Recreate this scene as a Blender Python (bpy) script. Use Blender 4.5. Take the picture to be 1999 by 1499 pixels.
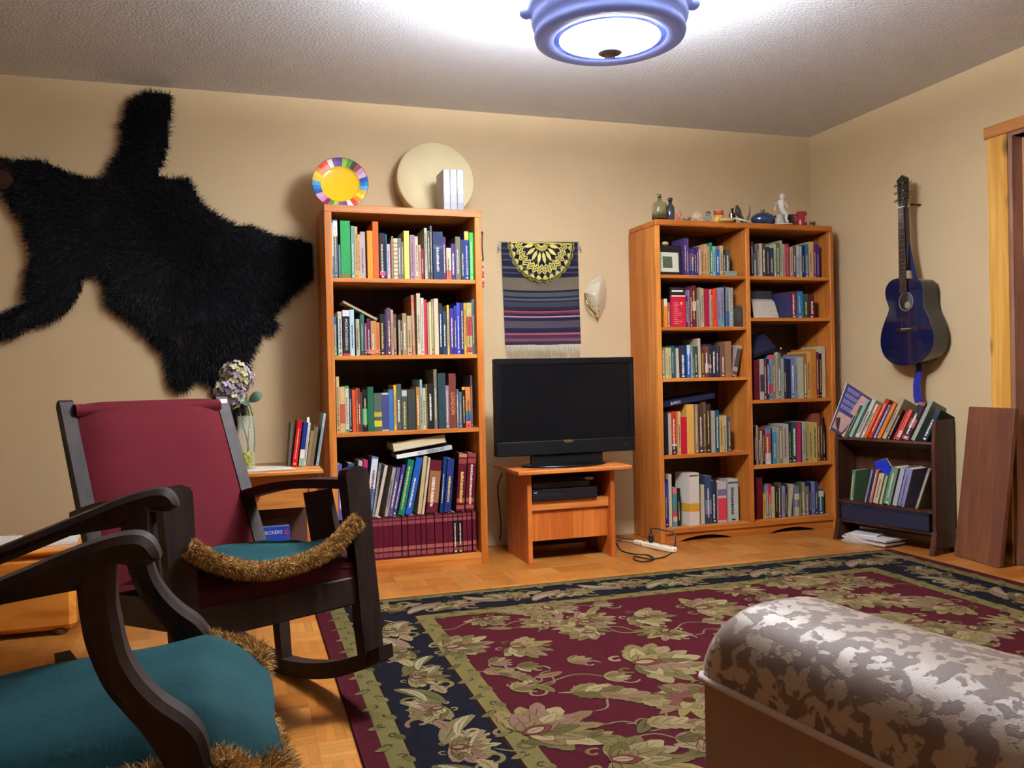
import bpy, math, random
import numpy as np
from mathutils import Vector, Matrix
random.seed(7); RNG = np.random.default_rng(11)
for o in list(bpy.data.objects): bpy.data.objects.remove(o)
SC = bpy.context.scene
COL = SC.collection
# ------------------------------------------------------------------ camera
F_PX, YAW, PITCH, ROLL, CAM_H = 1665.4, 0.31407, -0.00903, -0.02158, 0.9693
CXP, CYP = 999.5, 749.5
CEIL, BACK, RIGHT = 2.481, 4.690, 3.593          # ceiling height, back wall y, right wall x
LEFT, FRONT = -2.3, -1.6
def _axes():
    f = np.array([math.sin(YAW)*math.cos(PITCH), math.cos(YAW)*math.cos(PITCH), math.sin(PITCH)])
    r = np.array([math.cos(YAW), -math.sin(YAW), 0.0]); u = np.cross(r, f)
    c, s = math.cos(ROLL), math.sin(ROLL)
    return c*r+s*u, -s*r+c*u, f
CR, CU, CF = _axes(); CAMP = np.array([0, 0, CAM_H])
cam = bpy.data.cameras.new('camera'); cam.sensor_width = 36; cam.lens = F_PX/1999*36; cam.clip_start = .02
camo = bpy.data.objects.new('camera', cam); COL.objects.link(camo)
camo.matrix_world = Matrix(((CR[0], CU[0], -CF[0], 0), (CR[1], CU[1], -CF[1], 0), (CR[2], CU[2], -CF[2], CAM_H), (0, 0, 0, 1)))
SC.camera = camo
# ------------------------------------------------------------------ world, exposure
w = bpy.data.worlds.new('world'); SC.world = w; w.use_nodes = True
w.node_tree.nodes['Background'].inputs[0].default_value = (.02, .02, .025, 1); w.node_tree.nodes['Background'].inputs[1].default_value = 1
vs = SC.view_settings; vs.view_transform = 'Standard'; vs.look = 'None'; vs.gamma = 1; vs.use_curve_mapping = False
vs.exposure = 0.95
LAMP_STRENGTH = 140.0; COLLAR_STRENGTH = 105.0; UPPER_STRENGTH = 350.0     # the ceiling lamp and its added upward emitter, built further down
# ------------------------------------------------------------------ pixel helpers (1999x1499)
def ray(u, v): return CF + CR*(u-CXP)/F_PX - CU*(v-CYP)/F_PX
def P(u, v, axis, val):
    d = ray(u, v); t = (val-CAMP[axis])/d[axis]; return CAMP+t*d
def PX(u, v, x): return P(u, v, 0, x)
def PY(u, v, y): return P(u, v, 1, y)
def PZ(u, v, z=0.0): return P(u, v, 2, z)
def PPL(u, v, pt, n):
    d = ray(u, v); n = np.asarray(n, float); return CAMP + d*(np.dot(np.asarray(pt)-CAMP, n)/np.dot(d, n))
def zat(x, y, v):
    """height at ground point x,y that falls on image row v"""
    lo, hi = -1., 4.
    for _ in range(50):
        m = (lo+hi)/2; q = np.array([x, y, m])-CAMP
        row = CYP-F_PX*np.dot(q, CU)/np.dot(q, CF)
        if row > v: lo = m
        else: hi = m
    return (lo+hi)/2
# ------------------------------------------------------------------ object helpers
def tag(o, label=None, cat=None, group=None, kind=None):
    if label: o['label'] = label
    if cat: o['category'] = cat
    if group: o['group'] = group
    if kind: o['kind'] = kind
    return o
def thing(name, label, cat, loc=(0, 0, 0), group=None):
    e = bpy.data.objects.new(name, None); COL.objects.link(e); e.location = Vector([float(c) for c in loc]); e.empty_display_size = .05
    return tag(e, label, cat, group)
def link(name, me, parent=None):
    o = bpy.data.objects.new(name, me); COL.objects.link(o)
    if parent is not None:
        o.parent = parent
        if parent.type == 'EMPTY': o.matrix_parent_inverse = Matrix.Translation(-Vector(parent.location))
    return o
class MB:
    """collects polygons in room coordinates; build() links them as one mesh object"""
    def __init__(s): s.v = []; s.f = []; s.m = []; s.sm = []
    def add(s, vs, fs, mi=0, smooth=False):
        b = len(s.v); s.v.extend([tuple(float(c) for c in p) for p in vs])
        for f in fs: s.f.append(tuple(b+i for i in f)); s.m.append(mi); s.sm.append(smooth)
        return s
    def box(s, x0, x1, y0, y1, z0, z1, mi=0, bev=0.0):
        if bev <= 0:
            vs = [(x, y, z) for z in (z0, z1) for y in (y0, y1) for x in (x0, x1)]
            return s.add(vs, [(0, 2, 3, 1), (4, 5, 7, 6), (0, 1, 5, 4), (2, 6, 7, 3), (0, 4, 6, 2), (1, 3, 7, 5)], mi)
        return s.obox((x0, y0, z0), (x1-x0, 0, 0), (0, y1-y0, 0), (0, 0, z1-z0), mi, bev)
    def obox(s, o, a, b, c, mi=0, bev=0.0):
        """box from corner o with edge vectors a, b, c"""
        o, a, b, c = [np.asarray(q, float) for q in (o, a, b, c)]
        if np.dot(np.cross(a, b), c) < 0: a, b = b, a
        if bev <= 0:
            vs = [o, o+a, o+a+b, o+b, o+c, o+a+c, o+a+b+c, o+b+c]
            return s.add(vs, [(3, 2, 1, 0), (4, 5, 6, 7), (0, 1, 5, 4), (1, 2, 6, 5), (2, 3, 7, 6), (3, 0, 4, 7)], mi)
        L = [np.linalg.norm(q) for q in (a, b, c)]; U = [a/L[0], b/L[1], c/L[2]]
        bev = min(bev, .45*min(L)); ce = o+(a+b+c)/2; vs = []; idx = {}
        for sx in (-1, 1):
            for sy in (-1, 1):
                for sz in (-1, 1):
                    S = (sx, sy, sz)
                    for k in range(3):
                        p = ce.copy()
                        for j in range(3): p = p+U[j]*S[j]*(L[j]/2-(0 if j == k else bev))
                        idx[(S, k)] = len(vs); vs.append(p)
        fs = []
        for k in range(3):
            i, j = [(1, 2), (2, 0), (0, 1)][k]
            for sg in (-1, 1):
                q = []
                for (si, sj) in ((-1, -1), (1, -1), (1, 1), (-1, 1)):
                    S = [0, 0, 0]; S[k] = sg; S[i] = si; S[j] = sj; q.append(idx[(tuple(S), k)])
                fs.append(tuple(q if sg > 0 else q[::-1]))
        for k in range(3):
            i, j = [(1, 2), (2, 0), (0, 1)][k]
            for si in (-1, 1):
                for sj in (-1, 1):
                    A = [0, 0, 0]; A[i] = si; A[j] = sj; A0 = A.copy(); A0[k] = -1; A1 = A.copy(); A1[k] = 1
                    q = (idx[(tuple(A0), i)], idx[(tuple(A1), i)], idx[(tuple(A1), j)], idx[(tuple(A0), j)])
                    fs.append(q if si*sj < 0 else q[::-1])
        for S in [(x, y, z) for x in (-1, 1) for y in (-1, 1) for z in (-1, 1)]:
            q = (idx[(S, 0)], idx[(S, 1)], idx[(S, 2)]); fs.append(q if S[0]*S[1]*S[2] > 0 else q[::-1])
        return s.add(vs, fs, mi)
    def prism(s, poly, d, mi=0, cap=True):
        """extrude a planar polygon (3d points) along vector d"""
        n = len(poly); P0 = [np.asarray(p, float) for p in poly]; d = np.asarray(d, float); P1 = [p+d for p in P0]
        fs = [(i, (i+1) % n, n+(i+1) % n, n+i) for i in range(n)]
        if cap: fs += [tuple(range(n))[::-1], tuple(range(n, 2*n))]
        return s.add(P0+P1, fs, mi)
    def tube(s, pts, r, n=8, mi=0, smooth=True, cap=True, flat=None):
        """round tube along points; r number or list; flat=(rx,ry) factors"""
        pts = [np.asarray(p, float) for p in pts]; N = len(pts)
        rs = list(r) if hasattr(r, '__len__') else [r]*N
        vs = []; up = None
        for i in range(N):
            t = pts[min(i+1, N-1)]-pts[max(i-1, 0)]; t = t/(np.linalg.norm(t)+1e-12)
            if up is None: up = np.array([0, 0, 1.]) if abs(t[2]) < .9 else np.array([1., 0, 0])
            a = np.cross(t, up); a = a/(np.linalg.norm(a)+1e-12); b = np.cross(a, t); up = b
            fx, fy = flat if flat else (1, 1)
            for k in range(n):
                an = 2*math.pi*k/n; vs.append(pts[i]+rs[i]*(fx*a*math.cos(an)+fy*b*math.sin(an)))
        fs = [(i*n+k, i*n+(k+1) % n, (i+1)*n+(k+1) % n, (i+1)*n+k) for i in range(N-1) for k in range(n)]
        if cap: fs += [tuple(range(n))[::-1], tuple(range((N-1)*n, N*n))]
        return s.add(vs, fs, mi, smooth)
    def lathe(s, prof, c=(0, 0, 0), n=24, mi=0, smooth=True, axis=(0, 0, 1), xdir=None):
        """prof: list of (radius, height); turned round axis at c"""
        ax = np.asarray(axis, float); ax = ax/np.linalg.norm(ax)
        xd = np.asarray(xdir, float) if xdir is not None else (np.array([1., 0, 0]) if abs(ax[0]) < .9 else np.array([0, 1., 0]))
        xd = xd-ax*np.dot(xd, ax); xd = xd/np.linalg.norm(xd); yd = np.cross(ax, xd); c = np.asarray(c, float)
        vs = [c+ax*h+(xd*math.cos(2*math.pi*k/n)+yd*math.sin(2*math.pi*k/n))*max(r, 1e-5) for (r, h) in prof for k in range(n)]
        fs = [(i*n+k, i*n+(k+1) % n, (i+1)*n+(k+1) % n, (i+1)*n+k) for i in range(len(prof)-1) for k in range(n)]
        if prof[0][0] > 1e-4: fs.append(tuple(range(n))[::-1])
        if prof[-1][0] > 1e-4: fs.append(tuple(range((len(prof)-1)*n, len(prof)*n)))
        return s.add(vs, fs, mi, smooth)
    def ball(s, c, r, n=12, m=8, mi=0):
        r = r if hasattr(r, '__len__') else (r, r, r); c = np.asarray(c, float); vs = []
        for i in range(m+1):
            th = math.pi*i/m
            for k in range(n):
                ph = 2*math.pi*k/n; vs.append(c+np.array([r[0]*math.sin(th)*math.cos(ph), r[1]*math.sin(th)*math.sin(ph), -r[2]*math.cos(th)]))
        fs = [(i*n+k, i*n+(k+1) % n, (i+1)*n+(k+1) % n, (i+1)*n+k) for i in range(m) for k in range(n)]
        return s.add(vs, fs, mi, True)
    def grid(s, G, mi=0, smooth=True, closed=False):
        """G[i][j] 3d points"""
        n, m = len(G), len(G[0]); vs = [p for row in G for p in row]
        fs = [(i*m+j, i*m+(j+1) % m, (i+1)*m+(j+1) % m, (i+1)*m+j) for i in range(n-1) for j in range(m if closed else m-1)]
        return s.add(vs, fs, mi, smooth)
    def xf(s, fn): s.v = [tuple(float(c) for c in fn(*p)) for p in s.v]; return s
    def mesh(s, name, mats=None):
        me = bpy.data.meshes.new(name); me.from_pydata(s.v, [], s.f)
        for m in (mats or []): me.materials.append(m)
        if mats and len(mats) > 1: me.polygons.foreach_set('material_index', s.m)
        if any(s.sm): me.polygons.foreach_set('use_smooth', s.sm)
        me.update(); return me
    def build(s, name, mats, parent=None, **kw):
        if not isinstance(mats, (list, tuple)): mats = [mats]
        o = link(name, s.mesh(name, mats), parent)
        return tag(o, **kw) if kw else o
# ------------------------------------------------------------------ materials
def lin(h):
    if not isinstance(h, str): return tuple(h)+((1,) if len(h) == 3 else ())
    h = h.lstrip('#'); c = [int(h[i:i+2], 16)/255 for i in (0, 2, 4)]
    return tuple(x/12.92 if x <= .04045 else ((x+.055)/1.055)**2.4 for x in c)+(1,)
_M = {}
def _new(name):
    m = bpy.data.materials.new(name); m.use_nodes = True; nt = m.node_tree
    return m, nt, nt.nodes['Principled BSDF']
def M(hexc, rough=.6, metal=0., var=.0, scale=30., bump=0., spec=.5, bscale=None, coat=0., sheen=0., trans=0., emit=0.):
    k = (hexc, rough, metal, var, scale, bump, spec, bscale, coat, sheen, trans, emit)
    if k in _M: return _M[k]
    m, nt, b = _new('paint_%s' % str(hexc).strip('#')); L = nt.links
    col = lin(hexc); b.inputs['Base Color'].default_value = col; b.inputs['Roughness'].default_value = rough
    b.inputs['Metallic'].default_value = metal; b.inputs['Specular IOR Level'].default_value = spec
    b.inputs['Coat Weight'].default_value = coat; b.inputs['Sheen Weight'].default_value = sheen
    b.inputs['Transmission Weight'].default_value = trans
    if emit: b.inputs['Emission Color'].default_value = col; b.inputs['Emission Strength'].default_value = emit
    if var or bump:
        tc = nt.nodes.new('ShaderNodeTexCoord'); nz = nt.nodes.new('ShaderNodeTexNoise'); nz.inputs['Scale'].default_value = scale; nz.inputs['Detail'].default_value = 4
        L.new(tc.outputs['Object'], nz.inputs['Vector'])
    if var:
        mx = nt.nodes.new('ShaderNodeMix'); mx.data_type = 'RGBA'
        mx.inputs[6].default_value = tuple(c*(1-var) for c in col[:3])+(1,); mx.inputs[7].default_value = tuple(min(1, c*(1+var)) for c in col[:3])+(1,)
        L.new(nz.outputs['Fac'], mx.inputs[0]); L.new(mx.outputs[2], b.inputs['Base Color'])
    if bump:
        nb = nz
        if bscale:
            nb = nt.nodes.new('ShaderNodeTexNoise'); nb.inputs['Scale'].default_value = bscale; nb.inputs['Detail'].default_value = 3; L.new(tc.outputs['Object'], nb.inputs['Vector'])
        bp = nt.nodes.new('ShaderNodeBump'); bp.inputs['Strength'].default_value = bump; bp.inputs['Distance'].default_value = .004
        L.new(nb.outputs['Fac'], bp.inputs['Height']); L.new(bp.outputs['Normal'], b.inputs['Normal'])
    _M[k] = m; return m
def wood(name, c1, c2, grain=(1, 1, .06), scale=38., rough=.42, coat=0., knots=0., spec=.5, bump=.06):
    """grain: stretch of the object coordinates (small = long grain along that axis)"""
    m, nt, b = _new(name); L = nt.links; N = nt.nodes.new
    tc = N('ShaderNodeTexCoord'); mp = N('ShaderNodeMapping'); mp.inputs['Scale'].default_value = grain; L.new(tc.outputs['Object'], mp.inputs['Vector'])
    n1 = N('ShaderNodeTexNoise'); n1.inputs['Scale'].default_value = scale; n1.inputs['Detail'].default_value = 6; n1.inputs['Distortion'].default_value = .6
    n2 = N('ShaderNodeTexNoise'); n2.inputs['Scale'].default_value = scale*.18; n2.inputs['Detail'].default_value = 2
    L.new(mp.outputs[0], n1.inputs['Vector']); L.new(mp.outputs[0], n2.inputs['Vector'])
    ad = N('ShaderNodeMath'); ad.operation = 'ADD'; L.new(n1.outputs['Fac'], ad.inputs[0]); L.new(n2.outputs['Fac'], ad.inputs[1])
    cr = N('ShaderNodeValToRGB'); cr.color_ramp.elements[0].position = .72; cr.color_ramp.elements[1].position = 1.25 if False else 1.0
    hv = N('ShaderNodeMath'); hv.operation = 'MULTIPLY'; hv.inputs[1].default_value = .82; L.new(ad.outputs[0], hv.inputs[0]); L.new(hv.outputs[0], cr.inputs[0])
    cr.color_ramp.elements[0].color = lin(c1); cr.color_ramp.elements[1].color = lin(c2)
    out = cr.outputs[0]
    if knots:
        vo = N('ShaderNodeTexVoronoi'); vo.inputs['Scale'].default_value = knots; mp2 = N('ShaderNodeMapping'); mp2.inputs['Scale'].default_value = (1, 1, .55)
        L.new(tc.outputs['Object'], mp2.inputs['Vector']); L.new(mp2.outputs[0], vo.inputs['Vector'])
        kr = N('ShaderNodeValToRGB'); kr.color_ramp.elements[0].position = .10; kr.color_ramp.elements[1].position = .26
        kr.color_ramp.elements[0].color = lin('#4a2610'); kr.color_ramp.elements[1].color = (1, 1, 1, 1); L.new(vo.outputs['Distance'], kr.inputs[0])
        mx = N('ShaderNodeMix'); mx.data_type = 'RGBA'; mx.blend_type = 'MULTIPLY'; mx.inputs[0].default_value = .85
        L.new(out, mx.inputs[6]); L.new(kr.outputs[0], mx.inputs[7]); out = mx.outputs[2]
    L.new(out, b.inputs['Base Color']); b.inputs['Roughness'].default_value = rough; b.inputs['Coat Weight'].default_value = coat; b.inputs['Coat Roughness'].default_value = .15
    b.inputs['Specular IOR Level'].default_value = spec
    bp = N('ShaderNodeBump'); bp.inputs['Strength'].default_value = bump; bp.inputs['Distance'].default_value = .002; L.new(n1.outputs['Fac'], bp.inputs['Height']); L.new(bp.outputs['Normal'], b.inputs['Normal'])
    return m
def glass(name, hexc, rough=.03, ior=1.45):
    m, nt, b = _new(name); b.inputs['Base Color'].default_value = lin(hexc); b.inputs['Transmission Weight'].default_value = 1; b.inputs['Roughness'].default_value = rough; b.inputs['IOR'].default_value = ior
    return m
def thin_glass(name, hexc, a=.16):
    m, nt, b = _new(name); b.inputs['Base Color'].default_value = lin(hexc); b.inputs['Roughness'].default_value = .05; b.inputs['Alpha'].default_value = a; return m
def attr_mat(name, attr='Col', rough=.8, spec=.3, grain=None, obj=False, bump=0.):
    """colour from a mesh attribute or from the object's own colour"""
    m, nt, b = _new(name); L = nt.links; N = nt.nodes.new
    if obj: n = N('ShaderNodeObjectInfo'); out = n.outputs['Color']
    else: n = N('ShaderNodeAttribute'); n.attribute_name = attr; out = n.outputs['Color']
    tc = N('ShaderNodeTexCoord')
    if grain:
        mp = N('ShaderNodeMapping'); mp.inputs['Scale'].default_value = grain[0]; nz = N('ShaderNodeTexNoise'); nz.inputs['Scale'].default_value = grain[1]; nz.inputs['Detail'].default_value = 4
        L.new(tc.outputs['Object'], mp.inputs['Vector']); L.new(mp.outputs[0], nz.inputs['Vector'])
        mr = N('ShaderNodeMapRange'); mr.inputs[1].default_value = .25; mr.inputs[2].default_value = .75; mr.inputs[3].default_value = 1-grain[2]; mr.inputs[4].default_value = 1+grain[2]; L.new(nz.outputs['Fac'], mr.inputs[0])
        mx = N('ShaderNodeVectorMath'); mx.operation = 'SCALE'; L.new(out, mx.inputs[0]); L.new(mr.outputs[0], mx.inputs['Scale']); out = mx.outputs[0]
        if bump:
            bp = N('ShaderNodeBump'); bp.inputs['Strength'].default_value = bump; bp.inputs['Distance'].default_value = .002; L.new(nz.outputs['Fac'], bp.inputs['Height']); L.new(bp.outputs['Normal'], b.inputs['Normal'])
    L.new(out, b.inputs['Base Color']); b.inputs['Roughness'].default_value = rough; b.inputs['Specular IOR Level'].default_value = spec
    return m
def set_col(me, cols, name='Col'):
    """per-point colours"""
    a = me.color_attributes.new(name, 'FLOAT_COLOR', 'POINT'); c = np.ones((len(me.vertices), 4), np.float32); c[:, :3] = np.asarray(cols, np.float32)[:, :3]
    a.data.foreach_set('color', c.ravel())
def fast_mesh(name, V, F, mats):
    """V (n,3), F (m,k) numpy"""
    me = bpy.data.meshes.new(name); V = np.asarray(V, np.float32); F = np.asarray(F, np.int32); k = F.shape[1]
    me.vertices.add(len(V)); me.vertices.foreach_set('co', V.ravel()); me.loops.add(F.size); me.loops.foreach_set('vertex_index', F.ravel())
    me.polygons.add(len(F)); me.polygons.foreach_set('loop_start', np.arange(0, F.size, k, dtype=np.int32)); me.polygons.foreach_set('loop_total', np.full(len(F), k, np.int32))
    for m in mats: me.materials.append(m)
    me.update(calc_edges=True); return me
def fur_mesh(name, Pt, D, length, width, mat, cols, curl=.25, seg=3):
    """tapered hair blades: roots Pt, directions D (unit, n,3)"""
    n = len(Pt); Pt = np.asarray(Pt); D = np.asarray(D); length = np.broadcast_to(length, (n,))[:, None]
    side = np.cross(D, RNG.normal(size=(n, 3))); side /= np.linalg.norm(side, axis=1)[:, None]+1e-9
    bend = np.cross(D, side)*RNG.normal(size=(n, 1))*curl+np.array([0, 0, -.35*curl])
    V = []
    for i in range(seg):
        t = i/seg; wd = width*(1-t*.75); c = Pt+D*length*t+bend*length*t*t
        V += [c-side*wd, c+side*wd]
    V.append(Pt+D*length+bend*length)
    V = np.stack(V, 1); k = V.shape[1]; base = np.arange(n)[:, None]*k
    T = []
    for i in range(seg-1): T += [[2*i, 2*i+1, 2*i+3], [2*i, 2*i+3, 2*i+2]]
    T.append([2*seg-2, 2*seg-1, 2*seg])
    Fc = (base[:, None, :]+np.array(T)[None]).reshape(-1, 3)
    me = fast_mesh(name, V.reshape(-1, 3), Fc, [mat]); set_col(me, np.repeat(cols, k, axis=0)); return me
def text_mesh(txt, size, mat, origin, ex, ey, name='lettering', parent=None, align='CENTER', depth=.0004, squeeze=1.):
    cu = bpy.data.curves.new('t', 'FONT'); cu.body = txt; cu.size = size; cu.align_x = align; cu.align_y = 'CENTER'; cu.extrude = depth; cu.resolution_u = 2
    to = bpy.data.objects.new('t', cu); COL.objects.link(to); dg = bpy.context.evaluated_depsgraph_get()
    me = bpy.data.meshes.new_from_object(to.evaluated_get(dg)); bpy.data.objects.remove(to); bpy.data.curves.remove(cu)
    ex = np.asarray(ex, float); ey = np.asarray(ey, float); ex = ex/np.linalg.norm(ex); ey = ey/np.linalg.norm(ey); ez = np.cross(ex, ey); n = len(me.vertices)
    co = np.zeros(n*3, np.float32); me.vertices.foreach_get('co', co); co = co.reshape(-1, 3)
    co = np.asarray(origin)+co[:, :1]*ex*squeeze+co[:, 1:2]*ey+co[:, 2:]*ez; me.vertices.foreach_set('co', co.astype(np.float32).ravel())
    me.materials.clear(); me.materials.append(mat); me.update(); return link(name, me, parent)
def bez(pts, n=12):
    """Catmull-Rom through points"""
    p = [np.asarray(q, float) for q in pts]; p = [2*p[0]-p[1]]+p+[2*p[-1]-p[-2]]; out = []
    for i in range(1, len(p)-2):
        for k in range(n):
            t = k/n; out.append(.5*((2*p[i])+(-p[i-1]+p[i+1])*t+(2*p[i-1]-5*p[i]+4*p[i+1]-p[i+2])*t*t+(-p[i-1]+3*p[i]-3*p[i+1]+p[i+2])*t**3))
    out.append(p[-2]); return out
# ================================================================== room shell
m_wall = M('#c6ad86', .85, var=.05, scale=3, bump=.12, bscale=160, spec=.25)
m_ceil = M('#dbdfe3', .95, var=.06, scale=14, bump=.5, bscale=75, spec=.1)
def struct(mb, name, mats, parent=None): return mb.build(name, mats, parent, **({} if parent else dict(kind='structure')))
T = .12
struct(MB().box(LEFT-T, RIGHT+T, BACK, BACK+T, 0, CEIL), 'wall_back', m_wall)
struct(MB().box(LEFT-T, LEFT, FRONT, BACK, 0, CEIL), 'wall_left', m_wall)
struct(MB().box(LEFT-T, RIGHT+T, FRONT-T, FRONT, 0, CEIL), 'wall_front', m_wall)
DY0, DY1, DZ = 2.38, 3.185, 2.075                              # door opening in the right wall
struct(MB().box(RIGHT, RIGHT+T, DY1, BACK, 0, CEIL).box(RIGHT, RIGHT+T, FRONT, DY0, 0, CEIL).box(RIGHT, RIGHT+T, DY0, DY1, DZ, CEIL), 'wall_right', m_wall)
struct(MB().box(LEFT-T, RIGHT+T, FRONT-T, BACK+T, CEIL, CEIL+.1), 'ceiling', m_ceil)
# door, casing and header of knotty pine
m_pine = wood('pine', '#c98f3a', '#e9b860', grain=(1, 1, .05), scale=30, rough=.45, knots=7.)
m_pine2 = wood('header_pine', '#a4632c', '#c98a4a', grain=(1, .08, 1), scale=30, rough=.5)
m_jamb = wood('jamb_wood', '#7c5644', '#98705c', grain=(1, 1, .06), scale=40, rough=.55)
m_door = wood('door_wood', '#a86c44', '#c88e60', grain=(1, 1, .05), scale=34, rough=.45)
struct(MB().box(RIGHT-.02, RIGHT, DY1, 3.298, 0, 2.093, bev=.002), 'trim_1', m_pine)
struct(MB().box(RIGHT-.026, RIGHT, DY0-.12, 3.312, 2.093, 2.15, bev=.002), 'trim_2', m_pine2)
struct(MB().box(RIGHT-.02, RIGHT, DY0-.105, DY0, 0, 2.093, bev=.002), 'trim_3', m_pine)
struct(MB().box(RIGHT-.012, RIGHT+T, DY1-.022, DY1, 0, DZ).box(RIGHT-.012, RIGHT+T, DY0, DY0+.022, 0, DZ).box(RIGHT-.012, RIGHT+T, DY0, DY1, DZ-.0, DZ+.018), 'trim_4', m_jamb)
dr = struct(MB().box(RIGHT+.05, RIGHT+.085, DY0+.024, DY1-.024, .008, DZ-.006), 'door_1', m_door)
for (a, b) in ((.2, .9), (1.05, 1.9)):
    for (c, d) in ((DY0+.13, DY0+.37), (DY0+.44, DY0+.68)):
        MB().box(RIGHT+.04, RIGHT+.051, c, d, a, b, bev=.008).build('panel', m_door, dr)
MB().lathe([(.012, 0), (.012, .03), (.028, .04), (.03, .055), (.02, .068), (0, .07)], (RIGHT+.05, DY0+.1, 1.0), axis=(-1, 0, 0)).build('door_knob', M('#b8934a', .25, 1.), dr)
# ---------------------------------------------------------------- parquet floor of small five-finger blocks
BS = .131
m_parq = attr_mat('parquet', rough=.34, spec=.45, grain=((60, 60, 60), 1.3, .12), bump=.05)
fl = MB().box(LEFT-T, RIGHT+T, FRONT-T, BACK+T, -.10, -.003).build('floor', M('#8a5626', .8), kind='structure')
PAR = [lin(c)[:3] for c in ('#c68a46', '#cc9350', '#c0823e', '#c28540', '#b87a38', '#cf9752', '#b47434', '#c68b48')]
def parq_block(variant, base_i, rot):
    r = random.Random(variant); vs = []; fs = []; cs = []; g = .00004; n = 5; wd = BS/n; b = .00018
    base = np.array(PAR[base_i])*np.array([.70, .59, .47])
    for i in range(n):
        a0, a1 = i*wd+g-BS/2, (i+1)*wd-g-BS/2; l0, l1 = -BS/2+g, BS/2-g; k = len(vs)
        q = [(a0, l0, -.008), (a1, l0, -.008), (a1, l1, -.008), (a0, l1, -.008), (a0+b, l0+b, 0), (a1-b, l0+b, 0), (a1-b, l1-b, 0), (a0+b, l1-b, 0)]
        if rot: q = [(-y, x, z) for x, y, z in q]
        vs += q; fs += [tuple(k+j for j in f) for f in ((4, 5, 6, 7), (0, 1, 5, 4), (1, 2, 6, 5), (2, 3, 7, 6), (3, 0, 4, 7))]
        c = base*r.uniform(.84, 1.12)*np.array([1, r.uniform(.96, 1.03), r.uniform(.9, 1.05)]); cs += [c]*8
    return vs, fs, cs
_pm = {}
def block_mesh(v, rot):
    k = (v, rot)
    if k not in _pm:
        vs, fs, cs = parq_block(v, v % len(PAR), rot); me = bpy.data.meshes.new('parquet_block'); me.from_pydata(vs, [], fs); me.materials.append(m_parq); set_col(me, cs); me.update(); _pm[k] = me
    return _pm[k]
sv, sf, scol = [], [], []
nx = int((RIGHT-LEFT)/BS)+1; ny = int((BACK-FRONT)/BS)+1; cnt = 0
for i in range(nx):
    for j in range(ny):
        x = RIGHT-BS*(i+.5); y = BACK-BS*(j+.5); rot = (i+j) % 2; v = random.randrange(24)
        q = np.array([x, y, 0])-CAMP; dep = np.dot(q, CF); vis = False
        if dep > .3:
            u_, v_ = CXP+F_PX*np.dot(q, CR)/dep, CYP-F_PX*np.dot(q, CU)/dep
            vis = -20 < u_ < 2030 and v_ < 1530
        under_rug = .32 < x < 3.26 and 1.3 < y < 3.68
        behind = y > 4.45 or (y > 4.33 and x < 1.2) or (x < -.35 and y < 3.0) or x < -1.0 or y < 1.75 or (x > 2.4 and y > 4.4)
        if vis and not under_rug and not behind and cnt < 298:
            o = link('parquet_block', block_mesh(v, rot), fl); o.location = (x, y, 0); cnt += 1
        else:
            vs, fs, cs = parq_block(v, v % len(PAR), rot); k = len(sv); sv += [(a+x, b+y, c) for a, b, c in vs]; sf += [tuple(k+t for t in f) for f in fs]; scol += cs
me = bpy.data.meshes.new('parquet_field'); me.from_pydata(sv, [], sf); me.materials.append(m_parq); set_col(me, scol); me.update()
tag(link('parquet_field', me, fl), kind='stuff')
# ---------------------------------------------------------------- ceiling lamp
LZB = 2.13; LC = PZ(1190, 70, LZB+.012); LX, LY = LC[0], LC[1]; LK = (LZB-CAM_H)/(2.235-CAM_H)      # rim bottom height, centre, size
def LPF(prof): return [(r*LK, LZB+(z-2.235)*LK) for r, z in prof]
def emis(name, col, s):
    m = bpy.data.materials.new(name); m.use_nodes = True; nt = m.node_tree; nt.nodes.clear(); e = nt.nodes.new('ShaderNodeEmission'); o = nt.nodes.new('ShaderNodeOutputMaterial')
    e.inputs[0].default_value = col; e.inputs[1].default_value = s; nt.links.new(e.outputs[0], o.inputs[0]); return m
lamp = thing('ceiling_lamp', 'round ceiling lamp with blue rim, glowing glass bowl and finial', 'lamp', (LX, LY, CEIL))
m_rim = M('#7480ba', .4, spec=.4, emit=.16)
ring = MB().lathe(LPF([(.212, 2.235), (.262, 2.228), (.281, 2.236), (.286, 2.252), (.279, 2.272), (.289, 2.285), (.296, 2.306), (.291, 2.325), (.303, 2.34), (.308, 2.362), (.300, 2.38), (.285, 2.385), (.225, 2.34), (.212, 2.26), (.212, 2.235)]), (LX, LY, 0), n=48)
rg = ring.build('rim', m_rim, lamp)
for k in range(8):
    a = math.pi/8+k*math.pi/4; (r_, z_), = LPF([(.312, 2.352)]); c = (LX+r_*math.cos(a), LY+r_*math.sin(a), z_)
    MB().ball(c, (.026, .026, .022)).build('rim_knob', m_rim, rg)
m_bowl = emis('lit_glass', (1, 1.03, 1.08, 1), LAMP_STRENGTH); m_collar = emis('lit_collar', (1, 1.04, 1.10, 1), COLLAR_STRENGTH); m_upper = emis('added_uplight_glow', (1, 1.04, 1.12, 1), UPPER_STRENGTH)
MB().lathe(LPF([(.212, 2.245), (.19, 2.235), (.14, 2.222), (.08, 2.214), (.0, 2.212)]), (LX, LY, 0), n=40).build('glass_bowl', m_bowl, lamp)
MB().lathe(LPF([(.222, 2.386), (.232, 2.40), (.232, 2.435), (.226, 2.45)]), (LX, LY, 0), n=40).build('glass_collar', m_collar, lamp)
MB().lathe(LPF([(.226, 2.451), (.05, 2.456)]), (LX, LY, 0), n=40).build('added_uplight', m_upper, lamp)  # unseen emitter added above the collar to brighten the ceiling
zt = LPF([(0, 2.45)])[0][1]
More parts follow.
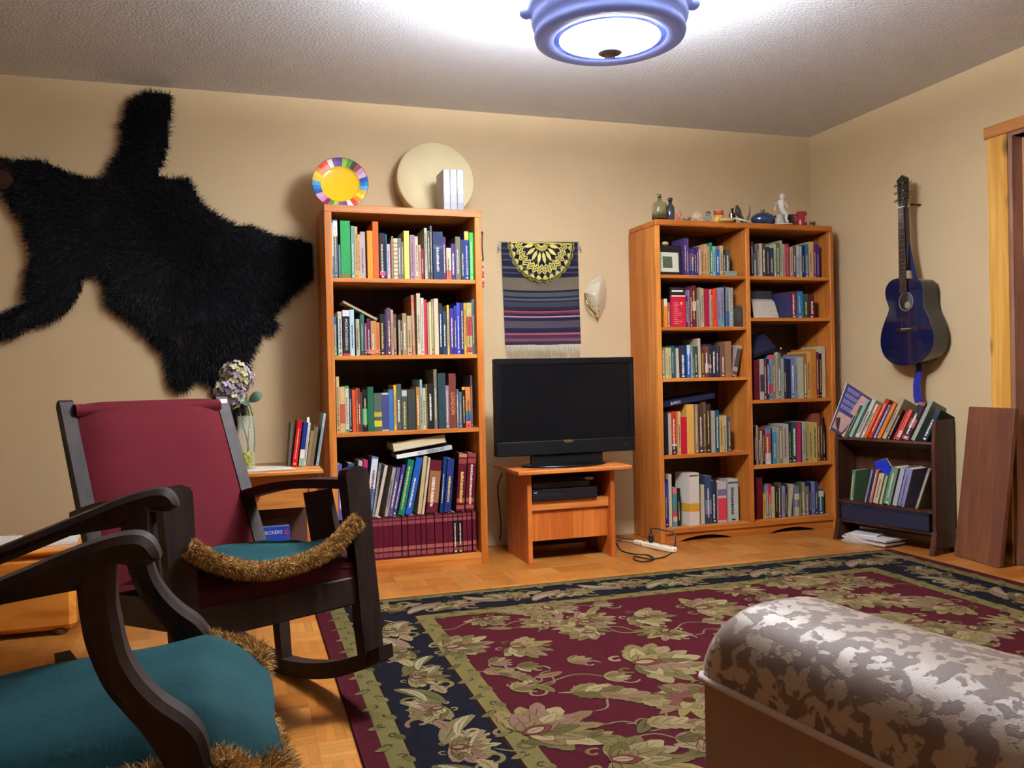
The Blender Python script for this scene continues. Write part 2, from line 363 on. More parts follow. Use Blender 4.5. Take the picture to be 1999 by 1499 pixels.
MB().lathe([(.016, zt), (.016, CEIL-.04), (.065, CEIL-.02), (.07, CEIL-.0005)], (LX, LY, 0), n=32).build('ceiling_plate', M('#d8d8dc', .5), lamp)
MB().lathe(LPF([(.052, 2.211), (.056, 2.196), (.046, 2.182), (.034, 2.176), (.03, 2.182), (.02, 2.182), (.018, 2.17), (.0, 2.166)]), (LX, LY, 0), n=24).build('finial', M('#8a8fa8', .35, .3), lamp)
# ================================================================== bookcases
m_oakv = wood('oak_upright', '#a55c20', '#cc8136', grain=(1, 1, .05), scale=34, rough=.45, spec=.3)
m_oakh = wood('oak_shelf', '#a55c20', '#cc8136', grain=(.05, 1, 1), scale=34, rough=.45, spec=.3)
m_back = wood('backing_board', '#3f241b', '#4f2f22', grain=(1, 1, .1), scale=20, rough=.7)
LY0, LX0, LX1, LH = 4.260, .4345, 1.2347, 1.832
WY0, WX0, WX1, WH, WXM = 4.341, 2.2808, 3.4884, 1.842, 2.8846
caseL = thing('bookcase', 'narrow orange oak bookcase with plate and drum standing on top', 'bookcase', (LX0, LY0, 0))
sw = .036
MB().box(LX0, LX0+sw, LY0, BACK-.002, 0, LH-.036, bev=.002).build('side_panel', m_oakv, caseL)
MB().box(LX1-sw, LX1, LY0, BACK-.002, 0, LH-.036, bev=.002).build('side_panel', m_oakv, caseL)
MB().box(LX0, LX1, LY0, BACK-.002, LH-.036, LH, bev=.002).build('top_panel', m_oakh, caseL)
LSH = [1.473, 1.089, .707]
for z in LSH: MB().box(LX0+sw, LX1-sw, LY0+.004, BACK-.014, z-.021, z, bev=.0015).build('shelf', m_oakh, caseL)
MB().box(LX0+sw, LX1-sw, LY0+.004, BACK-.014, .030, .057, bev=.0015).build('bottom_shelf', m_oakh, caseL)
MB().box(LX0+sw, LX1-sw, LY0+.002, LY0+.02, 0, .030).build('plinth', m_oakh, caseL)
MB().box(LX0+sw, LX1-sw, BACK-.014, BACK-.004, 0.02, LH-.036).build('back_panel', m_back, caseL)
caseW = thing('bookcase', 'wide two-bay orange oak bookcase with curios on top and arched plinth', 'bookcase', (WX0, WY0, 0))
MB().box(WX0, WX0+.03, WY0, BACK-.002, 0, WH-.034, bev=.003).build('side_panel', m_oakv, caseW)
MB().box(WX1-.028, WX1, WY0, BACK-.002, 0, WH-.034, bev=.003).build('side_panel', m_oakv, caseW)
MB().box(WXM-.014, WXM+.014, WY0, BACK-.014, .08, WH-.034, bev=.003).build('divider', m_oakv, caseW)
MB().box(WX0+.002, WX1-.002, WY0, BACK-.002, WH-.034, WH, bev=.006).build('top_panel', m_oakh, caseW)
WLS = [1.529, 1.231, .938, .498]; WRS = [1.529, 1.284, .797, .410]
for z in WLS: MB().box(WX0+.03, WXM-.014, WY0+.006, BACK-.014, z-.020, z, bev=.0015).build('shelf', m_oakh, caseW)
for z in WRS: MB().box(WXM+.014, WX1-.028, WY0+.006, BACK-.014, z-.020, z, bev=.0015).build('shelf', m_oakh, caseW)
MB().box(WX0+.03, WX1-.028, WY0+.003, BACK-.014, .050, .080, bev=.002).build('bottom_shelf', m_oakh, caseW)
MB().box(WX0+.03, WX1-.028, BACK-.014, BACK-.004, .03, WH-.034).build('back_panel', m_back, caseW)
ap = MB()                                                     # plinth with two flat arches
pts = [(WX0+.03, 0), (WX0+.13, 0)]
def arch(x0, x1, h): return [(x0+(x1-x0)*t/10, h*math.sin(math.pi*t/10)**.8) for t in range(11)]
poly = [(WX0+.03, 0)]+arch(WX0+.12, WX0+.47, .028)+[(WXM-.03, 0), (WXM+.05, 0)]+arch(WXM+.12, WXM+.45, .028)+[(WX1-.028, 0), (WX1-.028, .05), (WX0+.03, .05)]
top = [(x, .0498) for x, z in poly[:-2]]
for (xa, za), (xb, zb) in zip(poly[:-2], poly[1:-2]):
    if xb-xa > 1e-5: ap.add([(xa, WY0+.014, za), (xb, WY0+.014, zb), (xb, WY0+.014, .0498), (xa, WY0+.014, .0498), (xa, WY0+.032, za), (xb, WY0+.032, zb), (xb, WY0+.032, .0498), (xa, WY0+.032, .0498)], [(0, 1, 2, 3), (7, 6, 5, 4), (0, 4, 5, 1), (3, 2, 6, 7)])
ap.build('arched_plinth', m_oakh, caseW)
# ================================================================== books
m_cover = attr_mat('book_cover', obj=True, rough=.6, spec=.12, grain=((1, 1, 1), 90, .10))
m_print = attr_mat('book_print', obj=True, rough=.55, spec=.3)
m_pages = M('#cdbf9c', .9, var=.1, scale=300, spec=.1)
NAMED = dict(black='#17161a', charcoal='#3a3a3c', grey='#77777a', silver='#b4b4b6', white='#dcdad2', cream='#d2c4a0', tan='#b09468', brown='#5c4030', rust='#9a4a2c', orange='#dc6c2c', amber='#e09a40', yellow='#d8c050', olive='#6c6840', green='#3a8a4c', lime='#4acc5a', teal='#2a6a66', navy='#222a50', blue='#2a5aa8', purple='#4a2f70', mauve='#8f7a8e', pink='#c04a74', red='#b01c34', maroon='#5c1424', sage='#8a9a84')
NAMED['steel blue'] = '#6484a8'; NAMED['pale blue'] = '#a8c4cc'; NAMED['dark green'] = '#24443a'; NAMED['dark brown'] = '#33231c'; NAMED['beige'] = '#c0a888'
NL = {k: np.array(lin(v)[:3])**.45 for k, v in NAMED.items()}
def cname(h):
    c = np.array(lin(h)[:3])**.45
    def dist(b):
        dl = c.mean()-b.mean(); return dl*dl+2.2*np.sum(((c-c.mean())-(b-b.mean()))**2)
    return min(NL, key=lambda k: dist(NL[k]))
ORD = 'first second third fourth fifth sixth seventh eighth ninth tenth eleventh twelfth thirteenth fourteenth fifteenth sixteenth seventeenth eighteenth nineteenth twentieth'.split()+['twenty-'+w for w in 'first second third fourth fifth sixth seventh eighth ninth'.split()]+['thirtieth']+['thirty-'+w for w in 'first second third fourth fifth sixth seventh eighth ninth'.split()]+['fortieth']
def unit(v): v = np.asarray(v, float); return v/np.linalg.norm(v)
def book(o, ex, ey, ez, t, d, h, hexc, label, group, bands=(), text=None, marks=True, name='book', seed=None, flat_front=None, spiral=False):
    """a book: o lower corner of its spine, ex across the spine, ey from spine to fore edge, ez up"""
    o = np.asarray(o, float); ex, ey, ez = unit(ex), unit(ey), unit(ez); r = random.Random(seed if seed is not None else hash((round(o[0], 4), hexc)) & 0xffff)
    e = thing(name, label, 'book', o+ex*t/2, group)
    ct = min(.0024, t*.16); mb = MB()
    mb.obox(o, ex*t, ey*ct*1.2, ez*h); mb.obox(o+ey*ct*1.2, ex*ct, ey*(d-ct*1.2), ez*h); mb.obox(o+ex*(t-ct)+ey*ct*1.2, ex*ct, ey*(d-ct*1.2), ez*h)
    c = mb.build('cover', m_cover, e); c.color = tuple(q*.82 for q in lin(hexc)[:3])+(1,)
    pi = min(.004, h*.02); MB().obox(o+ex*ct+ey*ct*1.2+ez*pi, ex*(t-2*ct), ey*(d-ct*1.2-.003), ez*(h-2*pi)).build('pages', m_pages, e)
    pr = -ey*.0005
    for (a, b_, hc) in bands:
        q = MB().obox(o+pr+ez*h*a, ex*t, -pr, ez*h*(b_-a)).build('band', m_print, e); q.color = lin(hc)
    L = np.array(lin(hexc)[:3]).mean()
    if text:
        txt, tc, a, b_ = text; n = len(txt); size = min(t*.95, h*(b_-a)/(n*.62)); sq = h*(b_-a)/(n*.62*size)
        q = text_mesh(txt, size, m_print, o+pr*2+ex*t*.5+ez*h*(a+b_)/2, -ez, ex, 'title', e, squeeze=min(sq, 1.6)); q.color = lin(tc)
    elif marks and t > .009 and not flat_front:
        mk = MB(); z = h*r.uniform(.1, .2); z1 = h*r.uniform(.62, .9); wdt = t*r.uniform(.22, .4); off = t*r.uniform(.25, .4)
        while z < z1:
            l = r.uniform(.002, .007); mk.obox(o+pr*1.6+ex*off+ez*z, ex*wdt*r.uniform(.7, 1), -pr*.6, ez*l); z += l+r.uniform(.0012, .003)
        if r.random() < .5: mk.obox(o+pr*1.6+ex*t*.3+ez*h*.035, ex*t*.4, -pr*.6, ez*min(.008, t*.5))
        q = tag(mk.build('title', m_print, e), kind='stuff'); q.color = lin(r.choice(['#d8d0b0', '#c8b060', '#e0ddd0'])) if L < .25 else lin(r.choice(['#33281f', '#5c2420', '#2a2f50']))
    if spiral:
        s = MB(); k = int(h/.0085)
        for i in range(k):
            cc = o+ex*t*.5+ez*(i+.5)*h/k; s.tube([cc+ex*t*.5*math.cos(a)-ey*(.002+t*.22*math.sin(a)) for a in np.linspace(0, math.pi, 6)], .0009, n=4)
        s.build('spiral_binding', M('#26262a', .4), e)
    return e
def row_of(x, y, z):
    q = np.array([x, y, z])-CAMP; return CYP-F_PX*np.dot(q, CU)/np.dot(q, CF)
NB = [0]
def shelf(crop, rows, z0, yf, xmin, xmax, anchor, where, group, dmax, start=0):
    ox, oy, s = crop; px = xmin+.001
    for i, rw in enumerate(rows):
        x0, x1, yt, hexc = rw[:4]; dx = rw[4] if len(rw) > 4 else 0; ex_ = rw[5] if len(rw) > 5 else {}
        vb = row_of((xmin+xmax)/2, yf, z0)
        a = PY(ox+x0/s, vb, yf)[0]; b = PY(ox+x1/s, vb, yf)[0]
        zt = PY(ox+(x0+dx)/s, oy+yt/s, yf); h = zt[2]-z0
        zt2 = PY(ox+(x0+dx)/s, oy+yt/s, yf); lean = zt2[0]-a-0.0
        th = math.atan2(lean, h) if abs(dx) >= 25 else 0.0
        if abs(dx) < 25: a = max(a, px)
        b = min(b, xmax-.001); t = max(.0055, (b-a)*math.cos(th)-.0006)
        if th == 0 and a+t > xmax: a = xmax-t-.0005
        px = a+t+.0006; h = max(.08, h/max(.6, math.cos(th)))
        ez = (math.sin(th), 0, math.cos(th)); exv = (math.cos(th), 0, -math.sin(th)); zo = z0+(t*math.sin(th) if th > 0 else 0)+.0004
        d = min(dmax, max(.11, h*random.uniform(.66, .8)))
        k = start+i; size = 'slim' if t < .013 else ('thick' if t > .036 else ''); nm = cname(hexc)
        tl = ex_.get('look'); adj = (tl if tl else ' '.join(q for q in (size, nm) if q))
        lab = ex_.get('label') or '%s book, %s from %s, %s' % (adj, ORD[k], anchor, where)
        book((a, yf+ex_.get('in', random.uniform(0, .006)), zo), exv, (0, 1, 0), ez, t, d, h, hexc, lab, group, bands=ex_.get('bands', ()), text=ex_.get('text'), marks=ex_.get('marks', True), spiral=ex_.get('spiral', False), seed=NB[0])
        NB[0] += 1
    return start+len(rows)
G1 = 'books in the narrow bookcase'; G2 = 'books in the wide bookcase'
lx0, lx1 = LX0+sw, LX1-sw; YL = LY0+.03
bw = 'shelf of narrow bookcase'
n = shelf((640, 410, 10.706), [(50, 140, 200, '#1f6a96', 0, dict(bands=[(.38, .95, '#9fc6cf')])), (140, 225, 200, '#565b66', 0, dict(bands=[(.72, .98, '#e2e0e2')])), (240, 280, 720, '#5f7f8a'), (285, 490, 220, '#2f8a48', 0, dict(look='thick bright green', marks=False, bands=[(.03, .06, '#b03028')])), (505, 582, 330, '#6f9a8a'), (582, 640, 345, '#e0a060'), (640, 700, 510, '#cda66a'), (700, 800, 450, '#b8a6a8'), (840, 955, 430, '#e8953a', 0, dict(marks=False)), (960, 1080, 240, '#e2622a', 0, dict(look='tall plain orange', marks=False)), (1095, 1220, 480, '#1a1620', 0, dict(bands=[(.08, .17, '#b8406a')])), (1225, 1258, 510, '#1f4f6a'), (1258, 1315, 710, '#d8c8c0'), (1316, 1350, 640, '#6a1f2a'), (1350, 1385, 540, '#8a8060'), (1388, 1475, 590, '#d8c8a0', 0, dict(bands=[(.06+.1*i, .10+.1*i, '#8a7448') for i in range(9)], look='cream ribbed', marks=False)), (1478, 1550, 590, '#6a6470'), (1552, 1600, 660, '#6a6a40')], LSH[0], YL, lx0, lx1, 'bearskin end', 'top '+bw, G1, .24)
n = shelf((785, 410, 10.706), [(60, 170, 430, '#dcd070', 0, dict(look='plain pale yellow', marks=False)), (180, 285, 520, '#9a8090'), (287, 350, 550, '#d8c0a0'), (352, 405, 730, '#c8a880'), (407, 475, 800, '#6a1a20'), (485, 540, 375, '#b8b898'), (548, 600, 430, '#4a4a44'), (606, 645, 330, '#55555c'), (660, 870, 450, '#222c48', 0, dict(look='thick navy white-printed', bands=[(.64, .72, '#26304a')])), (872, 930, 560, '#4a2a58'), (940, 1040, 790, '#dcc8a0', 0, dict(bands=[(.0, .3, '#d0582c')])), (1042, 1128, 700, '#4a3070'), (1130, 1235, 560, '#66644e'), (1240, 1318, 620, '#2a3048'), (1320, 1410, 440, '#2a3a7a', 0, dict(bands=[(.82, .99, '#d8a83c')])), (1425, 1530, 470, '#45c456', 0, dict(look='vivid lime green'))], LSH[0], YL, lx0, lx1, 'bearskin end', 'top '+bw, G1, .24, n)
n = shelf((640, 560, 10.706), [(125, 200, 620, '#1f5a86', 0, dict(bands=[(0, .2, '#2c8a58')])), (225, 310, 515, '#c8c4b4'), (325, 470, 480, '#222226', 0, dict(look='thick black white-topped', bands=[(.86, .99, '#d2d0cc'), (0, .05, '#a82828')], text=('MOUNTAINEERING', '#d8d6d0', .12, .8))), (475, 570, 475, '#b8d4dc'), (605, 680, 670, '#a8a080'), (695, 780, 570, '#3a6a58', 0, dict(spiral=True, look='green spiral-bound')), (782, 830, 760, '#7a3a5a'), (832, 908, 660, '#4a1a3a'), (910, 1030, 710, '#b08050'), (1035, 1100, 740, '#e2703a'), (1110, 1210, 570, '#1c1c20'), (1213, 1248, 470, '#3a2440'), (1250, 1335, 440, '#5a3a50'), (1338, 1388, 480, '#b89a6a'), (1390, 1450, 570, '#6a4450'), (1485, 1530, 690, '#8a8a74'), (1532, 1573, 700, '#4a3a30'), (1575, 1665, 550, '#94805c')], LSH[1], YL, lx0, lx1, 'bearskin end', 'second '+bw, G1, .22)
n = shelf((785, 560, 10.706), [(120, 215, 605, '#b09870'), (230, 290, 170, '#a87860', -45, dict(bands=[(.74, .93, '#b8402c')])), (330, 408, 135, '#c8c0a0'), (410, 475, 230, '#d8ccb4'), (480, 538, 260, '#b82a48', 0, dict(marks=False)), (540, 588, 330, '#9a8050'), (590, 628, 310, '#d8d0a8'), (630, 688, 260, '#80785c'), (690, 780, 245, '#d4c4a4', 0, dict(marks=False)), (790, 865, 340, '#1e2430'), (870, 945, 500, '#24385a'), (955, 1000, 380, '#d8b850'), (1010, 1100, 450, '#3a2a78'), (1103, 1160, 400, '#2a2a78'), (1162, 1232, 330, '#3c48a0'), (1235, 1308, 340, '#20245a'), (1312, 1362, 335, '#dca838'), (1365, 1478, 330, '#a8a060', 0, dict(bands=[(.36, .73, '#8e2a2a'), (.04, .14, '#8e2a2a')], look='olive red-banded')), (1480, 1545, 260, '#4c5458')], LSH[1], YL, lx0, lx1, 'bearskin end', 'second '+bw, G1, .22, n)
n = shelf((640, 705, 10.706), [(140, 180, 420, '#6a1820'), (190, 262, 325, '#c8b078'), (265, 375, 540, '#d0b078', 0, dict(bands=[(.2, .62, '#a84a30')], marks=False, look='cream red-titled')), (380, 458, 520, '#c8ccb0', 0, dict(bands=[(0, .05, '#4a8a3c'), (.95, 1, '#4a8a3c')])), (460, 518, 580, '#2a2438'), (525, 603, 600, '#c8502a', 0, dict(marks=False)), (605, 648, 560, '#9a4a28'), (650, 693, 570, '#7a3030'), (695, 735, 650, '#4a4030'), (738, 838, 600, '#16181c', 0, dict(bands=[(.17, .55, '#3f9a66')], look='black green-labelled')), (845, 970, 540, '#1f563c', 0, dict(look='thick plain dark green', marks=False)), (975, 1140, 670, '#50584e', 0, dict(bands=[(.38, .5, '#a89a3c'), (.12, .28, '#b8a824')], marks=False, look='thick grey yellow-pictured')), (1145, 1282, 665, '#c8c090', 0, dict(bands=[(.04, .95, '#343464')], look='cream-edged indigo', marks=False)), (1285, 1385, 590, '#3a68a0', 0, dict(marks=False)), (1395, 1448, 500, '#d8a840'), (1450, 1555, 480, '#4a5048'), (1560, 1672, 590, '#4a4c44', 0, dict(bands=[(.83, .97, '#a0a498')]))], LSH[2], YL, lx0, lx1, 'bearskin end', 'third '+bw, G1, .22)
n = shelf((785, 705, 10.706), [(132, 302, 590, '#33342e', 0, dict(marks=False)), (310, 388, 540, '#a8702e'), (390, 440, 385, '#86acb0'), (445, 508, 560, '#c8b888'), (510, 546, 480, '#6a6040'), (550, 678, 470, '#1c1814'), (685, 752, 170, '#6a6450', 20), (770, 928, 250, '#26363a', 0, dict(marks=False)), (930, 998, 510, '#8a7480'), (1000, 1148, 260, '#6a3028', 0, dict(text=('LONDON', '#c89a50', .28, .62), look='thick russet gold-lettered')), (1155, 1203, 590, '#5a686c'), (1205, 1262, 640, '#585a70'), (1270, 1338, 540, '#1a1610', 0, dict(bands=[(.93, 1, '#c09030')])), (1340, 1446, 540, '#d07a34', 0, dict(bands=[(.16, .3, '#2a4c90'), (.3, .4, '#2a6a66'), (0, .12, '#c03a38')], look='orange colour-banded')), (1450, 1490, 300, '#4a4050')], LSH[2], YL, lx0, lx1, 'bearskin end', 'third '+bw, G1, .22, n)
# bottom of the narrow bookcase: a set of maroon volumes, with leaning books on top of it
EZ = zat(.95, YL, 1003)
edges = [(-340, -265), (-260, -190), (-185, -110), (-105, -30), (-25, 55), (60, 135), (140, 207), (215, 320), (322, 396), (400, 488), (490, 551), (556, 692), (705, 790), (800, 920), (925, 1002), (1010, 1086), (1096, 1220), (1230, 1352), (1364, 1438), (1441, 1512), (1522, 1592), (1600, 1668), (1676, 1738), (1745, 1812), (1830, 1885)]
hE = EZ-.0585
for i, (a, b) in enumerate(edges):
    xa, xb = PY(700+a/8.16, 1080, YL)[0], PY(700+b/8.16, 1080, YL)[0]
    if xa < lx0: continue
    blk = i in (20, 21)
    book((xa, YL+.004, .0575), (1, 0, 0), (0, 1, 0), (0, 0, 1), min(xb, lx1-.001)-xa-.0008, .2, hE, '#2a1418' if blk else '#561022', 'black-lettered maroon encyclopedia volume, %s from bearskin end of its row' % ORD[i] if blk else 'banded maroon encyclopedia volume, %s from bearskin end of the matching row' % ORD[i], 'maroon encyclopedia volumes', bands=[(.05, .15, '#7c3a3c'), (.19, .28, '#8c4c44'), (.80, .88, '#7c3a3c'), (.91, .96, '#6c3032')], marks=blk, name='encyclopedia_volume', seed=900+i)
n = shelf((680, 850, 7.543), [(-150, -75, 430, '#5a5490'), (-60, 30, 420, '#3c4a78', 60), (70, 130, 380, '#b8b4b0', 85), (150, 215, 370, '#b02a62', 80), (250, 345, 330, '#5a88bc', 105, dict(bands=[(.48, .97, '#c8ccd4')], look='thick blue-and-white')), (348, 388, 420, '#6a6c74', 105), (392, 440, 450, '#c8b8a8', 150, dict(marks=False)), (535, 588, 480, '#9a9088', 125), (592, 648, 480, '#5a5478', 130), (652, 702, 440, '#4a3878', 150), (738, 830, 370, '#17745a', 150), (842, 940, 340, '#2254a4', 165), (1020, 1078, 310, '#c0a878', 95, dict(marks=False)), (1085, 1120, 330, '#d0b89a', 97, dict(marks=False)), (1150, 1315, 380, '#5a1626', 70, dict(bands=[(.2, .8, '#8a5a34')], look='thick maroon gold-strapped')), (1350, 1402, 320, '#123060', 58, dict(look='slim dark blue white-titled')), (1412, 1510, 350, '#1e2f6a', 55), (1590, 1710, 270, '#5a0f20', 45, dict(bands=[(.04, .1, '#8a4038'), (.15, .22, '#8a4038'), (.82, .9, '#7a3030'), (.93, .99, '#a86a48')], look='tall banded maroon')), (1728, 1850, 262, '#5a0f20', 40, dict(bands=[(.04, .1, '#8a4038'), (.15, .22, '#8a4038'), (.82, .9, '#7a3030'), (.93, .99, '#7a3030')], look='tall banded maroon'))], EZ+.001, YL, lx0, lx1, 'bearskin end', 'on top of the encyclopedia row', G1, .2)
def lying(px_l, px_r, yf, thick, depth, hexc, label, group, bands=(), text=None, fore=False, marks=False):
    """a book lying flat-ish on the row, spine (or fore edge) to the room, from its lower left to its lower right pixel"""
    A = PY(px_l[0], px_l[1], yf); B = PY(px_r[0], px_r[1], yf); up = unit(np.cross(np.array([0, 1., 0]), unit(B-A)));  up = up if up[2] > 0 else -up
    L = np.linalg.norm(B-A); d = unit(B-A)
    if not fore: return book(B, up, (0, 1, 0), -d, thick, depth, L, hexc, label, group, bands=bands, text=text, marks=marks)
    e = thing('book', label, 'book', A, group); c = MB(); ct = .003
    c.obox(A, d*L, (0, depth, 0), up*ct).obox(A+up*(thick-ct), d*L, (0, depth, 0), up*ct).obox(A+np.array([0, depth-ct, 0]), d*L, (0, ct, 0), up*thick)
    q = c.build('cover', m_cover, e); q.color = lin(hexc)
    MB().obox(A+up*ct+d*.004+np.array([0, .003, 0]), d*(L-.008), (0, depth-.007, 0), up*(thick-2*ct)).build('pages', m_pages, e); return e
lying((775, 896), (883, 877), YL+.01, .021, .19, '#b8bcc4', 'white-and-grey book lying slanted across the leaning books', G1, bands=[(.45, 1, '#d8d8d4')], text=('ACCORDING TO', '#3c3a3c', .15, .62))
lying((768, 882.5), (872, 863.5), YL+.005, .045, .2, '#7a6a4a', 'thick tan book lying fore edge out on top of the white book', G1, fore=True)
lying((668, 590), (736, 626), YL+.02, .012, .18, '#8a7c60', 'thin tan booklet sloping across the first books of second shelf', G1, fore=True)
# ---------------------------------------------------------------- wide bookcase
tx0, tx1 = WX0+.03, WXM-.014; gx0, gx1 = WXM+.014, WX1-.028; YW = WY0+.04
S = 11.106
def wl(k): return 'television end, %s shelf' % k
bl, br = 'left bay', 'right bay'
bL = 'television-side bay of wide bookcase'; bR = 'guitar-side bay of wide bookcase'
shelf((1280, 450, S), [(632, 680, 160, '#4a3060'), (682, 730, 180, '#5a3a70'), (735, 780, 380, '#2a2a50'), (782, 840, 400, '#2c3a7a', 0, dict(bands=[(.5, .82, '#8a3050')])), (842, 900, 400, '#35255f'), (902, 945, 350, '#4a2a68'), (947, 985, 400, '#d0b898'), (990, 1068, 340, '#b88a60'), (1070, 1130, 290, '#c8a070'), (1132, 1190, 330, '#b89a60'), (1195, 1243, 260, '#2a7a58'), (1245, 1310, 340, '#8ab0a0'), (1315, 1390, 400, '#2a64b0'), (1400, 1475, 330, '#b8a478'), (1490, 1530, 420, '#2a2420'), (1535, 1620, 410, '#4c5c58')], WLS[0], YW, tx0, tx1, 'photo frame', 'top shelf, '+bL, G2, .22)
shelf((1280, 550, S), [(100, 150, 420, '#4a2a30'), (190, 260, 370, '#e08a2a', 0, dict(bands=[(.74, 1, '#dcd0bc')], look='amber white-topped', marks=False)), (265, 325, 450, '#a85a50'), (615, 665, 340, '#8a9080'), (670, 708, 300, '#3a2a50'), (710, 745, 180, '#8a80a0'), (747, 808, 120, '#6a2838'), (810, 895, 80, '#5a1c30', 0, dict(bands=[(.4, .62, '#c8b8a0')])), (910, 965, 390, '#b0a08c'), (970, 1008, 120, '#a89878'), (1010, 1065, 140, '#c8ae88'), (1070, 1175, 150, '#9a1f38', 0, dict(marks=False)), (1180, 1213, 170, '#c8b89a'), (1215, 1250, 290, '#b8a070'), (1252, 1340, 150, '#e0482a'), (1355, 1418, 130, '#8a88a8'), (1420, 1500, 120, '#9090a0', 0, dict(bands=[(0, .25, '#5a9a90')])), (1510, 1538, 90, '#1c2040'), (1540, 1600, 120, '#8a8a88', 0, dict(bands=[(.05, .4, '#1f5490')])), (1615, 1690, 130, '#c8c8b8', 0, dict(spiral=True, look='white spiral-bound', marks=False))], WLS[1], YW, tx0, tx1, 'television end', 'second shelf, '+bL, G2, .2)
shelf((1280, 640, S), [(132, 228, 430, '#8a7a58'), (230, 288, 430, '#c8bc88'), (290, 352, 430, '#c0b888'), (355, 408, 380, '#2a5a48'), (410, 440, 420, '#3a4a6a'), (465, 525, 440, '#d0b890', -25, dict(marks=False)), (532, 680, 380, '#222a40'), (690, 768, 370, '#2460b8', 0, dict(bands=[(.72, 1, '#9ab4d0')])), (775, 818, 380, '#8a8a78'), (820, 858, 420, '#384a58'), (860, 938, 400, '#34402e'), (945, 1000, 230, '#c8b898', -30, dict(marks=False)), (1005, 1083, 480, '#6a3028'), (1085, 1163, 400, '#6a4438', 0, dict(bands=[(.15, .45, '#a8ac90')])), (1165, 1223, 350, '#3a2830', 0, dict(bands=[(.27, .38, '#c87880')])), (1225, 1328, 380, '#1e2630'), (1330, 1390, 380, '#3a3440'), (1420, 1518, 400, '#6a4a38'), (1520, 1650, 290, '#8a6448', 0, dict(marks=False, look='thick mottled brown')), (1660, 1760, 400, '#b09a90', 130, dict(bands=[(.3, .9, '#4a3c34'), (.05, .16, '#5a4038')], marks=False, look='leaning pale dark-panelled'))], WLS[2], YW, tx0, tx1, 'television end', 'third shelf, '+bL, G2, .2)
shelf((1280, 760, S), [(190, 283, 500, '#14161c', 0, dict(marks=False)), (285, 360, 520, '#b8a08c', 0, dict(marks=False)), (365, 463, 480, '#b03420', 0, dict(bands=[(0, .2, '#2a2220'), (.03, .09, '#c8c0c0'), (.2, .24, '#c8c0c0')])), (465, 498, 520, '#a87850'), (500, 555, 480, '#dcb068'), (560, 690, 610, '#b81830', 0, dict(marks=False, look='thick plain red')), (695, 850, 330, '#dca850', 0, dict(marks=False, look='thick plain amber')), (875, 943, 330, '#9a8068'), (945, 1048, 330, '#48301f'), (1050, 1108, 280, '#5c4632'), (1110, 1210, 330, '#33241c'), (1225, 1310, 470, '#a89a84', 0, dict(marks=False)), (1320, 1395, 460, '#1c4a68'), (1400, 1470, 570, '#c0a060'), (1480, 1560, 570, '#c8b080'), (1570, 1640, 600, '#4a4c54')], WLS[3], YW, tx0, tx1, 'television end', 'fourth shelf, '+bL, G2, .2)
shelf((1280, 905, 9.67), [(178, 258, 310, '#1f2c70', 0, dict(bands=[(.5, .93, '#2c3a84')])), (260, 320, 205, '#c8bca0', 0, dict(marks=False)), (340, 420, 455, '#50807a', 0, dict(bands=[(.84, 1, '#c86068'), (.25, .4, '#b83050'), (.12, .25, '#c8a070'), (0, .12, '#4a84a8')], marks=False, look='multicoloured banded')), (430, 480, 470, '#1e2a2c')], .080, WY0+.06, tx0, tx1, 'television end', 'bottom shelf, '+bL, G2, .2)
shelf((1280, 905, 9.67), [(870, 935, 400, '#c8bca0', 0, dict(marks=False)), (950, 1070, 230, '#3c4660', 0, dict(bands=[(.2, .5, '#6a7090')])), (1080, 1170, 320, '#2c3040'), (1190, 1350, 350, '#c8b8b0', 0, dict(bands=[(.06, .6, '#c0343c'), (.66, .82, '#6a6484')], marks=False, look='thick white red-labelled')), (1380, 1570, 300, '#b8bcae', 0, dict(look='thick pale grey black-lettered', bands=[(.9, .94, '#3a3a3a')]))], .080, WY0+.06, tx0, tx1, 'television end', 'bottom shelf, '+bL, G2, .2, 5)
shelf((1460, 450, S), [(82, 128, 240, '#3a2030'), (140, 213, 480, '#4a5060'), (215, 258, 300, '#6a6058'), (260, 325, 280, '#b8aa98', 0, dict(marks=False)), (330, 410, 270, '#4a3430'), (420, 488, 350, '#2c2c30'), (490, 570, 380, '#28345a'), (590, 628, 285, '#c0bc90'), (630, 700, 260, '#56643c'), (715, 763, 215, '#b0a890'), (765, 813, 290, '#a89a84'), (815, 848, 300, '#b86070'), (850, 905, 290, '#a02838'), (940, 998, 350, '#c0a080'), (1000, 1060, 340, '#5a5050'), (1075, 1120, 330, '#c0bcb8'), (1140, 1180, 340, '#b0acb0'), (1195, 1258, 330, '#1e2a44'), (1260, 1330, 290, '#3a607e'), (1340, 1445, 240, '#c8a068'), (1455, 1498, 280, '#6a3058'), (1500, 1560, 300, '#4a2a78')], WRS[0], YW, gx0, gx1, 'the divider', 'top shelf, '+bR, G2, .2)
shelf((1460, 545, S), [(702, 830, 300, '#2a2a48', 0, dict(marks=False)), (832, 950, 300, '#33305a', 0, dict(marks=False)), (960, 1075, 260, '#6a1c28'), (1090, 1210, 260, '#2470a8'), (1215, 1320, 320, '#2c4a38'), (1340, 1455, 330, '#5a1828')], WRS[1], YW, gx0, gx1, 'the divider', 'second shelf, '+bR, G2, .16)
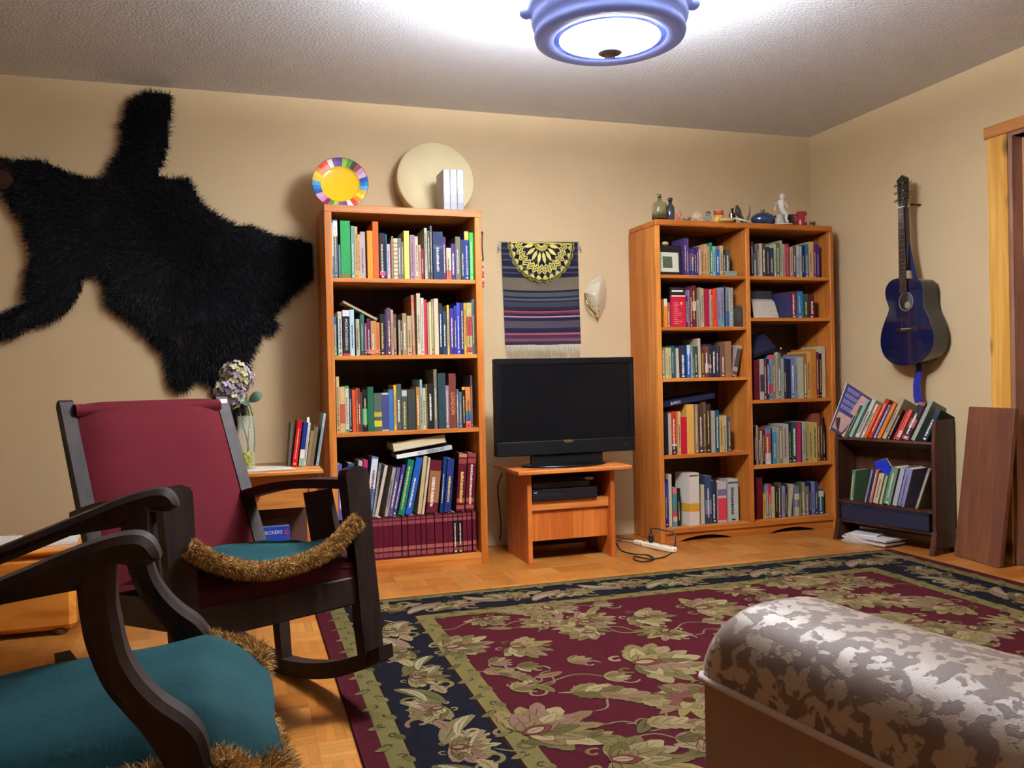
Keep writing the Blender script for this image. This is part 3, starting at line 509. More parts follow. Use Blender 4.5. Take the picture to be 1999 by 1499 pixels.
shelf((1460, 645, 10.706), [(150, 258, 620, '#5a0f20', 0, dict(marks=False)), (270, 348, 600, '#b0a690', 0, dict(bands=[(.2, .62, '#2a2838')], marks=False)), (350, 408, 600, '#5a2a40'), (410, 458, 600, '#2a1f30'), (460, 540, 510, '#6a90b0', 0, dict(bands=[(.9, 1, '#c03050'), (.14, .34, '#c03050')])), (542, 608, 520, '#8a7050'), (610, 648, 450, '#b0a89c'), (650, 710, 470, '#7a7264'), (715, 763, 590, '#a0a890'), (765, 818, 580, '#2a3440'), (820, 910, 600, '#1c1e38', 0, dict(marks=False)), (912, 998, 540, '#7078a0'), (1000, 1058, 540, '#8090a0'), (1060, 1172, 560, '#b0ac90', 0, dict(marks=False)), (1180, 1252, 480, '#8a6a48'), (1254, 1335, 440, '#c8944a'), (1340, 1448, 390, '#b8742e', 0, dict(marks=False)), (1450, 1508, 450, '#6a2038'), (1510, 1565, 480, '#1c1620'), (1567, 1640, 330, '#c0b090', 0, dict(marks=False))], WRS[2], YW, gx0, gx1, 'the divider', 'third shelf, '+bR, G2, .2)
shelf((1460, 790, S), [(150, 188, 470, '#1c1818'), (190, 230, 450, '#a09088'), (240, 282, 570, '#6a4030'), (285, 330, 570, '#b0a090'), (335, 385, 550, '#3a2020'), (390, 510, 510, '#b04030', 0, dict(bands=[(0, .3, '#b0a8a0'), (.85, 1, '#5a6a94')], look='red pale-bottomed')), (520, 545, 500, '#1c2850'), (547, 638, 600, '#3c88a0'), (640, 690, 490, '#a0a090'), (692, 775, 470, '#8a7a68'), (780, 895, 420, '#b0a898'), (900, 958, 400, '#1a1c20'), (960, 1080, 390, '#304a48'), (1090, 1165, 390, '#b82850', 0, dict(marks=False)), (1168, 1197, 380, '#3a1a2a'), (1200, 1258, 370, '#b8b4a8'), (1260, 1338, 400, '#a89a68'), (1340, 1428, 400, '#c0a850'), (1430, 1525, 390, '#c8b068'), (1530, 1580, 200, '#8a4a38'), (1582, 1638, 180, '#4a3020'), (1640, 1685, 400, '#1c1a24')], WRS[3], YW, gx0, gx1, 'the divider', 'fourth shelf, '+bR, G2, .2)
shelf((1460, 910, 10.706), [(180, 320, 240, '#5a0f1a', 0, dict(marks=False)), (330, 385, 580, '#d0a838'), (390, 438, 420, '#8a8088'), (440, 510, 380, '#8a8088', 0, dict(bands=[(.42, 1, '#a81a48')], look='grey crimson-topped')), (515, 580, 430, '#c0b078', 0, dict(marks=False)), (590, 648, 400, '#2a2420'), (650, 710, 350, '#5a4838'), (740, 798, 420, '#8a8aa0'), (800, 840, 380, '#2c2438'), (845, 915, 385, '#b8ac80', 55, dict(marks=False)), (985, 1080, 420, '#6a7088', 0, dict(bands=[(.55, .75, '#c0baa8'), (.0, .3, '#a8a890')])), (1082, 1140, 360, '#4a4a34'), (1145, 1210, 340, '#8a8664'), (1215, 1290, 430, '#7a6a5a'), (1295, 1338, 340, '#22245a'), (1340, 1418, 330, '#8088a0'), (1420, 1480, 330, '#3a3670'), (1490, 1600, 500, '#1c5a58', 0, dict(bands=[(.72, .96, '#b8c0b4')], look='thick teal white-labelled'))], .080, WY0+.06, gx0, gx1, 'the divider', 'bottom shelf, '+bR, G2, .2)
lying((1293, 796), (1396, 776), YW+.01, .028, .18, '#1a1c34', 'navy book lettered BARN lying across the fourth-shelf row', G2, text=('BARN', '#d0ccd8', .66, .84))
# ================================================================== on top of the narrow bookcase
# painted plate leaning on the wall
pc = PY(664, 351, BACK-.11); pe = PY(716, 361, BACK-.11); PR = .142
tiltp = math.radians(14); pn = unit((-.12, -math.cos(tiltp), math.sin(tiltp)))
px_ = unit(np.cross((0, 0, 1), pn))*-1; px_ = unit((1, 0, 0)-pn*pn[0]); pup = np.cross(px_, pn)*-1
pup = pup if pup[2] > 0 else -pup
pcz = LH+PR*math.cos(tiltp)*1.0+.003; pc = np.array([PY(664, 351, BACK-.24)[0], BACK-.24, pcz])
plate = thing('plate', 'round yellow plate with rainbow striped rim leaning on the wall', 'plate', (pc[0], pc[1], LH))
MB().lathe([(.0, .004), (.085, .004), (.098, .010), (.100, .012), (.098, .007), (.085, -.002), (0, -.002)], pc, n=48, axis=pn).build('well', M('#f2c21c', .18, coat=.5), plate)
RIMC = ['#6a4a86', '#5a4a90', '#8cb83c', '#5a8a3c', '#3c4a34', '#a04a5c', '#c896b0', '#d8b0c0', '#2a4c94', '#2a78b0', '#58a0c0', '#f0a828', '#f4d048', '#f08828', '#d8402c', '#e8e4dc', '#6a4a86', '#7a5a90', '#a8c83c', '#4a7a3c', '#8a2444', '#c88ab0', '#d8a8c0', '#2a4c94', '#2a78b0', '#58a0c0', '#f0b838', '#f4c848', '#f08828', '#d8402c', '#e85a2c', '#e8e4dc']
for k, c in enumerate(RIMC):
    G = []
    for i in range(4):
        a = math.radians(105)-2*math.pi*(k+i/3)/len(RIMC)
        G.append([pc+px_*r*math.cos(a)+pup*r*math.sin(a)+pn*h for r, h in ((.097, .0105), (.12, .017), (PR-.002, .022), (PR, .021), (.12, .014), (.097, .007))])
    MB().grid(G, smooth=True).build('rim_stripe', M(c, .2, coat=.5), plate)
MB().tube([pc+px_*PR*math.cos(a)+pup*PR*math.sin(a)+pn*.0215 for a in np.linspace(0, 2*math.pi, 49)], .0016, n=5).build('rim_edge', M('#2a2440', .3), plate)
# frame drum
dcn = unit((-.03, -math.cos(math.radians(9)), math.sin(math.radians(9)))); DR = .214; dd = .075
dx_ = unit((1, 0, 0)-dcn*dcn[0]); dup = np.cross(dcn, dx_); dup = dup if dup[2] > 0 else -dup
dcx = PY(850, 339, BACK-.11)[0]; dc = np.array([dcx, BACK-.125, LH+DR*math.cos(math.radians(9))+.012])
drum = thing('frame_drum', 'large round hide frame drum leaning on the wall above the bookcase', 'drum', (dcx, BACK-.1, LH))
MB().lathe([(0, 0), (DR*.5, .0005), (DR-.006, 0), (DR, -.006), (DR+.0005, -.02)], dc, n=64, axis=dcn).build('drumhead', M('#d8c79a', .55, var=.12, scale=9, spec=.3), drum)
MB().lathe([(DR+.0002, -.012), (DR+.001, -dd), (DR-.008, -dd), (DR-.008, -.012)], dc, n=64, axis=dcn).build('hoop', wood('hoop_wood', '#a08458', '#c4aa78', grain=(1, 1, 1), scale=14, rough=.6), drum)
# three boxed volumes
for k in range(3):
    a = PY(867+13.2*k, 408, LY0+.055)[0]; b = PY(879.6+13.2*k, 408, LY0+.055)[0]; h = zat(a, LY0+.055, 330)-LH
    bk = thing('boxed_case', ['white-topped slim silver case nearest the drum centre, one of three', 'white-topped slim silver case standing between two like it', 'white-topped slim silver case at the outer end beside two like it'][k], 'case', ((a+b)/2, LY0+.055, LH), 'slim cases in front of the drum')
    MB().box(a, b, LY0+.055, LY0+.215, LH+.0005, LH+h).build('case_body', M('#1c1a1e', .4), bk)
    q = MB().box(a+.0035, b-.0035, LY0+.0542, LY0+.0552, LH+h*.42, LH+h-.002).build('spine_top', M('#e4e0e4', .35), bk)
    q = MB().box(a+.0035, b-.0035, LY0+.0542, LY0+.0552, LH+h*.22, LH+h*.42).build('spine_middle', M('#857888', .35), bk)
    q = MB().box(a+.0035, b-.0035, LY0+.0542, LY0+.0552, LH+.004, LH+h*.22).build('spine_foot', M('#5c545e', .35), bk)
    MB().box(a-.0004, a, LY0+.058, LY0+.212, LH+.003, LH+h-.003).build('side_print', M('#a098a0', .4), bk)
# things hung on its right-hand side
hk = PX(950, 470, LX1+.006)
lp = thing('cord_loop', 'black cord loop hanging on the side of the narrow bookcase', 'cord', (LX1, LY0+.05, 1.6))
MB().tube([(LX1+.006+.012*math.sin(a)**2, LY0+.05+.035*math.cos(a), 1.655+.075*math.sin(a)) for a in np.linspace(0, 2*math.pi, 25)], .0035, n=6).build('loop', M('#17171a', .5), lp)
MB().tube([(LX1, LY0+.05, 1.732), (LX1+.012, LY0+.05, 1.734)], .003, n=6).build('hook', M('#8a8a8a', .3, 1.), lp)
rd = thing('beaded_ornament', 'small red and white beaded ornament hanging on the bookcase side', 'ornament', (LX1, LY0+.04, 1.5))
for k in range(7):
    MB().ball((LX1+.009, LY0+.03+.006*math.sin(k*2.1), 1.545-.017*k), .0085, 8, 6).build('bead', M(['#b03024', '#d8d0c4', '#a82a20'][k % 3], .35), rd)
MB().tube([(LX1+.002, LY0+.03, 1.575), (LX1+.009, LY0+.03, 1.55)], .0015, n=5).build('string', M('#c8c0b0', .7), rd)
# ornaments among the books
so = thing('dried_starfish', 'spiny pink dried sea creature lying before the second-shelf books', 'ornament', PY(725, 690, LY0+.015))
c0 = PY(727, 689, LY0+.016); c0[2] = LSH[1]+.008
MB().ball(c0, (.014, .010, .008), 10, 6).build('body', M('#c86a50', .6, var=.2, scale=200), so)
for k in range(7):
    a = math.pi*k/6; e = c0+np.array([.045*math.cos(a), -.004, .004+.028*math.sin(a)]); MB().tube([c0, (c0+e)/2+np.array([0, -.004, .006]), e], [.004, .003, .001], n=5).build('arm', M('#d08a6a', .6), so)
# ================================================================== woven hanging
def WP(u, v, off=.006): return PY(u, v, BACK-off)
TL, TR_, BR_, BL_ = WP(978, 474), WP(1127, 474), WP(1134, 672), WP(986, 674)
hang = thing('wall_hanging', 'striped dark woven wall hanging with fringe under a yellow lace doily', 'wall hanging', (TL+TR_)/2)
bandsW = [(0, .30, '#1d1b2b'), (.05, .062, '#4a4a54'), (.10, .112, '#45454f'), (.16, .172, '#3d3d4c'), (.215, .23, '#4c4c58'), (.262, .272, '#383848')]
rowsW = [(0, .045, '#1b1a28'), (.045, .06, '#3c3c48'), (.06, .10, '#1b1a28'), (.10, .115, '#43434d'), (.115, .16, '#1b1a28'), (.16, .17, '#3a3a48'), (.17, .23, '#1b1a28'), (.23, .25, '#4a4a54'), (.25, .285, '#1b1a28'), (.285, .295, '#3a3a48'), (.295, .335, '#191826'), (.335, .455, '#5b5142'), (.455, .475, '#191826'), (.475, .515, '#3c3c40'), (.515, .535, '#1a1926'), (.535, .555, '#44444a'), (.555, .57, '#1a1926'), (.57, .62, '#2f2f34'), (.62, .66, '#1e1c2a'), (.66, .672, '#8c3e42'), (.672, .688, '#5a2836'), (.688, .712, '#241f30'), (.712, .725, '#a8808a'), (.725, .76, '#201c30'), (.76, .83, '#443a42'), (.83, .88, '#1e1b2e'), (.88, .9, '#8a4a54'), (.9, .935, '#3a2432'), (.935, .965, '#6c3c4a'), (.965, 1, '#2a2430')]
mats = []; wv = MB()
for (a, b, c) in rowsW:
    m_ = M(c, .95, var=.22, scale=500, bump=.5, bscale=900, spec=.1)
    if m_ not in mats: mats.append(m_)
    G = []
    for t in (a, (a+b)/2, b):
        G.append([TL*(1-t)*(1-s)+TR_*(1-t)*s+BL_*t*(1-s)+BR_*t*s+np.array([0, -.003*math.sin(s*9+t*3)-.004, -.010*4*s*(1-s)*(1-abs(2*t-1))]) for s in np.linspace(0, 1, 17)])
    wv.grid(G, mats.index(m_))
    wv.grid([[p+np.array([0, .004, 0]) for p in r][::-1] for r in G], mats.index(m_))
wv.build('weave', mats, hang)
fr = MB()
for k in range(150):
    s = (k+random.random()*.8)/150; p0 = BL_*(1-s)+BR_*s+np.array([0, -.004, .002]); l = .068+.016*random.random(); dx = random.uniform(-.007, .007)+(.012*(1-s)-.003)
    fr.tube([p0, p0+np.array([dx*.4, -random.uniform(0, .004), -l*.5]), p0+np.array([dx, -random.uniform(0, .003), -l])], [.0011, .001, .0006], n=4)
tag(fr.build('fringe', M('#d2c9b2', .95, var=.2, scale=300), hang), kind='stuff')
for nm_, c, sg in (('corner_tassel', TL, -1), ('corner_tassel', TR_, 1)):
    t_ = MB()
    for k in range(22): t_.tube([c+np.array([sg*.002, -.004, .004]), c+np.array([sg*random.uniform(.0, .018), -.006, -random.uniform(.005, .03)]), c+np.array([sg*random.uniform(.002, .028), -.004, -random.uniform(.03, .065)])], [.0016, .0012, .0006], n=4)
    tag(t_.build(nm_, M('#a89a84', .95), hang), kind='stuff')
MB().tube([TL+np.array([-.01, -.002, .003]), TR_+np.array([.008, -.002, .003])], .004, n=8).build('hanging_rod', M('#8a7a58', .6), hang)
# yellow lace doily: petals, zigzag rounds and scalloped fans
dl = thing('doily', 'half-round yellow crochet lace doily over the woven hanging', 'doily', (TL+TR_)/2)
m_lace = M('#dccf72', .9, var=.15, scale=400, bump=.4, bscale=700, spec=.1)
dcx_ = (TL+TR_)/2+np.array([.005, -.012, -.004]); DRX, DRZ = .205, .228
def DP(r, a, off=0): return dcx_+np.array([DRX*r*math.cos(a), -off, -DRZ*r*math.sin(a)])
def ribbon(mb, pts, w, th=.0022):
    for p, q in zip(pts[:-1], pts[1:]):
        d = unit(q-p); nrm = np.array([-d[2], 0, d[0]]); mb.obox(p-nrm*w/2-d*w*.3, (q-p)+d*w*.6, nrm*w, (0, -th, 0))
NP = 14
pt_ = MB()
for k in range(8):                                             # inner petals
    a0 = math.pi*(k+.0)/8; a1 = math.pi*(k+1)/8; am = (a0+a1)/2
    pt_.prism([DP(.22, am), DP(.34, a0+.05), DP(.44, a0+.1), DP(.55, am), DP(.44, a1-.1), DP(.34, a1-.05)], (0, -.0022, 0))
pt_.build('inner_petals', m_lace, dl, kind='stuff')
ce_ = MB()
for k in range(16):
    a = math.pi*(k+.5)/16; ribbon(ce_, [DP(.03, a), DP(.2, a)], .004)
for r in (.06, .13, .2): ribbon(ce_, [DP(r, a) for a in np.linspace(.0, math.pi, 20)], .004)
ce_.build('centre_round', m_lace, dl, kind='stuff')
for ro, am, w_ in ((.60, .05, .0075), (.68, .05, .0065), (.75, .045, .006)):
    z_ = MB(); pts = []
    for k in range(2*NP+1): pts.append(DP(ro+(am if k % 2 else -am), math.pi*k/(2*NP)))
    ribbon(z_, pts, w_); z_.build('zigzag_round', m_lace, dl, kind='stuff')
fn = MB()
for k in range(NP):
    a = math.pi*(k+.5)/NP; da = math.pi/NP/2
    for j in range(5):
        b = a+da*(j-2)/2.6; ribbon(fn, [DP(.80, a), DP(.93, b)], .0042)
    ribbon(fn, [DP(.93+.055*math.sin(math.pi*t), a-da+2*da*t) for t in np.linspace(0, 1, 7)], .011)
fn.build('scalloped_edge', m_lace, dl, kind='stuff')
ed = MB(); ribbon(ed, [DP(.99, 0)]+[DP(r, 0) for r in (.5, 0)]+[DP(.5, math.pi), DP(.99, math.pi)], .008); ed.build('folded_edge', m_lace, dl)
# ================================================================== wall sconce
sc = thing('wall_sconce', 'unlit wall sconce with leaf-shaped frosted glass shade and brass arm', 'lamp', WP(1160, 590))
so_ = WP(1181, 582, .0)
OUT = [(1141, 571), (1150, 553), (1163, 543), (1175, 538), (1182, 552), (1184, 575), (1181, 598), (1175, 612), (1167, 624), (1160, 612), (1150, 596)]
OUT = [tuple(q[:2]) for q in bez([(u, v, 0) for u, v in OUT+[OUT[0]]], 4)][:-1]
cen = (1167, 578); G = []
for f in (1.0, .92, .8, .65, .5, .35, .2, 0.0):
    G.append([WP(cen[0]+(u-cen[0])*f, cen[1]+(v-cen[1])*f, .012+.055*(1-f*f)) for u, v in OUT+[OUT[0]]])
mfg, nt, b = _new('frosted_shade'); b.inputs['Base Color'].default_value = lin('#d2c6aa'); b.inputs['Roughness'].default_value = .35; b.inputs['Transmission Weight'].default_value = .25
MB().grid(G).build('glass_shade', mfg, sc)
m_brass = M('#c09a3e', .22, 1.)
MB().tube([WP(1142, 573, .03), WP(1144, 588, .055), WP(1152, 603, .06), WP(1163, 613, .05)], .005, n=8).build('brass_arm', m_brass, sc)
MB().lathe([(.028, 0), (.03, .006), (.02, .014), (.008, .03)], WP(1158, 588, .001), axis=(0, -1, 0), n=20).build('wall_plate', m_brass, sc)
for u, v in ((1152, 590), (1157, 598), (1168, 596), (1169, 607)): MB().ball(WP(u, v, .068), .004, 8, 6).build('screw_cap', m_brass, sc)
MB().tube([WP(1165, 615, .03), WP(1167, 627, .02)], [.006, .002], n=8).build('tail_finial', m_brass, sc)
# ================================================================== television stand, television, player
m_std = wood('stand_oak', '#a9551c', '#cb7630', grain=(1, 1, .05), scale=36, rough=.4)
m_stdh = wood('stand_oak_top', '#b5622a', '#d58a42', grain=(.05, 1, 1), scale=36, rough=.35)
SX0, SX1, SY0, SY1 = 1.415, 1.905, 4.14, 4.50
st = thing('television_stand', 'small orange oak television stand with open shelf and drawer', 'stand', (SX0, SY0, 0))
SZ = .487
MB().box(1.352, 1.985, 4.085, 4.53, SZ-.022, SZ, bev=.004).build('top', m_stdh, st)
MB().box(SX0, SX0+.024, SY0, SY1, 0, SZ-.022, bev=.002).build('side_panel', m_std, st)
MB().box(SX1-.024, SX1, SY0, SY1, 0, SZ-.022, bev=.002).build('side_panel', m_std, st)
MB().box(SX0+.024, SX1-.024, SY0+.03, SY1-.01, .298, .316).build('shelf', m_stdh, st)
MB().box(SX0+.024, SX1-.024, SY0+.045, SY0+.06, .107, .298, bev=.002).build('drawer_front', m_std, st)
MB().box(SX0+.024, SX1-.024, SY0+.03, SY0+.062, .268, .298, bev=.002).build('front_rail', m_stdh, st)
MB().box(SX0+.024, SX1-.024, SY1-.02, SY1-.012, .02, SZ-.03).build('back_panel', m_back, st)
tv = thing('television', 'black flat-screen television standing on the small oak stand', 'television', (1.665, 4.24, SZ))
TX0, TX1 = PY(967.5, 795, 4.20)[0], PY(1239, 790, 4.20)[0]; TZ0, TZ1 = zat(1.66, 4.2, 886), zat(1.66, 4.2, 698.5)
m_blk = M('#07080c', .3, spec=.3); m_blkm = M('#07080b', .5, spec=.25)
hs = MB(); B = .032
hs.obox((TX0, 4.20, TZ1-B), (TX1-TX0, 0, 0), (0, .05, 0), (0, 0, B), 0, .004).obox((TX0, 4.20, TZ0+.075), (B, 0, 0), (0, .05, 0), (0, 0, TZ1-TZ0-B-.075), 0, .003).obox((TX1-B, 4.20, TZ0+.075), (B, 0, 0), (0, .05, 0), (0, 0, TZ1-TZ0-B-.075), 0, .003)
hs.build('bezel', m_blk, tv)
MB().box(TX0, TX1, 4.20, 4.25, TZ0, TZ0+.075, bev=.005).build('speaker_bar', m_blkm, tv)
MB().box(TX0+B-.002, TX1-B+.002, 4.208, 4.24, TZ0+.073, TZ1-B+.002).build('screen', M('#040509', .25, spec=.3), tv)
MB().prism([(TX0+.06, 4.245, TZ0+.04), (TX1-.06, 4.245, TZ0+.04), (TX1-.06, 4.245, TZ1-.05), (TX0+.06, 4.245, TZ1-.05)], (0, .05, 0)).build('rear_shell', m_blkm, tv)
MB().box(1.47, 1.875, 4.215, 4.25, SZ+.008, TZ0+.02, bev=.004).build('neck', m_blkm, tv)
MB().lathe([(.235, SZ+.0005), (.24, SZ+.006), (.225, SZ+.014), (.08, SZ+.02), (0, SZ+.02)], (1.667, 4.26, 0), n=40).build('base', m_blk, tv)
for o in list(tv.children):
    if o.name.startswith('base'):
        for v in o.data.vertices: v.co.y = 4.26+(v.co.y-4.26)*.55
lg = PY(1110, 861, 4.199); text_mesh('VIZIO', .020, M('#c8923c', .4, .4), (lg[0], 4.1993, lg[2]), (1, 0, 0), (0, 0, 1), 'logo', tv)
lv = PY(1222, 868, 4.199); q = MB()
for a, b in (((-.012, .006), (.012, .006)), ((.012, .006), (0, -.009)), ((0, -.009), (-.012, .006))): q.tube([(lv[0]+a[0], 4.1995, lv[2]+a[1]), (lv[0]+b[0], 4.1995, lv[2]+b[1])], .0008, n=4)
q.build('badge', M('#4a4c55', .4), tv)
pl = thing('disc_player', 'black disc player box on the stand shelf under the television', 'player', (1.62, 4.2, .316))
PZ0 = .3165
MB().box(SX0+.03, SX0+.395, SY0+.012, SY0+.28, PZ0+.004, PZ0+.062, bev=.003).build('case', M('#101116', .4), pl)
MB().box(SX0+.045, SX0+.2, SY0+.0108, SY0+.0125, PZ0+.03, PZ0+.038).build('disc_slot', M('#24262c', .3), pl)
MB().box(SX0+.04, SX0+.058, SY0+.0108, SY0+.0125, PZ0+.044, PZ0+.052).build('badge', M('#8a8c92', .4), pl)
for k in range(2): MB().box(SX0+.05+.27*k, SX0+.08+.27*k, SY0+.04, SY0+.2, PZ0, PZ0+.004).build('foot', M('#0a0a0a', .7), pl)
p2 = thing('cable_box', 'slim black receiver stacked on top of the disc player', 'player', (1.62, 4.2, PZ0+.062))
MB().box(SX0+.04, SX0+.36, SY0+.03, SY0+.25, PZ0+.0625, PZ0+.096, bev=.003).build('case', M('#0d0e12', .35), p2)
MB().box(SX0+.14, SX0+.2, SY0+.0288, SY0+.0305, PZ0+.077, PZ0+.083).build('display', M('#2c3036', .25), p2)
rm = thing('remote_control', 'silver-tipped remote control lying on the receiver', 'remote control', (1.73, 4.2, PZ0+.1))
MB().obox((SX0+.24, SY0+.09, PZ0+.0965), (.13, -.07, 0), (.015, .03, 0), (0, 0, .014), 0, .003).build('handset', M('#1a1a1e', .4), rm)
MB().obox((SX0+.335, SY0+.038, PZ0+.0968), (.04, -.0215, 0), (.015, .03, 0), (0, 0, .0145), 0, .003).build('silver_end', M('#b4b2b0', .3, .6), rm)
# power strip and cords
ps = thing('power_strip', 'white power strip lying on the floor beside the wide bookcase', 'power strip', PZ(1270, 1070))
A = PZ(1256, 1066); Bq = PZ(1318, 1079); ax = unit(Bq-A); sd = np.cross((0, 0, 1), ax)
m_pw = M('#e0d6bc', .4)
MB().obox(A-sd*.022, Bq-A, sd*.044, (0, 0, .028), 0, .006).build('body', m_pw, ps)
A0 = PZ(1252, 1064); MB().obox(A0-sd*.017-ax*.05, ax*.05, sd*.034, (0, 0, .024), 0, .005).build('cord_end', m_pw, ps)
for k in range(3):
    c = A+ax*(.05+.075*k); MB().obox(c-sd*.012+np.array([0, 0, .0275]), ax*.024, sd*.024, (0, 0, .001)).build('socket', M('#b8ae96', .5), ps)
(MB().tube(bez([A0-ax*.05+np.array([0, 0, .012]), PZ(1215, 1055, .006), PZ(1203, 1053, .006), (1.93, 4.5, .006), (1.90, 4.60, .005)]), .0045, n=6).build('cord', M('#ddd2b6', .5), ps))
pg = thing('plug', 'black plug with looping cord plugged into the white power strip', 'plug', PZ(1290, 1060))
c = A+ax*.06+np.array([0, 0, .029]); MB().obox(c-ax*.012-sd*.012, ax*.026, sd*.024, (0, 0, .045), 0, .006).build('plug_body', M('#101014', .5), pg)
t0 = c+np.array([0, 0, .045])
MB().tube(bez([t0, t0+np.array([.005, -.01, .035]), PY(1300, 1036, t0[1]-.03), PY(1316, 1040, t0[1]-.06), PY(1319, 1054, t0[1]-.09), PZ(1312, 1078, .004), PZ(1290, 1089, .004), PZ(1262, 1090, .004), PZ(1240, 1086, .004), PZ(1238, 1092, .004), PZ(1255, 1096, .004), PZ(1276, 1091, .008), PZ(1262, 1083, .004), PZ(1235, 1081, .004), PZ(1212, 1074, .004), PZ(1200, 1060, .004), (1.925, 4.46, .004)], 8), .004, n=6).build('cord', M('#101014', .5), pg)
(MB().tube(bez([(SX0-.03, 4.47, .44), PY(972, 950, 4.5), PY(975, 990, 4.52), PY(978, 1030, 4.55), PZ(972, 1060, .006)+np.array([0, .0, 0]), (1.30, 4.62, .006), (1.26, 4.66, .006)], 8), .0035, n=6).build('cord', M('#101014', .5), tv))
# ================================================================== curios in and on the wide bookcase
pf = thing('photo_frame', 'black picture frame with white mat and green photo on top shelf', 'picture frame', (WX0+.05, YW, WLS[0]))
fa, fb = PY(1288, 520, YW)[0], PY(1334, 520, YW)[0]; fz = zat(fa, YW, 477)-WLS[0]; fz = max(fz, .17)
def FB(x0, x1, z0, z1, y0, y1, m, nm): MB().prism([(x0, YW+.012+y0+z0*.06, WLS[0]+z0), (x1, YW+.022+y0+z0*.06, WLS[0]+z0), (x1, YW+.022+y0+z1*.06, WLS[0]+z1), (x0, YW+.012+y0+z1*.06, WLS[0]+z1)], (0, y1-y0, 0)).build(nm, m, pf)
FB(fa, fb, .001, fz, .004, .014, M('#0f0e12', .35), 'frame_board')
for (x0, x1, z0, z1) in ((fa, fa+.012, .001, fz), (fb-.012, fb, .001, fz), (fa+.012, fb-.012, .001, .022), (fa+.012, fb-.012, fz-.022, fz)): FB(x0, x1, z0, z1, -.002, .004, M('#0f0e12', .3), 'frame_bar')
FB(fa+.012, fb-.014, .022, fz-.04, .002, .0045, M('#cfcdb8', .7), 'mat')
FB(fa+.030, fb-.034, .046, fz-.064, .0012, .0025, M('#48543c', .4, var=.7, scale=60), 'photograph')
gb = thing('glass_paperweight', 'pale green glass block lying at the end of the top shelf', 'ornament', PY(1425, 535, YW+.0))
ga, gb_ = PY(1415, 536, YW)[0], PY(1440, 536, YW)[0]
MB().box(ga, gb_, YW, YW+.05, WLS[0]+.0005, WLS[0]+.028, bev=.004).build('glass_block', M('#9fb4ac', .12, spec=.6, trans=.35), gb)
MB().box(ga-.006, gb_-.004, YW-.004, YW+.054, WLS[0]+.028, WLS[0]+.032, bev=.001).build('glass_lid', M('#b8c8c4', .12, trans=.3), gb)
yb_ = thing('yellow_shell', 'small pale yellow shell on top of the photo frame shelf', 'ornament', (fa+.07, YW+.1, WLS[0]))
MB().lathe([(.012, .0005), (.012, .02), (.006, .03), (.006, fz+.008), (.012, fz+.01)], (fa+.075, YW+.07, WLS[0]), n=10).build('stand', M('#2a2030', .6), yb_)
MB().ball((fa+.075, YW+.07, WLS[0]+fz+.018), (.022, .014, .012), 10, 6).build('shell', M('#d0c080', .5), yb_)
rb = PY(1308, 600, YW)[0]; rb2 = PY(1335, 600, YW)[0]
fo = thing('book', 'red book standing face out with yellow disc on its cover', 'book', (rb, YW-.02, WLS[1]), G2)
rh = zat(rb, YW-.022, 576)-WLS[1]
MB().box(rb, rb2, YW-.022, YW-.0195, WLS[1]+.0005, WLS[1]+rh).box(rb, rb2, YW-.006, YW-.0035, WLS[1]+.0005, WLS[1]+rh).box(rb, rb+.002, YW-.0195, YW-.006, WLS[1]+.0005, WLS[1]+rh).build('cover', M('#b01232', .4), fo)
MB().box(rb+.002, rb2-.002, YW-.0195, YW-.006, WLS[1]+.003, WLS[1]+rh-.003).build('pages', m_pages, fo)
MB().lathe([(0, 0), (.0095, 0), (.0095, .0006)], (rb+(rb2-rb)*.7, YW-.022, WLS[1]+rh*.74), axis=(0, -1, 0), n=16).build('yellow_disc', M('#e0b040', .5), fo)
ln = MB()
for k in range(11): ln.box(rb+(rb2-rb)*.15, rb+(rb2-rb)*(.35+.4*random.random()), YW-.0224, YW-.022, WLS[1]+rh*(.1+.065*k), WLS[1]+rh*(.1+.065*k)+.003)
tag(ln.build('cover_text', M('#d8a088', .5), fo), kind='stuff')
MB().box(rb, rb2, YW-.0223, YW-.022, WLS[1]+rh*.955, WLS[1]+rh*.99).build('cream_strip', M('#d8c8a8', .5), fo)
bt = thing('book', 'tall black book standing face out behind the red book', 'book', (rb, YW, WLS[1]), G2)
th_ = zat(rb, YW, 562)-WLS[1]
MB().box(rb+.002, rb2+.004, YW-.002, YW+.02, WLS[1]+.0005, WLS[1]+th_).build('cover', M('#17161a', .4), bt)
MB().box(rb+.012, rb2-.006, YW-.0026, YW-.002, WLS[1]+th_-.022, WLS[1]+th_-.012).build('title', M('#d8d4d0', .5), bt)
MB().box(rb+.004, rb2+.002, YW+.0, YW+.018, WLS[1]+th_, WLS[1]+th_+.0006).build('pages', m_pages, bt)
sb = thing('carved_stone', 'dark carved arch-topped stone standing beside the spiral-bound book', 'ornament', PY(1443, 635, YW))
sx, sx2 = PY(1434, 635, YW)[0], PY(1453, 635, YW)[0]; sx2 = min(sx2, tx1-.002); sz = zat(sx, YW, 596)-WLS[1]; sm_ = (sx+sx2)/2; sr = (sx2-sx)/2
MB().prism([(sx, YW, WLS[1]+.0005), (sx2, YW, WLS[1]+.0005)]+[(sm_+sr*math.cos(a), YW, WLS[1]+sz-sr*.8+sr*.8*math.sin(a)) for a in np.linspace(0, math.pi, 11)], (0, .035, 0)).build('slab', M('#2b2725', .7, var=.3, scale=60, bump=.8, bscale=150), sb)
MB().prism([(sm_+sr*.6*math.cos(a), YW-.002, WLS[1]+sz*.5+sz*.3*math.sin(a)) for a in np.linspace(0, 2*math.pi, 13)[:-1]], (0, .003, 0)).build('carving', M('#3a332e', .7, bump=.8, bscale=200), sb)
mpf = thing('folded_map', 'pale folded map leaning at the divider on second shelf', 'map', (gx0, YW, WRS[1]))
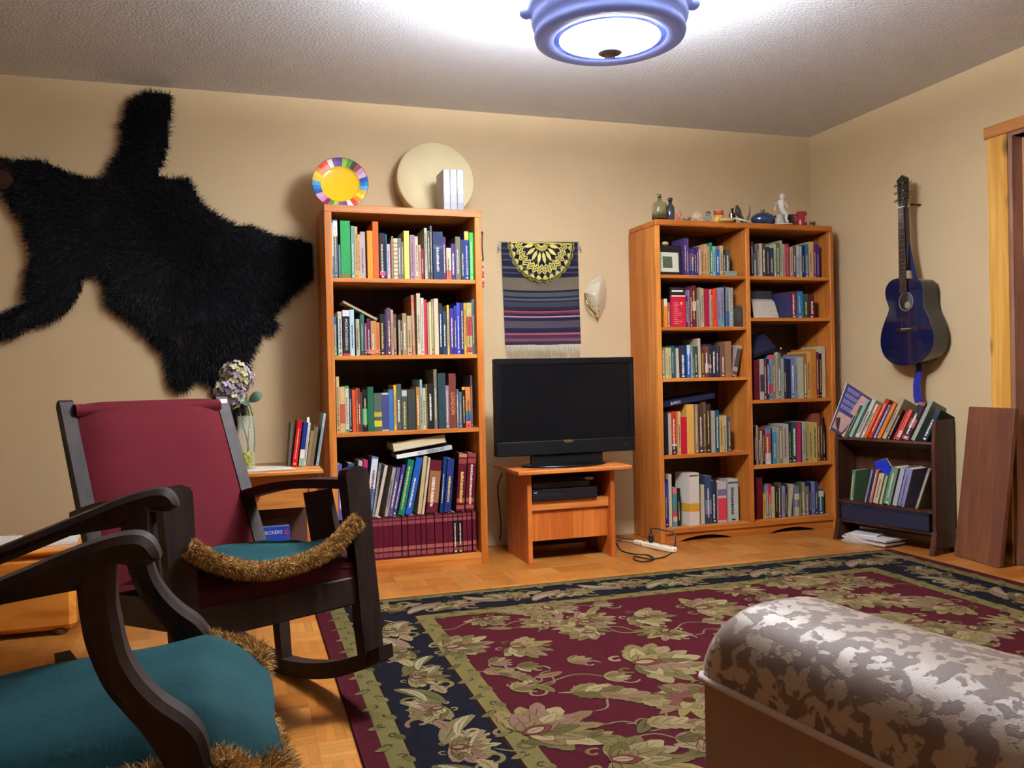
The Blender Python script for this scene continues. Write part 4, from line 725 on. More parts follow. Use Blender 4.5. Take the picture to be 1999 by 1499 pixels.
a, b = PY(1472, 617, YW)[0], PY(1521, 617, YW)[0]; hm = zat(a, YW, 588)-WRS[1]
for k in range(3): MB().prism([(a+.002*k, YW+.004*k, WRS[1]+.0006), (b-.003*k, YW+.004*k, WRS[1]+.0006), (b-.02-.004*k, YW+.018+.004*k, WRS[1]+hm+.008*k), (a-.004+.004, YW+.018+.004*k, WRS[1]+hm+.008*k)], (0, .003, 0)).build('leaf', M(['#b8b0a0', '#a8a498', '#8a8680'][k], .7, var=.25, scale=45), mpf)
db = thing('book', 'dark slate book standing tilted behind the folded map', 'book', (gx0, YW+.04, WRS[1]), G2)
hb_ = zat(a, YW, 566)-WRS[1]; MB().obox((gx0+.003, YW+.05, WRS[1]+.0006), (b-gx0-.01, 0, 0), (0, .02, 0), (0, .01, hb_)).build('cover', M('#20222e', .5), db)
MB().obox((gx0+.006, YW+.0535+.01, WRS[1]+hb_+.0002), (b-gx0-.016, 0, 0), (0, .013, 0), (0, 0, .001)).build('pages', m_pages, db)
bx = thing('boxed_book', 'white boxed book turned sideways with a yellow band, bottom shelf', 'book', (WX0+.2, WY0+.06, .08), G2)
xa, xb_ = PY(1347, 1020, WY0+.04)[0], PY(1367, 1020, WY0+.04)[0]; xl = PY(1331, 1015, WY0+.09)[0]; hw = zat(xa, WY0+.04, 924)-.0805
def quad3(z0, z1, m, nm, gr): MB().prism([(xa-gr, WY0+.04-gr, z0), (xb_+gr, WY0+.046-gr, z0), (xb_+gr-.02, WY0+.16, z0), (xl-gr, WY0+.16, z0)], (0, 0, z1-z0)).build(nm, m, bx)
quad3(.0805, .0805+hw, M('#cdc4b6', .45), 'box', 0); quad3(.0805+hw*.26, .0805+hw*.42, M('#c9962c', .45), 'yellow_band', .0006)
MB().obox((xa+.003, WY0+.0395, .0805+hw*.94), (xb_-xa-.012, .005, 0), (0, -.0006, 0), (0, 0, .006)).build('title_bar', M('#2a2622', .5), bx)
nv = thing('book', 'dark navy hardback lying tilted on the third-shelf row by divider', 'book', (gx0, YW, WRS[2]+.2), G2)
a_, b_q = PY(1471, 699, YW), PY(1513, 684, YW); dq = b_q-a_
MB().obox(a_+np.array([.002, 0, .0]), dq, (0, .13, .1), (-.004, -.012, .02)).build('cover', M('#171a2c', .45), nv)
MB().obox(a_+np.array([.004, .004, .004])-np.array([0, .0125, -.006])*0+np.array([0, -.001, 0]), dq*.96, (0, .002, .0015), (-.003, -.009, .014)).build('pages', m_pages, nv)
bl_ = thing('bauble', 'tiny red and white ball resting on the third-shelf books', 'ornament', PY(1525, 679, YW)); MB().ball(PY(1525, 681, YW+.01), .0085, 12, 8).build('ball', M('#6a1420', .4), bl_); MB().ball(PY(1524, 680, YW+.005), .005, 10, 6).build('white_spot', M('#d8ccc8', .4), bl_)
# curios on top
TY = WY0+.05
def tp(u, y=TY): return PY(u, 425, y)[0]
def hz(u, v, y=TY): return zat(tp(u, y), y, v)-WH
def curio(name, label, cat, u, y=TY):
    e = thing(name, label, cat, (tp(u, y), y, WH)); e.scale = (1.22, 1.0, 1.3); return e
def turn(e, part, u, prof, m, y=TY, n=20):
    return MB().lathe(prof, (tp(u, y), y, WH+.0004), n=n).build(part, m, e)
m_clear = glass('clear_glass', '#dfe8dc', .02)
e = curio('glass_bottle', 'clear round glass bottle with flat stopper on bookcase corner', 'bottle', 1288)
turn(e, 'bottle_body', 1288, [(.034, 0), (.038, .006), (.038, .055), (.032, .075), (.012, .086), (.009, .092), (.009, .108), (.006, .108), (.006, .09), (.029, .072), (.034, .054), (.034, .008), (0, .006)], m_clear)
turn(e, 'stopper', 1288, [(.005, .102), (.0055, .11), (.014, .112), (.014, .116), (0, .117)], m_clear)
e = curio('glass_bottle', 'slender smoky grey bottle with dark stopper beside the clear bottle', 'bottle', 1309)
turn(e, 'bottle_body', 1309, [(.018, 0), (.02, .004), (.02, .062), (.01, .074), (.008, .084), (0, .084)], M('#4a4c50', .1, trans=.5)); turn(e, 'stopper', 1309, [(.007, .084), (.012, .092), (.012, .099), (.006, .104), (0, .104)], M('#1c1c20', .3))
e = curio('coral', 'small branching pink coral piece next to the bottles', 'ornament', 1324)
for k in range(9):
    a = k*.7; b0 = np.array([tp(1324), TY, WH+.004]); MB().tube([b0, b0+np.array([.008*math.cos(a), .006*math.sin(a), .02]), b0+np.array([.02*math.cos(a), .012*math.sin(a), .034+.012*math.sin(k*2)])], [.005, .005, .003], n=6).build('branch', M('#c07868', .7), e)
e = curio('dish', 'tiny brown dish between the coral and the pale shell', 'dish', 1341); turn(e, 'bowl', 1341, [(.012, 0), (.02, .012), (.022, .018), (.02, .018), (.011, .003), (0, .003)], M('#7a6248', .5))
MB().ball((tp(1341), TY, WH+.014), (.012, .012, .008), 8, 6).build('pebble', M('#8a7a68', .6), e)
e = curio('seashell', 'pale ridged seashell leaning on the grey stone ring', 'shell', 1360)
for k in range(7):
    a = math.radians(-60+20*k); MB().tube([(tp(1360)-.002, TY, WH+.008), (tp(1360)+.024*math.sin(a), TY-.006, WH+.012+.034*math.cos(a))], [.003, .0065], n=6).build('rib', M('#cdb89a', .6), e)
e = curio('stone_ring', 'grey stone ring standing upright beside the shell', 'ornament', 1381)
c = np.array([tp(1381), TY, WH+.0235]); MB().tube([c+np.array([.0165*math.cos(a), .004*math.cos(a), .0165*math.sin(a)]) for a in np.linspace(0, 2*math.pi, 21)], .0068, n=8).build('ring', M('#86847e', .7, var=.2, scale=80), e)
MB().tube([c+np.array([-.012, -.004, .018]), c+np.array([0, -.006, .026]), c+np.array([.018, -.002, .02])], .003, n=6).build('loop', M('#4a4640', .6), e)
e = curio('tin_cup', 'red and yellow painted tin cup beside the stone ring', 'cup', 1403)
turn(e, 'cup_lower', 1403, [(.021, 0), (.022, .002), (.0235, .034), (0, .034)], M('#cfa83c', .4, var=.3, scale=90)); turn(e, 'cup_upper', 1403, [(.0236, .034), (.0245, .054), (.0245, .056), (.022, .056), (.022, .036), (0, .036)], M('#a8402c', .4, var=.3, scale=90)); turn(e, 'rim', 1403, [(.0246, .0545), (.0255, .056), (.0246, .0578), (.0225, .056)], M('#c8b890', .3, .5))
e = curio('dish', 'shallow pale yellow dish in front of the brown bottle', 'dish', 1417, TY-.035); turn(e, 'bowl', 1417, [(.03, 0), (.04, .006), (.043, .012), (.041, .012), (.03, .003), (0, .002)], M('#d6bf7c', .4), TY-.035)
MB().tube([(tp(1417, TY-.035)+.0425*math.cos(a), TY-.035+.0425*math.sin(a), WH+.0125) for a in np.linspace(0, 2*math.pi, 25)], .0012, n=4).build('rim', M('#c8a860', .4), e)
e = curio('glass_bottle', 'square brown glass bottle behind the yellow dish', 'bottle', 1430, TY+.02)
x = tp(1430, TY+.02); MB().box(x-.014, x+.014, TY+.008, TY+.034, WH+.0004, WH+.052, bev=.004).build('bottle_body', M('#3c2a20', .15, trans=.2), e); turn(e, 'neck', 1430, [(.006, .05), (.006, .068), (.008, .068), (.008, .072), (0, .072)], M('#3c2a20', .2), TY+.02)
e = curio('bird_figure', 'dark carved bird figure with raised tail beside the brown bottle', 'figurine', 1446, TY+.045)
x = tp(1446, TY+.045); y = TY+.045
MB().tube(bez([(x-.018, y, WH+.085), (x-.016, y, WH+.07), (x-.008, y, WH+.05), (x+.006, y, WH+.03), (x+.02, y, WH+.02)]), [.004+.012*math.sin(math.pi*min(1, k/40+.1)) for k in range(49)], n=8).build('body', M('#3a2f2a', .6), e)
MB().ball((x-.019, y, WH+.086), (.009, .007, .008), 8, 6).build('head', M('#3a2f2a', .6), e); MB().tube([(x-.024, y, WH+.088), (x-.036, y, WH+.084)], [.003, .0008], n=5).build('beak', M('#5a4a38', .5), e)
MB().lathe([(.02, 0), (.02, .006), (.01, .012), (.008, .024), (0, .024)], (x+.006, y, WH+.0004), n=12).build('base', M('#2c2420', .6), e)
e = curio('driftwood', 'twisted grey-brown driftwood branch standing behind the blue pot', 'ornament', 1462, TY+.06)
x = tp(1462, TY+.06); y = TY+.06
MB().tube(bez([(x-.022, y, WH+.004), (x-.010, y, WH+.028), (x+.002, y, WH+.05), (x+.006, y, WH+.075), (x+.007, y, WH+.098)]), [.009-.0074*k/48 for k in range(49)], n=7).build('stem', M('#6a5a4c', .8, var=.3, scale=80), e)
MB().tube(bez([(x-.014, y, WH+.02), (x-.03, y, WH+.03), (x-.036, y, WH+.05)]), [.007-.0055*k/24 for k in range(25)], n=6).build('twig', M('#6a5a4c', .8), e)
e = curio('feather', 'white curved feather lying along the bookcase top edge', 'feather', 1450, WY0+.02)
q0, q1 = np.array([tp(1432, WY0+.02), WY0+.02, WH+.022]), np.array([tp(1464, WY0+.02), WY0+.018, WH+.003])
MB().prism([q0, (q0*.6+q1*.4)+np.array([0, 0, .007]), q1+np.array([0, 0, .004]), q1, (q0*.55+q1*.45)-np.array([0, 0, .002])], (0, .002, 0)).build('vane', M('#d4cec0', .8), e); MB().tube([q0, q1+np.array([.006, 0, 0])], .0012, n=4).build('shaft', M('#e0dccc', .7), e)
TYo = TY; TY = TY+.06
e = curio('glazed_pot', 'round dark blue glazed pot with handle and lid', 'pot', 1489, TY)
m_glz = M('#123250', .12, coat=.8)
turn(e, 'pot_body', 1489, [(.034, 0), (.05, .006), (.062, .022), (.064, .036), (.054, .052), (.036, .058), (.034, .054), (.05, .046), (.056, .034), (.03, .008), (0, .008)], m_glz, TY, n=28); turn(e, 'lid', 1489, [(.037, .058), (.03, .063), (.012, .066), (.008, .068), (.012, .076), (.01, .08), (0, .081)], M('#3a3a34', .4), TY)
x = tp(1489, TY); MB().tube(bez([(x+.058, TY, WH+.045), (x+.076, TY, WH+.052), (x+.082, TY, WH+.036), (x+.072, TY, WH+.022), (x+.06, TY, WH+.02)]), .0045, n=7).build('handle', m_glz, e); TY = TYo
# seated figurine on a stump
fx = tp(1525); fy = TY-.005; fg = thing('seated_figurine', 'white porcelain seated cherub figurine on a round base', 'figurine', (fx, fy, WH)); fg.scale = (1.35, 1.0, 1.45)
J = {'hip': (-.004, 0, .054, .015), 'waist': (-.006, 0, .072, .0125), 'chest': (-.004, 0, .092, .015), 'neck': (.001, -.002, .106, .007), 'head': (.004, -.003, .122, .0165), 'crown': (.003, -.002, .134, .011),
     'shl': (-.012, .010, .098, .0065), 'ell': (-.024, .016, .08, .0055), 'hal': (-.03, .01, .06, .005), 'shr': (.006, -.014, .098, .0065), 'elr': (.016, -.022, .082, .0055), 'har': (.024, -.012, .07, .005),
     'knl': (.020, .008, .058, .0105), 'anl': (.022, .008, .024, .0068), 'ftl': (.034, .006, .012, .0055), 'knr': (.022, -.012, .052, .0105), 'anr': (.014, -.014, .022, .0068), 'ftr': (.026, -.018, .012, .0055)}
ED = [('hip', 'waist'), ('waist', 'chest'), ('chest', 'neck'), ('neck', 'head'), ('head', 'crown'), ('chest', 'shl'), ('shl', 'ell'), ('ell', 'hal'), ('chest', 'shr'), ('shr', 'elr'), ('elr', 'har'), ('hip', 'knl'), ('knl', 'anl'), ('anl', 'ftl'), ('hip', 'knr'), ('knr', 'anr'), ('anr', 'ftr')]
ks = list(J); me = bpy.data.meshes.new('cherub'); me.from_pydata([(fx+J[k][0], fy+J[k][1], WH+J[k][2]) for k in ks], [(ks.index(a), ks.index(b)) for a, b in ED], [])
me.materials.append(M('#cfccc0', .3)); fo_ = link('cherub', me, fg); md = fo_.modifiers.new('skin', 'SKIN'); md.use_smooth_shade = True; fo_.modifiers.new('sub', 'SUBSURF').render_levels = 2; fo_.modifiers['sub'].levels = 1
for i, k in enumerate(ks): sk = me.skin_vertices[0].data[i]; sk.radius = (J[k][3], J[k][3]); sk.use_root = (k == 'hip')
MB().lathe([(.03, 0), (.032, .004), (.024, .01), (.018, .03), (.017, .044), (0, .046)], (fx-.008, fy, WH+.0004), n=16).build('stump', M('#a8a498', .5, bump=.5, bscale=120), fg)
MB().lathe([(.05, 0), (.052, .003), (.046, .006), (0, .007)], (fx+.004, fy, WH+.0002), n=24).build('base', M('#c4c0b4', .35), fg)
wgm = MB(); wgm.prism([(fx-.014, fy+.004, WH+.1), (fx-.03, fy+.014, WH+.098), (fx-.034, fy+.016, WH+.08), (fx-.022, fy+.008, WH+.078)], (.002, .003, 0)); wgm.build('wing', M('#8a867c', .4), fg)
e = curio('wood_stump', 'small rough brown stump behind the porcelain figurine', 'ornament', 1545, TY+.06)
turn(e, 'trunk', 1545, [(.022, 0), (.019, .02), (.02, .05), (.017, .062), (0, .062)], M('#4a3626', .8, bump=.8, bscale=90), TY+.06, 10); turn(e, 'cut_top', 1545, [(.0165, .0622), (.0, .0635)], M('#8a6a48', .7), TY+.06, 10)
e = curio('mug', 'red mug with pale heart patch beside the figurine', 'mug', 1565)
turn(e, 'mug_body', 1565, [(.026, 0), (.027, .003), (.027, .066), (.024, .066), (.024, .006), (0, .006)], M('#8c1c2c', .3)); x = tp(1565)
MB().tube(bez([(x-.026, TY, WH+.052), (x-.042, TY, WH+.05), (x-.044, TY, WH+.024), (x-.026, TY, WH+.016)]), .004, n=7).build('handle', M('#8c1c2c', .3), e)
MB().grid([[(x+.0275*math.sin(a), TY-.0275*math.cos(a), WH+.018+.03*t) for a in np.linspace(.1, .1+.9*math.sin(math.pi*(.25+.6*t)), 5)] for t in (0, .33, .66, 1)]).build('pale_patch', M('#c8a494', .4), e)
e = curio('dried_flower', 'small dark dried flower lying at the end of the bookcase top', 'flower', 1586)
x = tp(1586)
for k in range(8):
    a = k*math.pi/4; MB().prism([(x, TY, WH+.016), (x+.012*math.cos(a)-.003, TY+.008*math.sin(a), WH+.02+.008*math.sin(a)), (x+.02*math.cos(a), TY+.012*math.sin(a), WH+.018+.014*math.sin(a*1.3)), (x+.012*math.cos(a)+.003, TY+.008*math.sin(a), WH+.014+.008*math.sin(a))], (.0, .001, .0008)).build('petal', M('#3a3228', .8), e)
MB().tube([(x, TY, WH+.014), (x+.02, TY, WH+.004)], .003, n=5).build('stalk', M('#3a3a28', .8), e)
# ================================================================== bear hide on the wall
BO = [(-60, 352), (0, 365), (40, 375), (150, 375), (200, 390), (250, 415), (330, 440), (400, 450), (425, 435), (445, 385), (480, 330), (490, 290), (478, 245), (500, 200), (515, 135), (560, 112), (590, 88), (640, 72), (675, 86), (688, 112), (685, 180), (678, 260), (672, 330), (660, 380), (640, 418), (622, 438), (650, 442), (720, 450), (755, 441), (775, 480), (800, 530), (840, 570), (900, 610), (960, 640), (1000, 630), (1060, 660), (1120, 680), (1190, 690), (1262, 715), (1272, 780), (1262, 845), (1220, 880), (1180, 910), (1130, 968), (1118, 985), (1095, 990), (1118, 1040), (1100, 1075), (1068, 1078), (1055, 1060), (1048, 1100), (1010, 1160), (1000, 1210), (978, 1300), (985, 1340), (985, 1400), (960, 1440), (930, 1465), (912, 1440), (910, 1400), (898, 1352), (852, 1322), (848, 1285), (800, 1258), (772, 1262), (760, 1295), (720, 1305), (690, 1290), (665, 1240), (660, 1190), (648, 1150), (600, 1108), (560, 1060), (500, 1010), (440, 975), (416, 935), (424, 890), (392, 852), (338, 842), (330, 890), (300, 950), (260, 990), (190, 1035), (120, 1050), (60, 1085), (0, 1100), (-50, 1098), (-66, 1050), (-50, 1005), (0, 990), (60, 965), (108, 945), (92, 915), (102, 870), (110, 800), (125, 760), (102, 690), (85, 620), (40, 570), (10, 500), (-30, 470), (-90, 455), (-118, 415), (-100, 370)]
poly = np.array([(PY(x/2.053, 130+y/2.053, BACK-.02)[[0, 2]]) for x, y in BO])
poly[:, 0] = np.minimum(poly[:, 0], LX0-.014); poly[:, 1] = np.minimum(poly[:, 1], CEIL-.035)
def inside(pt):
    x, y = pt[:, 0], pt[:, 1]; c = np.zeros(len(pt), bool); n = len(poly)
    for i in range(n):
        x0, y0 = poly[i]; x1, y1 = poly[(i+1) % n]
        k = ((y0 > y) != (y1 > y)); xi = (x1-x0)*(y-y0)/(y1-y0+1e-12)+x0; c ^= k & (x < xi)
    return c
def edist(pt):
    d = np.full(len(pt), 9.); n = len(poly); nr = np.zeros((len(pt), 2))
    for i in range(n):
        a = poly[i]; b = poly[(i+1) % n]; ab = b-a; t = np.clip(((pt-a)@ab)/(ab@ab+1e-12), 0, 1); q = a+t[:, None]*ab; dd = np.linalg.norm(pt-q, axis=1)
        m = dd < d; d[m] = dd[m]; nr[m] = (pt-q)[m]
    return d, nr/(np.linalg.norm(nr, axis=1)[:, None]+1e-9)
bear = thing('bear_hide', 'black bear hide with spread legs hung flat on the wall', 'animal hide', (float(poly[:, 0].mean()), BACK-.02, float(poly[:, 1].mean())))
m_hide = M('#09080a', .9, var=.3, scale=40, spec=.12); m_skin = M('#a08a66', .8)
gs = .016; x0, z0 = poly.min(0)-gs; x1, z1 = poly.max(0)+gs
gx = np.arange(x0, x1, gs); gz = np.arange(z0, z1, gs); GX, GZ = np.meshgrid(gx, gz, indexing='ij'); pts = np.stack([GX.ravel(), GZ.ravel()], 1)
ins = inside(pts); dd, nn = edist(pts); dsn = np.where(ins, dd, -dd).reshape(GX.shape)
hide = MB(); idx = -np.ones(GX.shape, int); vs = []
for i in range(len(gx)):
    for j in range(len(gz)):
        if dsn[i, j] > -.004: idx[i, j] = len(vs); h = .012+.035*math.sqrt(min(1, max(0, dsn[i, j])/.09)); vs.append((gx[i], BACK-.006-h, gz[j]))
fs = [(idx[i, j], idx[i+1, j], idx[i+1, j+1], idx[i, j+1]) for i in range(len(gx)-1) for j in range(len(gz)-1) if min(idx[i, j], idx[i+1, j], idx[i+1, j+1], idx[i, j+1]) >= 0]
hide.add(vs, fs, 0, True)
nb = len(poly); hide.prism([(p[0], BACK-.016, p[1]) for p in poly], (0, .012, 0), 1)
hide.build('pelt', [m_hide, m_skin], bear)
m_fur = attr_mat('fur', rough=.65, spec=.25)
def sample_in(n):
    out = []
    while sum(len(o) for o in out) < n:
        q = RNG.uniform((x0, z0), (x1, z1), (n, 2)); out.append(q[inside(q)])
    return np.concatenate(out)[:n]
NF = 46000; q = sample_in(NF); dq, nq = edist(q); edge = np.exp(-dq/.03)
c_ = np.array([-.3, 1.55]); flow = q-c_; flow /= np.linalg.norm(flow, axis=1)[:, None]+1e-6
D = np.stack([flow[:, 0]*.55-nq[:, 0]*edge*.9+RNG.normal(0, .25, NF), -.35-.25*(1-edge)+RNG.normal(0, .12, NF), flow[:, 1]*.4-nq[:, 1]*edge*.9-.35+RNG.normal(0, .25, NF)], 1); D /= np.linalg.norm(D, axis=1)[:, None]
hq = .012+.035*np.sqrt(np.clip(dq/.09, 0, 1)); Pt = np.stack([q[:, 0], BACK-.004-hq, q[:, 1]], 1)
ln_ = RNG.uniform(.018, .04, NF); dk = RNG.uniform(.5, 1.5, (NF, 1))*np.array([[.0042, .0038, .0050]])
mz = np.exp(-((q[:, 0]-PY(-12, 345, BACK-.02)[0])**2/.06**2+(q[:, 1]-PY(-12, 345, BACK-.02)[2])**2/.06**2))[:, None]
br = np.exp(-((q[:, 0]-PY(352, 665, BACK-.02)[0])**2/.012**2+(q[:, 1]-PY(352, 665, BACK-.02)[2])**2/.05**2))[:, None]
cols = dk*(1-mz)*(1-br*.8)+mz*np.array([[.11, .06, .025]])*RNG.uniform(.6, 1.3, (NF, 1))+br*.8*np.array([[.05, .022, .016]])
ok = (Pt+D*ln_[:, None])[:, 0] < LX0-.012
tag(link('fur', fur_mesh('fur', Pt[ok], D[ok], ln_[ok], .0013, m_fur, cols[ok], .3), bear), kind='stuff')
hp = PY(-8, 350, BACK-.07)
MB().ball(hp+np.array([.0, 0, .0]), (.075, .045, .05), 14, 10).build('muzzle', M('#2c1a10', .9, var=.3, scale=60, spec=.1), bear)
MB().ball(hp+np.array([-.07, -.01, -.01]), (.02, .018, .016), 10, 8).build('nose', M('#0a0a0a', .4), bear)
ey = PY(14, 352, BACK-.085); MB().ball(ey, .0075, 10, 8).build('eye', M('#1a0f08', .08, coat=1.), bear)
# ================================================================== end table behind the rocking chair
m_tab = wood('table_oak', '#a3602a', '#c8843f', grain=(.06, 1, 1), scale=36, rough=.4); m_tabv = wood('table_oak_leg', '#a3602a', '#c8843f', grain=(1, 1, .06), scale=36, rough=.42)
EX0, EX1, EY0, EY1, EH = -.16, .345, 3.64, 4.06, .598
et = thing('end_table', 'small oak end table with tapered legs behind the rocking chair', 'table', ((EX0+EX1)/2, EY0, 0))
MB().box(EX0, EX1, EY0, EY1, EH-.02, EH, bev=.005).build('table_top', m_tab, et)
ax0, ax1, ay0, ay1 = EX0+.03, EX1-.03, EY0+.03, EY1-.03
for nm_, b in (('apron', (ax0, ax1, ay0, ay0+.016)), ('apron', (ax0, ax1, ay1-.016, ay1)), ('apron', (ax0, ax0+.016, ay0, ay1)), ('apron', (ax1-.016, ax1, ay0, ay1))): MB().box(*b, EH-.158, EH-.02).build(nm_, m_tab, et)
for x, sx in ((ax0-.004, 1), (ax1+.004, -1)):
    for y, sy in ((ay0-.004, 1), (ay1+.004, -1)):
        MB().add([(x, y, EH-.02), (x+sx*.036, y, EH-.02), (x+sx*.036, y+sy*.036, EH-.02), (x, y+sy*.036, EH-.02), (x-sx*.004, y-sy*.004, .03), (x+sx*.016, y-sy*.004, .03), (x+sx*.016, y+sy*.016, .03), (x-sx*.004, y+sy*.016, .03)], [(0, 1, 2, 3), (7, 6, 5, 4), (0, 4, 5, 1), (1, 5, 6, 2), (2, 6, 7, 3), (3, 7, 4, 0)]).build('leg', m_tabv, et)
        MB().lathe([(.010, 0), (.013, .03)], (x+sx*.006, y+sy*.006, 0), n=10).build('foot_cap', M('#17120f', .5), et)
MB().box(ax0+.016, ax1-.016, ay1-.03, ay1-.018, .204, EH-.158).build('back_panel', m_back, et)
MB().lathe([(.006, 0), (.006, .008), (.012, .014), (.011, .02), (0, .022)], ((ax0+ax1)/2, ay0, EH-.085), axis=(0, -1, 0), n=12).build('drawer_knob', M('#8a6a38', .3, .8), et)
MB().box(ax0, ax1, ay0+.005, ay1-.005, .19, .204, bev=.002).build('lower_shelf', m_tab, et)
def et_xy(u, v, z): p = PZ(u, v, z); return p
# checkers box
ck = thing('game_box', 'blue CHECKERS game box on the end table lower shelf', 'box', (.1, 3.72, .204))
cf = 3.70; ca, cb = PY(503, 1045, cf)[0], PY(566, 1045, cf)[0]; cz1 = zat(ca, cf, 1030); cz0 = .2045
m_bx = M('#24409a', .4)
MB().box(ca, cb, cf, cf+.2, cz0, cz1, bev=.002).build('box_lid', m_bx, ck)
MB().box(ca+.004, cb-.004, cf+.004, cf+.196, cz1, cz1+.0008).build('lid_picture', M('#8a94a8', .4, var=.5, scale=25), ck)
tz = zat(ca, cf, 1042)
text_mesh('CHECKERS', (cb-ca)*.155, M('#d8dce4', .5), (ca+(cb-ca)*.39, cf-.0006, tz), (1, 0, 0), (0, 0, 1), 'lettering', ck)
text_mesh('6', (cb-ca)*.28, M('#c83a3c', .5), (cb-(cb-ca)*.1, cf-.0006, tz), (1, 0, 0), (0, 0, 1), 'numeral', ck)
# books on the end table, leaning right
TB = 3.80
rows = [(562, 567, 826, '#5c5648', 6, 'dark grey book'), (570, 580, 822, '#c01428', 11, 'red book with white title'), (583, 592, 826, '#1c2c70', 10, 'navy book with pale lower spine'), (592, 597, 826, '#c8c8bc', 10, 'slim white book'), (598, 604, 842, '#8a7450', 9, 'short tan book'), (604, 612, 834, '#6c5c44', 10, 'brown book'), (617, 622, 808, '#9fb4b8', 15, 'tall thin pale blue book')]
for i, (u0, u1, v, hc, dx, nm_) in enumerate(rows):
    a = PY(u0, 912, TB)[0]; b = PY(u1, 912, TB)[0]; tpz = PY(u0+dx, v, TB); h = tpz[2]-EH; th = math.atan2(tpz[0]-a, h)
    book((a, TB, EH+.0008+(b-a)*math.sin(th)), (math.cos(th), 0, -math.sin(th)), (0, 1, 0), (math.sin(th), 0, math.cos(th)), (b-a)*.97, min(.16, h*.75), h/math.cos(th), hc, nm_+' leaning on the end table by the bookcase', 'books on the end table', bands=[(0, .18, '#8aa088'), (.18, .38, '#d8d0c0')] if i == 2 else (), text=('STREETS', '#e0d8d0', .2, .62) if False else None, seed=500+i, marks=(i in (1, 3, 6)))
bk_ = thing('bookmark_card', 'small white card sticking up from the end table books', 'card', PY(600, 812, TB+.03)); a = PY(598, 830, TB+.03); MB().obox(a+np.array([0, 0, -.07]), (.0105, 0, 0), (0, .001, 0), (.004, 0, .105)).build('card', M('#d8d8d0', .6), bk_)
pp_ = thing('paper_sheet', 'pale paper sheet lying on the end table beside the vase', 'paper', (.1, 3.75, EH)); MB().obox((.045, 3.68, EH+.0006), (.19, .02, 0), (-.03, .2, 0), (0, 0, .0015)).build('sheet', M('#c8c0b0', .5), pp_)
# glass vase with dried hydrangea
VX, VY = PY(482, 880, 3.80)[0], 3.80
vz = thing('flower_vase', 'clear glass cylinder vase filled with lime pebbles on end table', 'vase', (VX, VY, EH))
vh = zat(VX, VY, 812)-EH; R_ = .035
MB().lathe([(R_, 0), (R_+.001, vh), (R_-.0025, vh), (R_-.003, .008), (0, .008)], (VX, VY, EH+.0005), n=28).build('glass', thin_glass('vase_glass', '#dfe8d8'), vz)
m_peb = M('#b4bc1c', .35, var=.3, scale=90); pb = MB(); zt = zat(VX, VY, 882)-EH
for k in range(110):
    r = (R_-.009)*math.sqrt(random.random()); a = random.uniform(0, 6.28); pb.ball((VX+r*math.cos(a), VY+r*math.sin(a), EH+.014+random.random()*(zt-.016)), random.uniform(.005, .0075), 6, 5)
tag(pb.build('pebbles', m_peb, vz), kind='stuff')
fw = thing('hydrangea_stems', 'two dried hydrangea heads on green stems standing in the vase', 'flower', (VX, VY, EH+.02))
m_stem = M('#3c5a2c', .6)
def VP(u, v, dy=0): return PY(u, v, VY+dy)
heads = [(VP(462, 736), .068), (VP(447, 768, -.02), .066)]
MB().tube(bez([VP(487, 882, .005), VP(480, 850), VP(470, 815), VP(463, 770), heads[0][0]]), .0032, n=6).build('stem', m_stem, fw)
MB().tube(bez([VP(483, 884, -.01), VP(485, 850), VP(487, 818), VP(480, 790), heads[1][0]+np.array([.01, 0, -.02])]), .003, n=6).build('stem', m_stem, fw)
MB().tube(bez([VP(496, 882), VP(497, 850), VP(494, 815), VP(487, 790), VP(478, 775)]), .003, n=6).build('stem', m_stem, fw)
HC = ['#a8a070', '#8a8258', '#b8b48c', '#6a5a62', '#8a7a84', '#5a4a58', '#c8c4a8', '#9a98a0']
for hi, (c, R) in enumerate(heads):
    hd = MB().ball(c, R*.72, 12, 8).build('flower_head', M('#6a6258', .9), fw)
    for k in range(84):
        ph = k*2.399963; zz = 1-2*(k+.5)/84; rr = math.sqrt(1-zz*zz); nrm = np.array([rr*math.cos(ph), rr*math.sin(ph), zz]); cc = c+nrm*R*(.86+.2*random.random())
        a = unit(np.cross(nrm, RNG.normal(size=3))); b = np.cross(nrm, a); f = MB()
        for j in range(4):
            t = j*math.pi/2; d1 = a*math.cos(t)+b*math.sin(t); d2 = -a*math.sin(t)+b*math.cos(t); s = .016
            f.add([cc, cc+d1*s*.6-d2*s*.5+nrm*.002, cc+d1*s*1.15+nrm*.004, cc+d1*s*.6+d2*s*.5+nrm*.002], [(0, 1, 2, 3)])
        f.build('floret', M(random.choice(HC[:5] if hi == 0 else HC[2:]), .85), hd)
def leaf3(p0, p1, wd, nrm, m, parent, nm_='leaf'):
    d = p1-p0; s = unit(np.cross(d, nrm)); G = []
    for t in np.linspace(0, 1, 9):
        w_ = wd*math.sin(math.pi*min(1, t*.93+.04))**.8; c = p0+d*t+np.asarray(nrm)*.012*math.sin(math.pi*t); G.append([c-s*w_, c+np.asarray(nrm)*-.003, c+s*w_])
    MB().grid(G).build(nm_, m, parent)
m_leaf = M('#3e5446', .5)
leaf3(VP(486, 784), VP(512, 768, -.01), .022, np.array([.1, -1, .35]), m_leaf, fw); leaf3(VP(486, 788), VP(468, 782, -.05), .018, np.array([-.1, -1, .4]), m_leaf, fw)
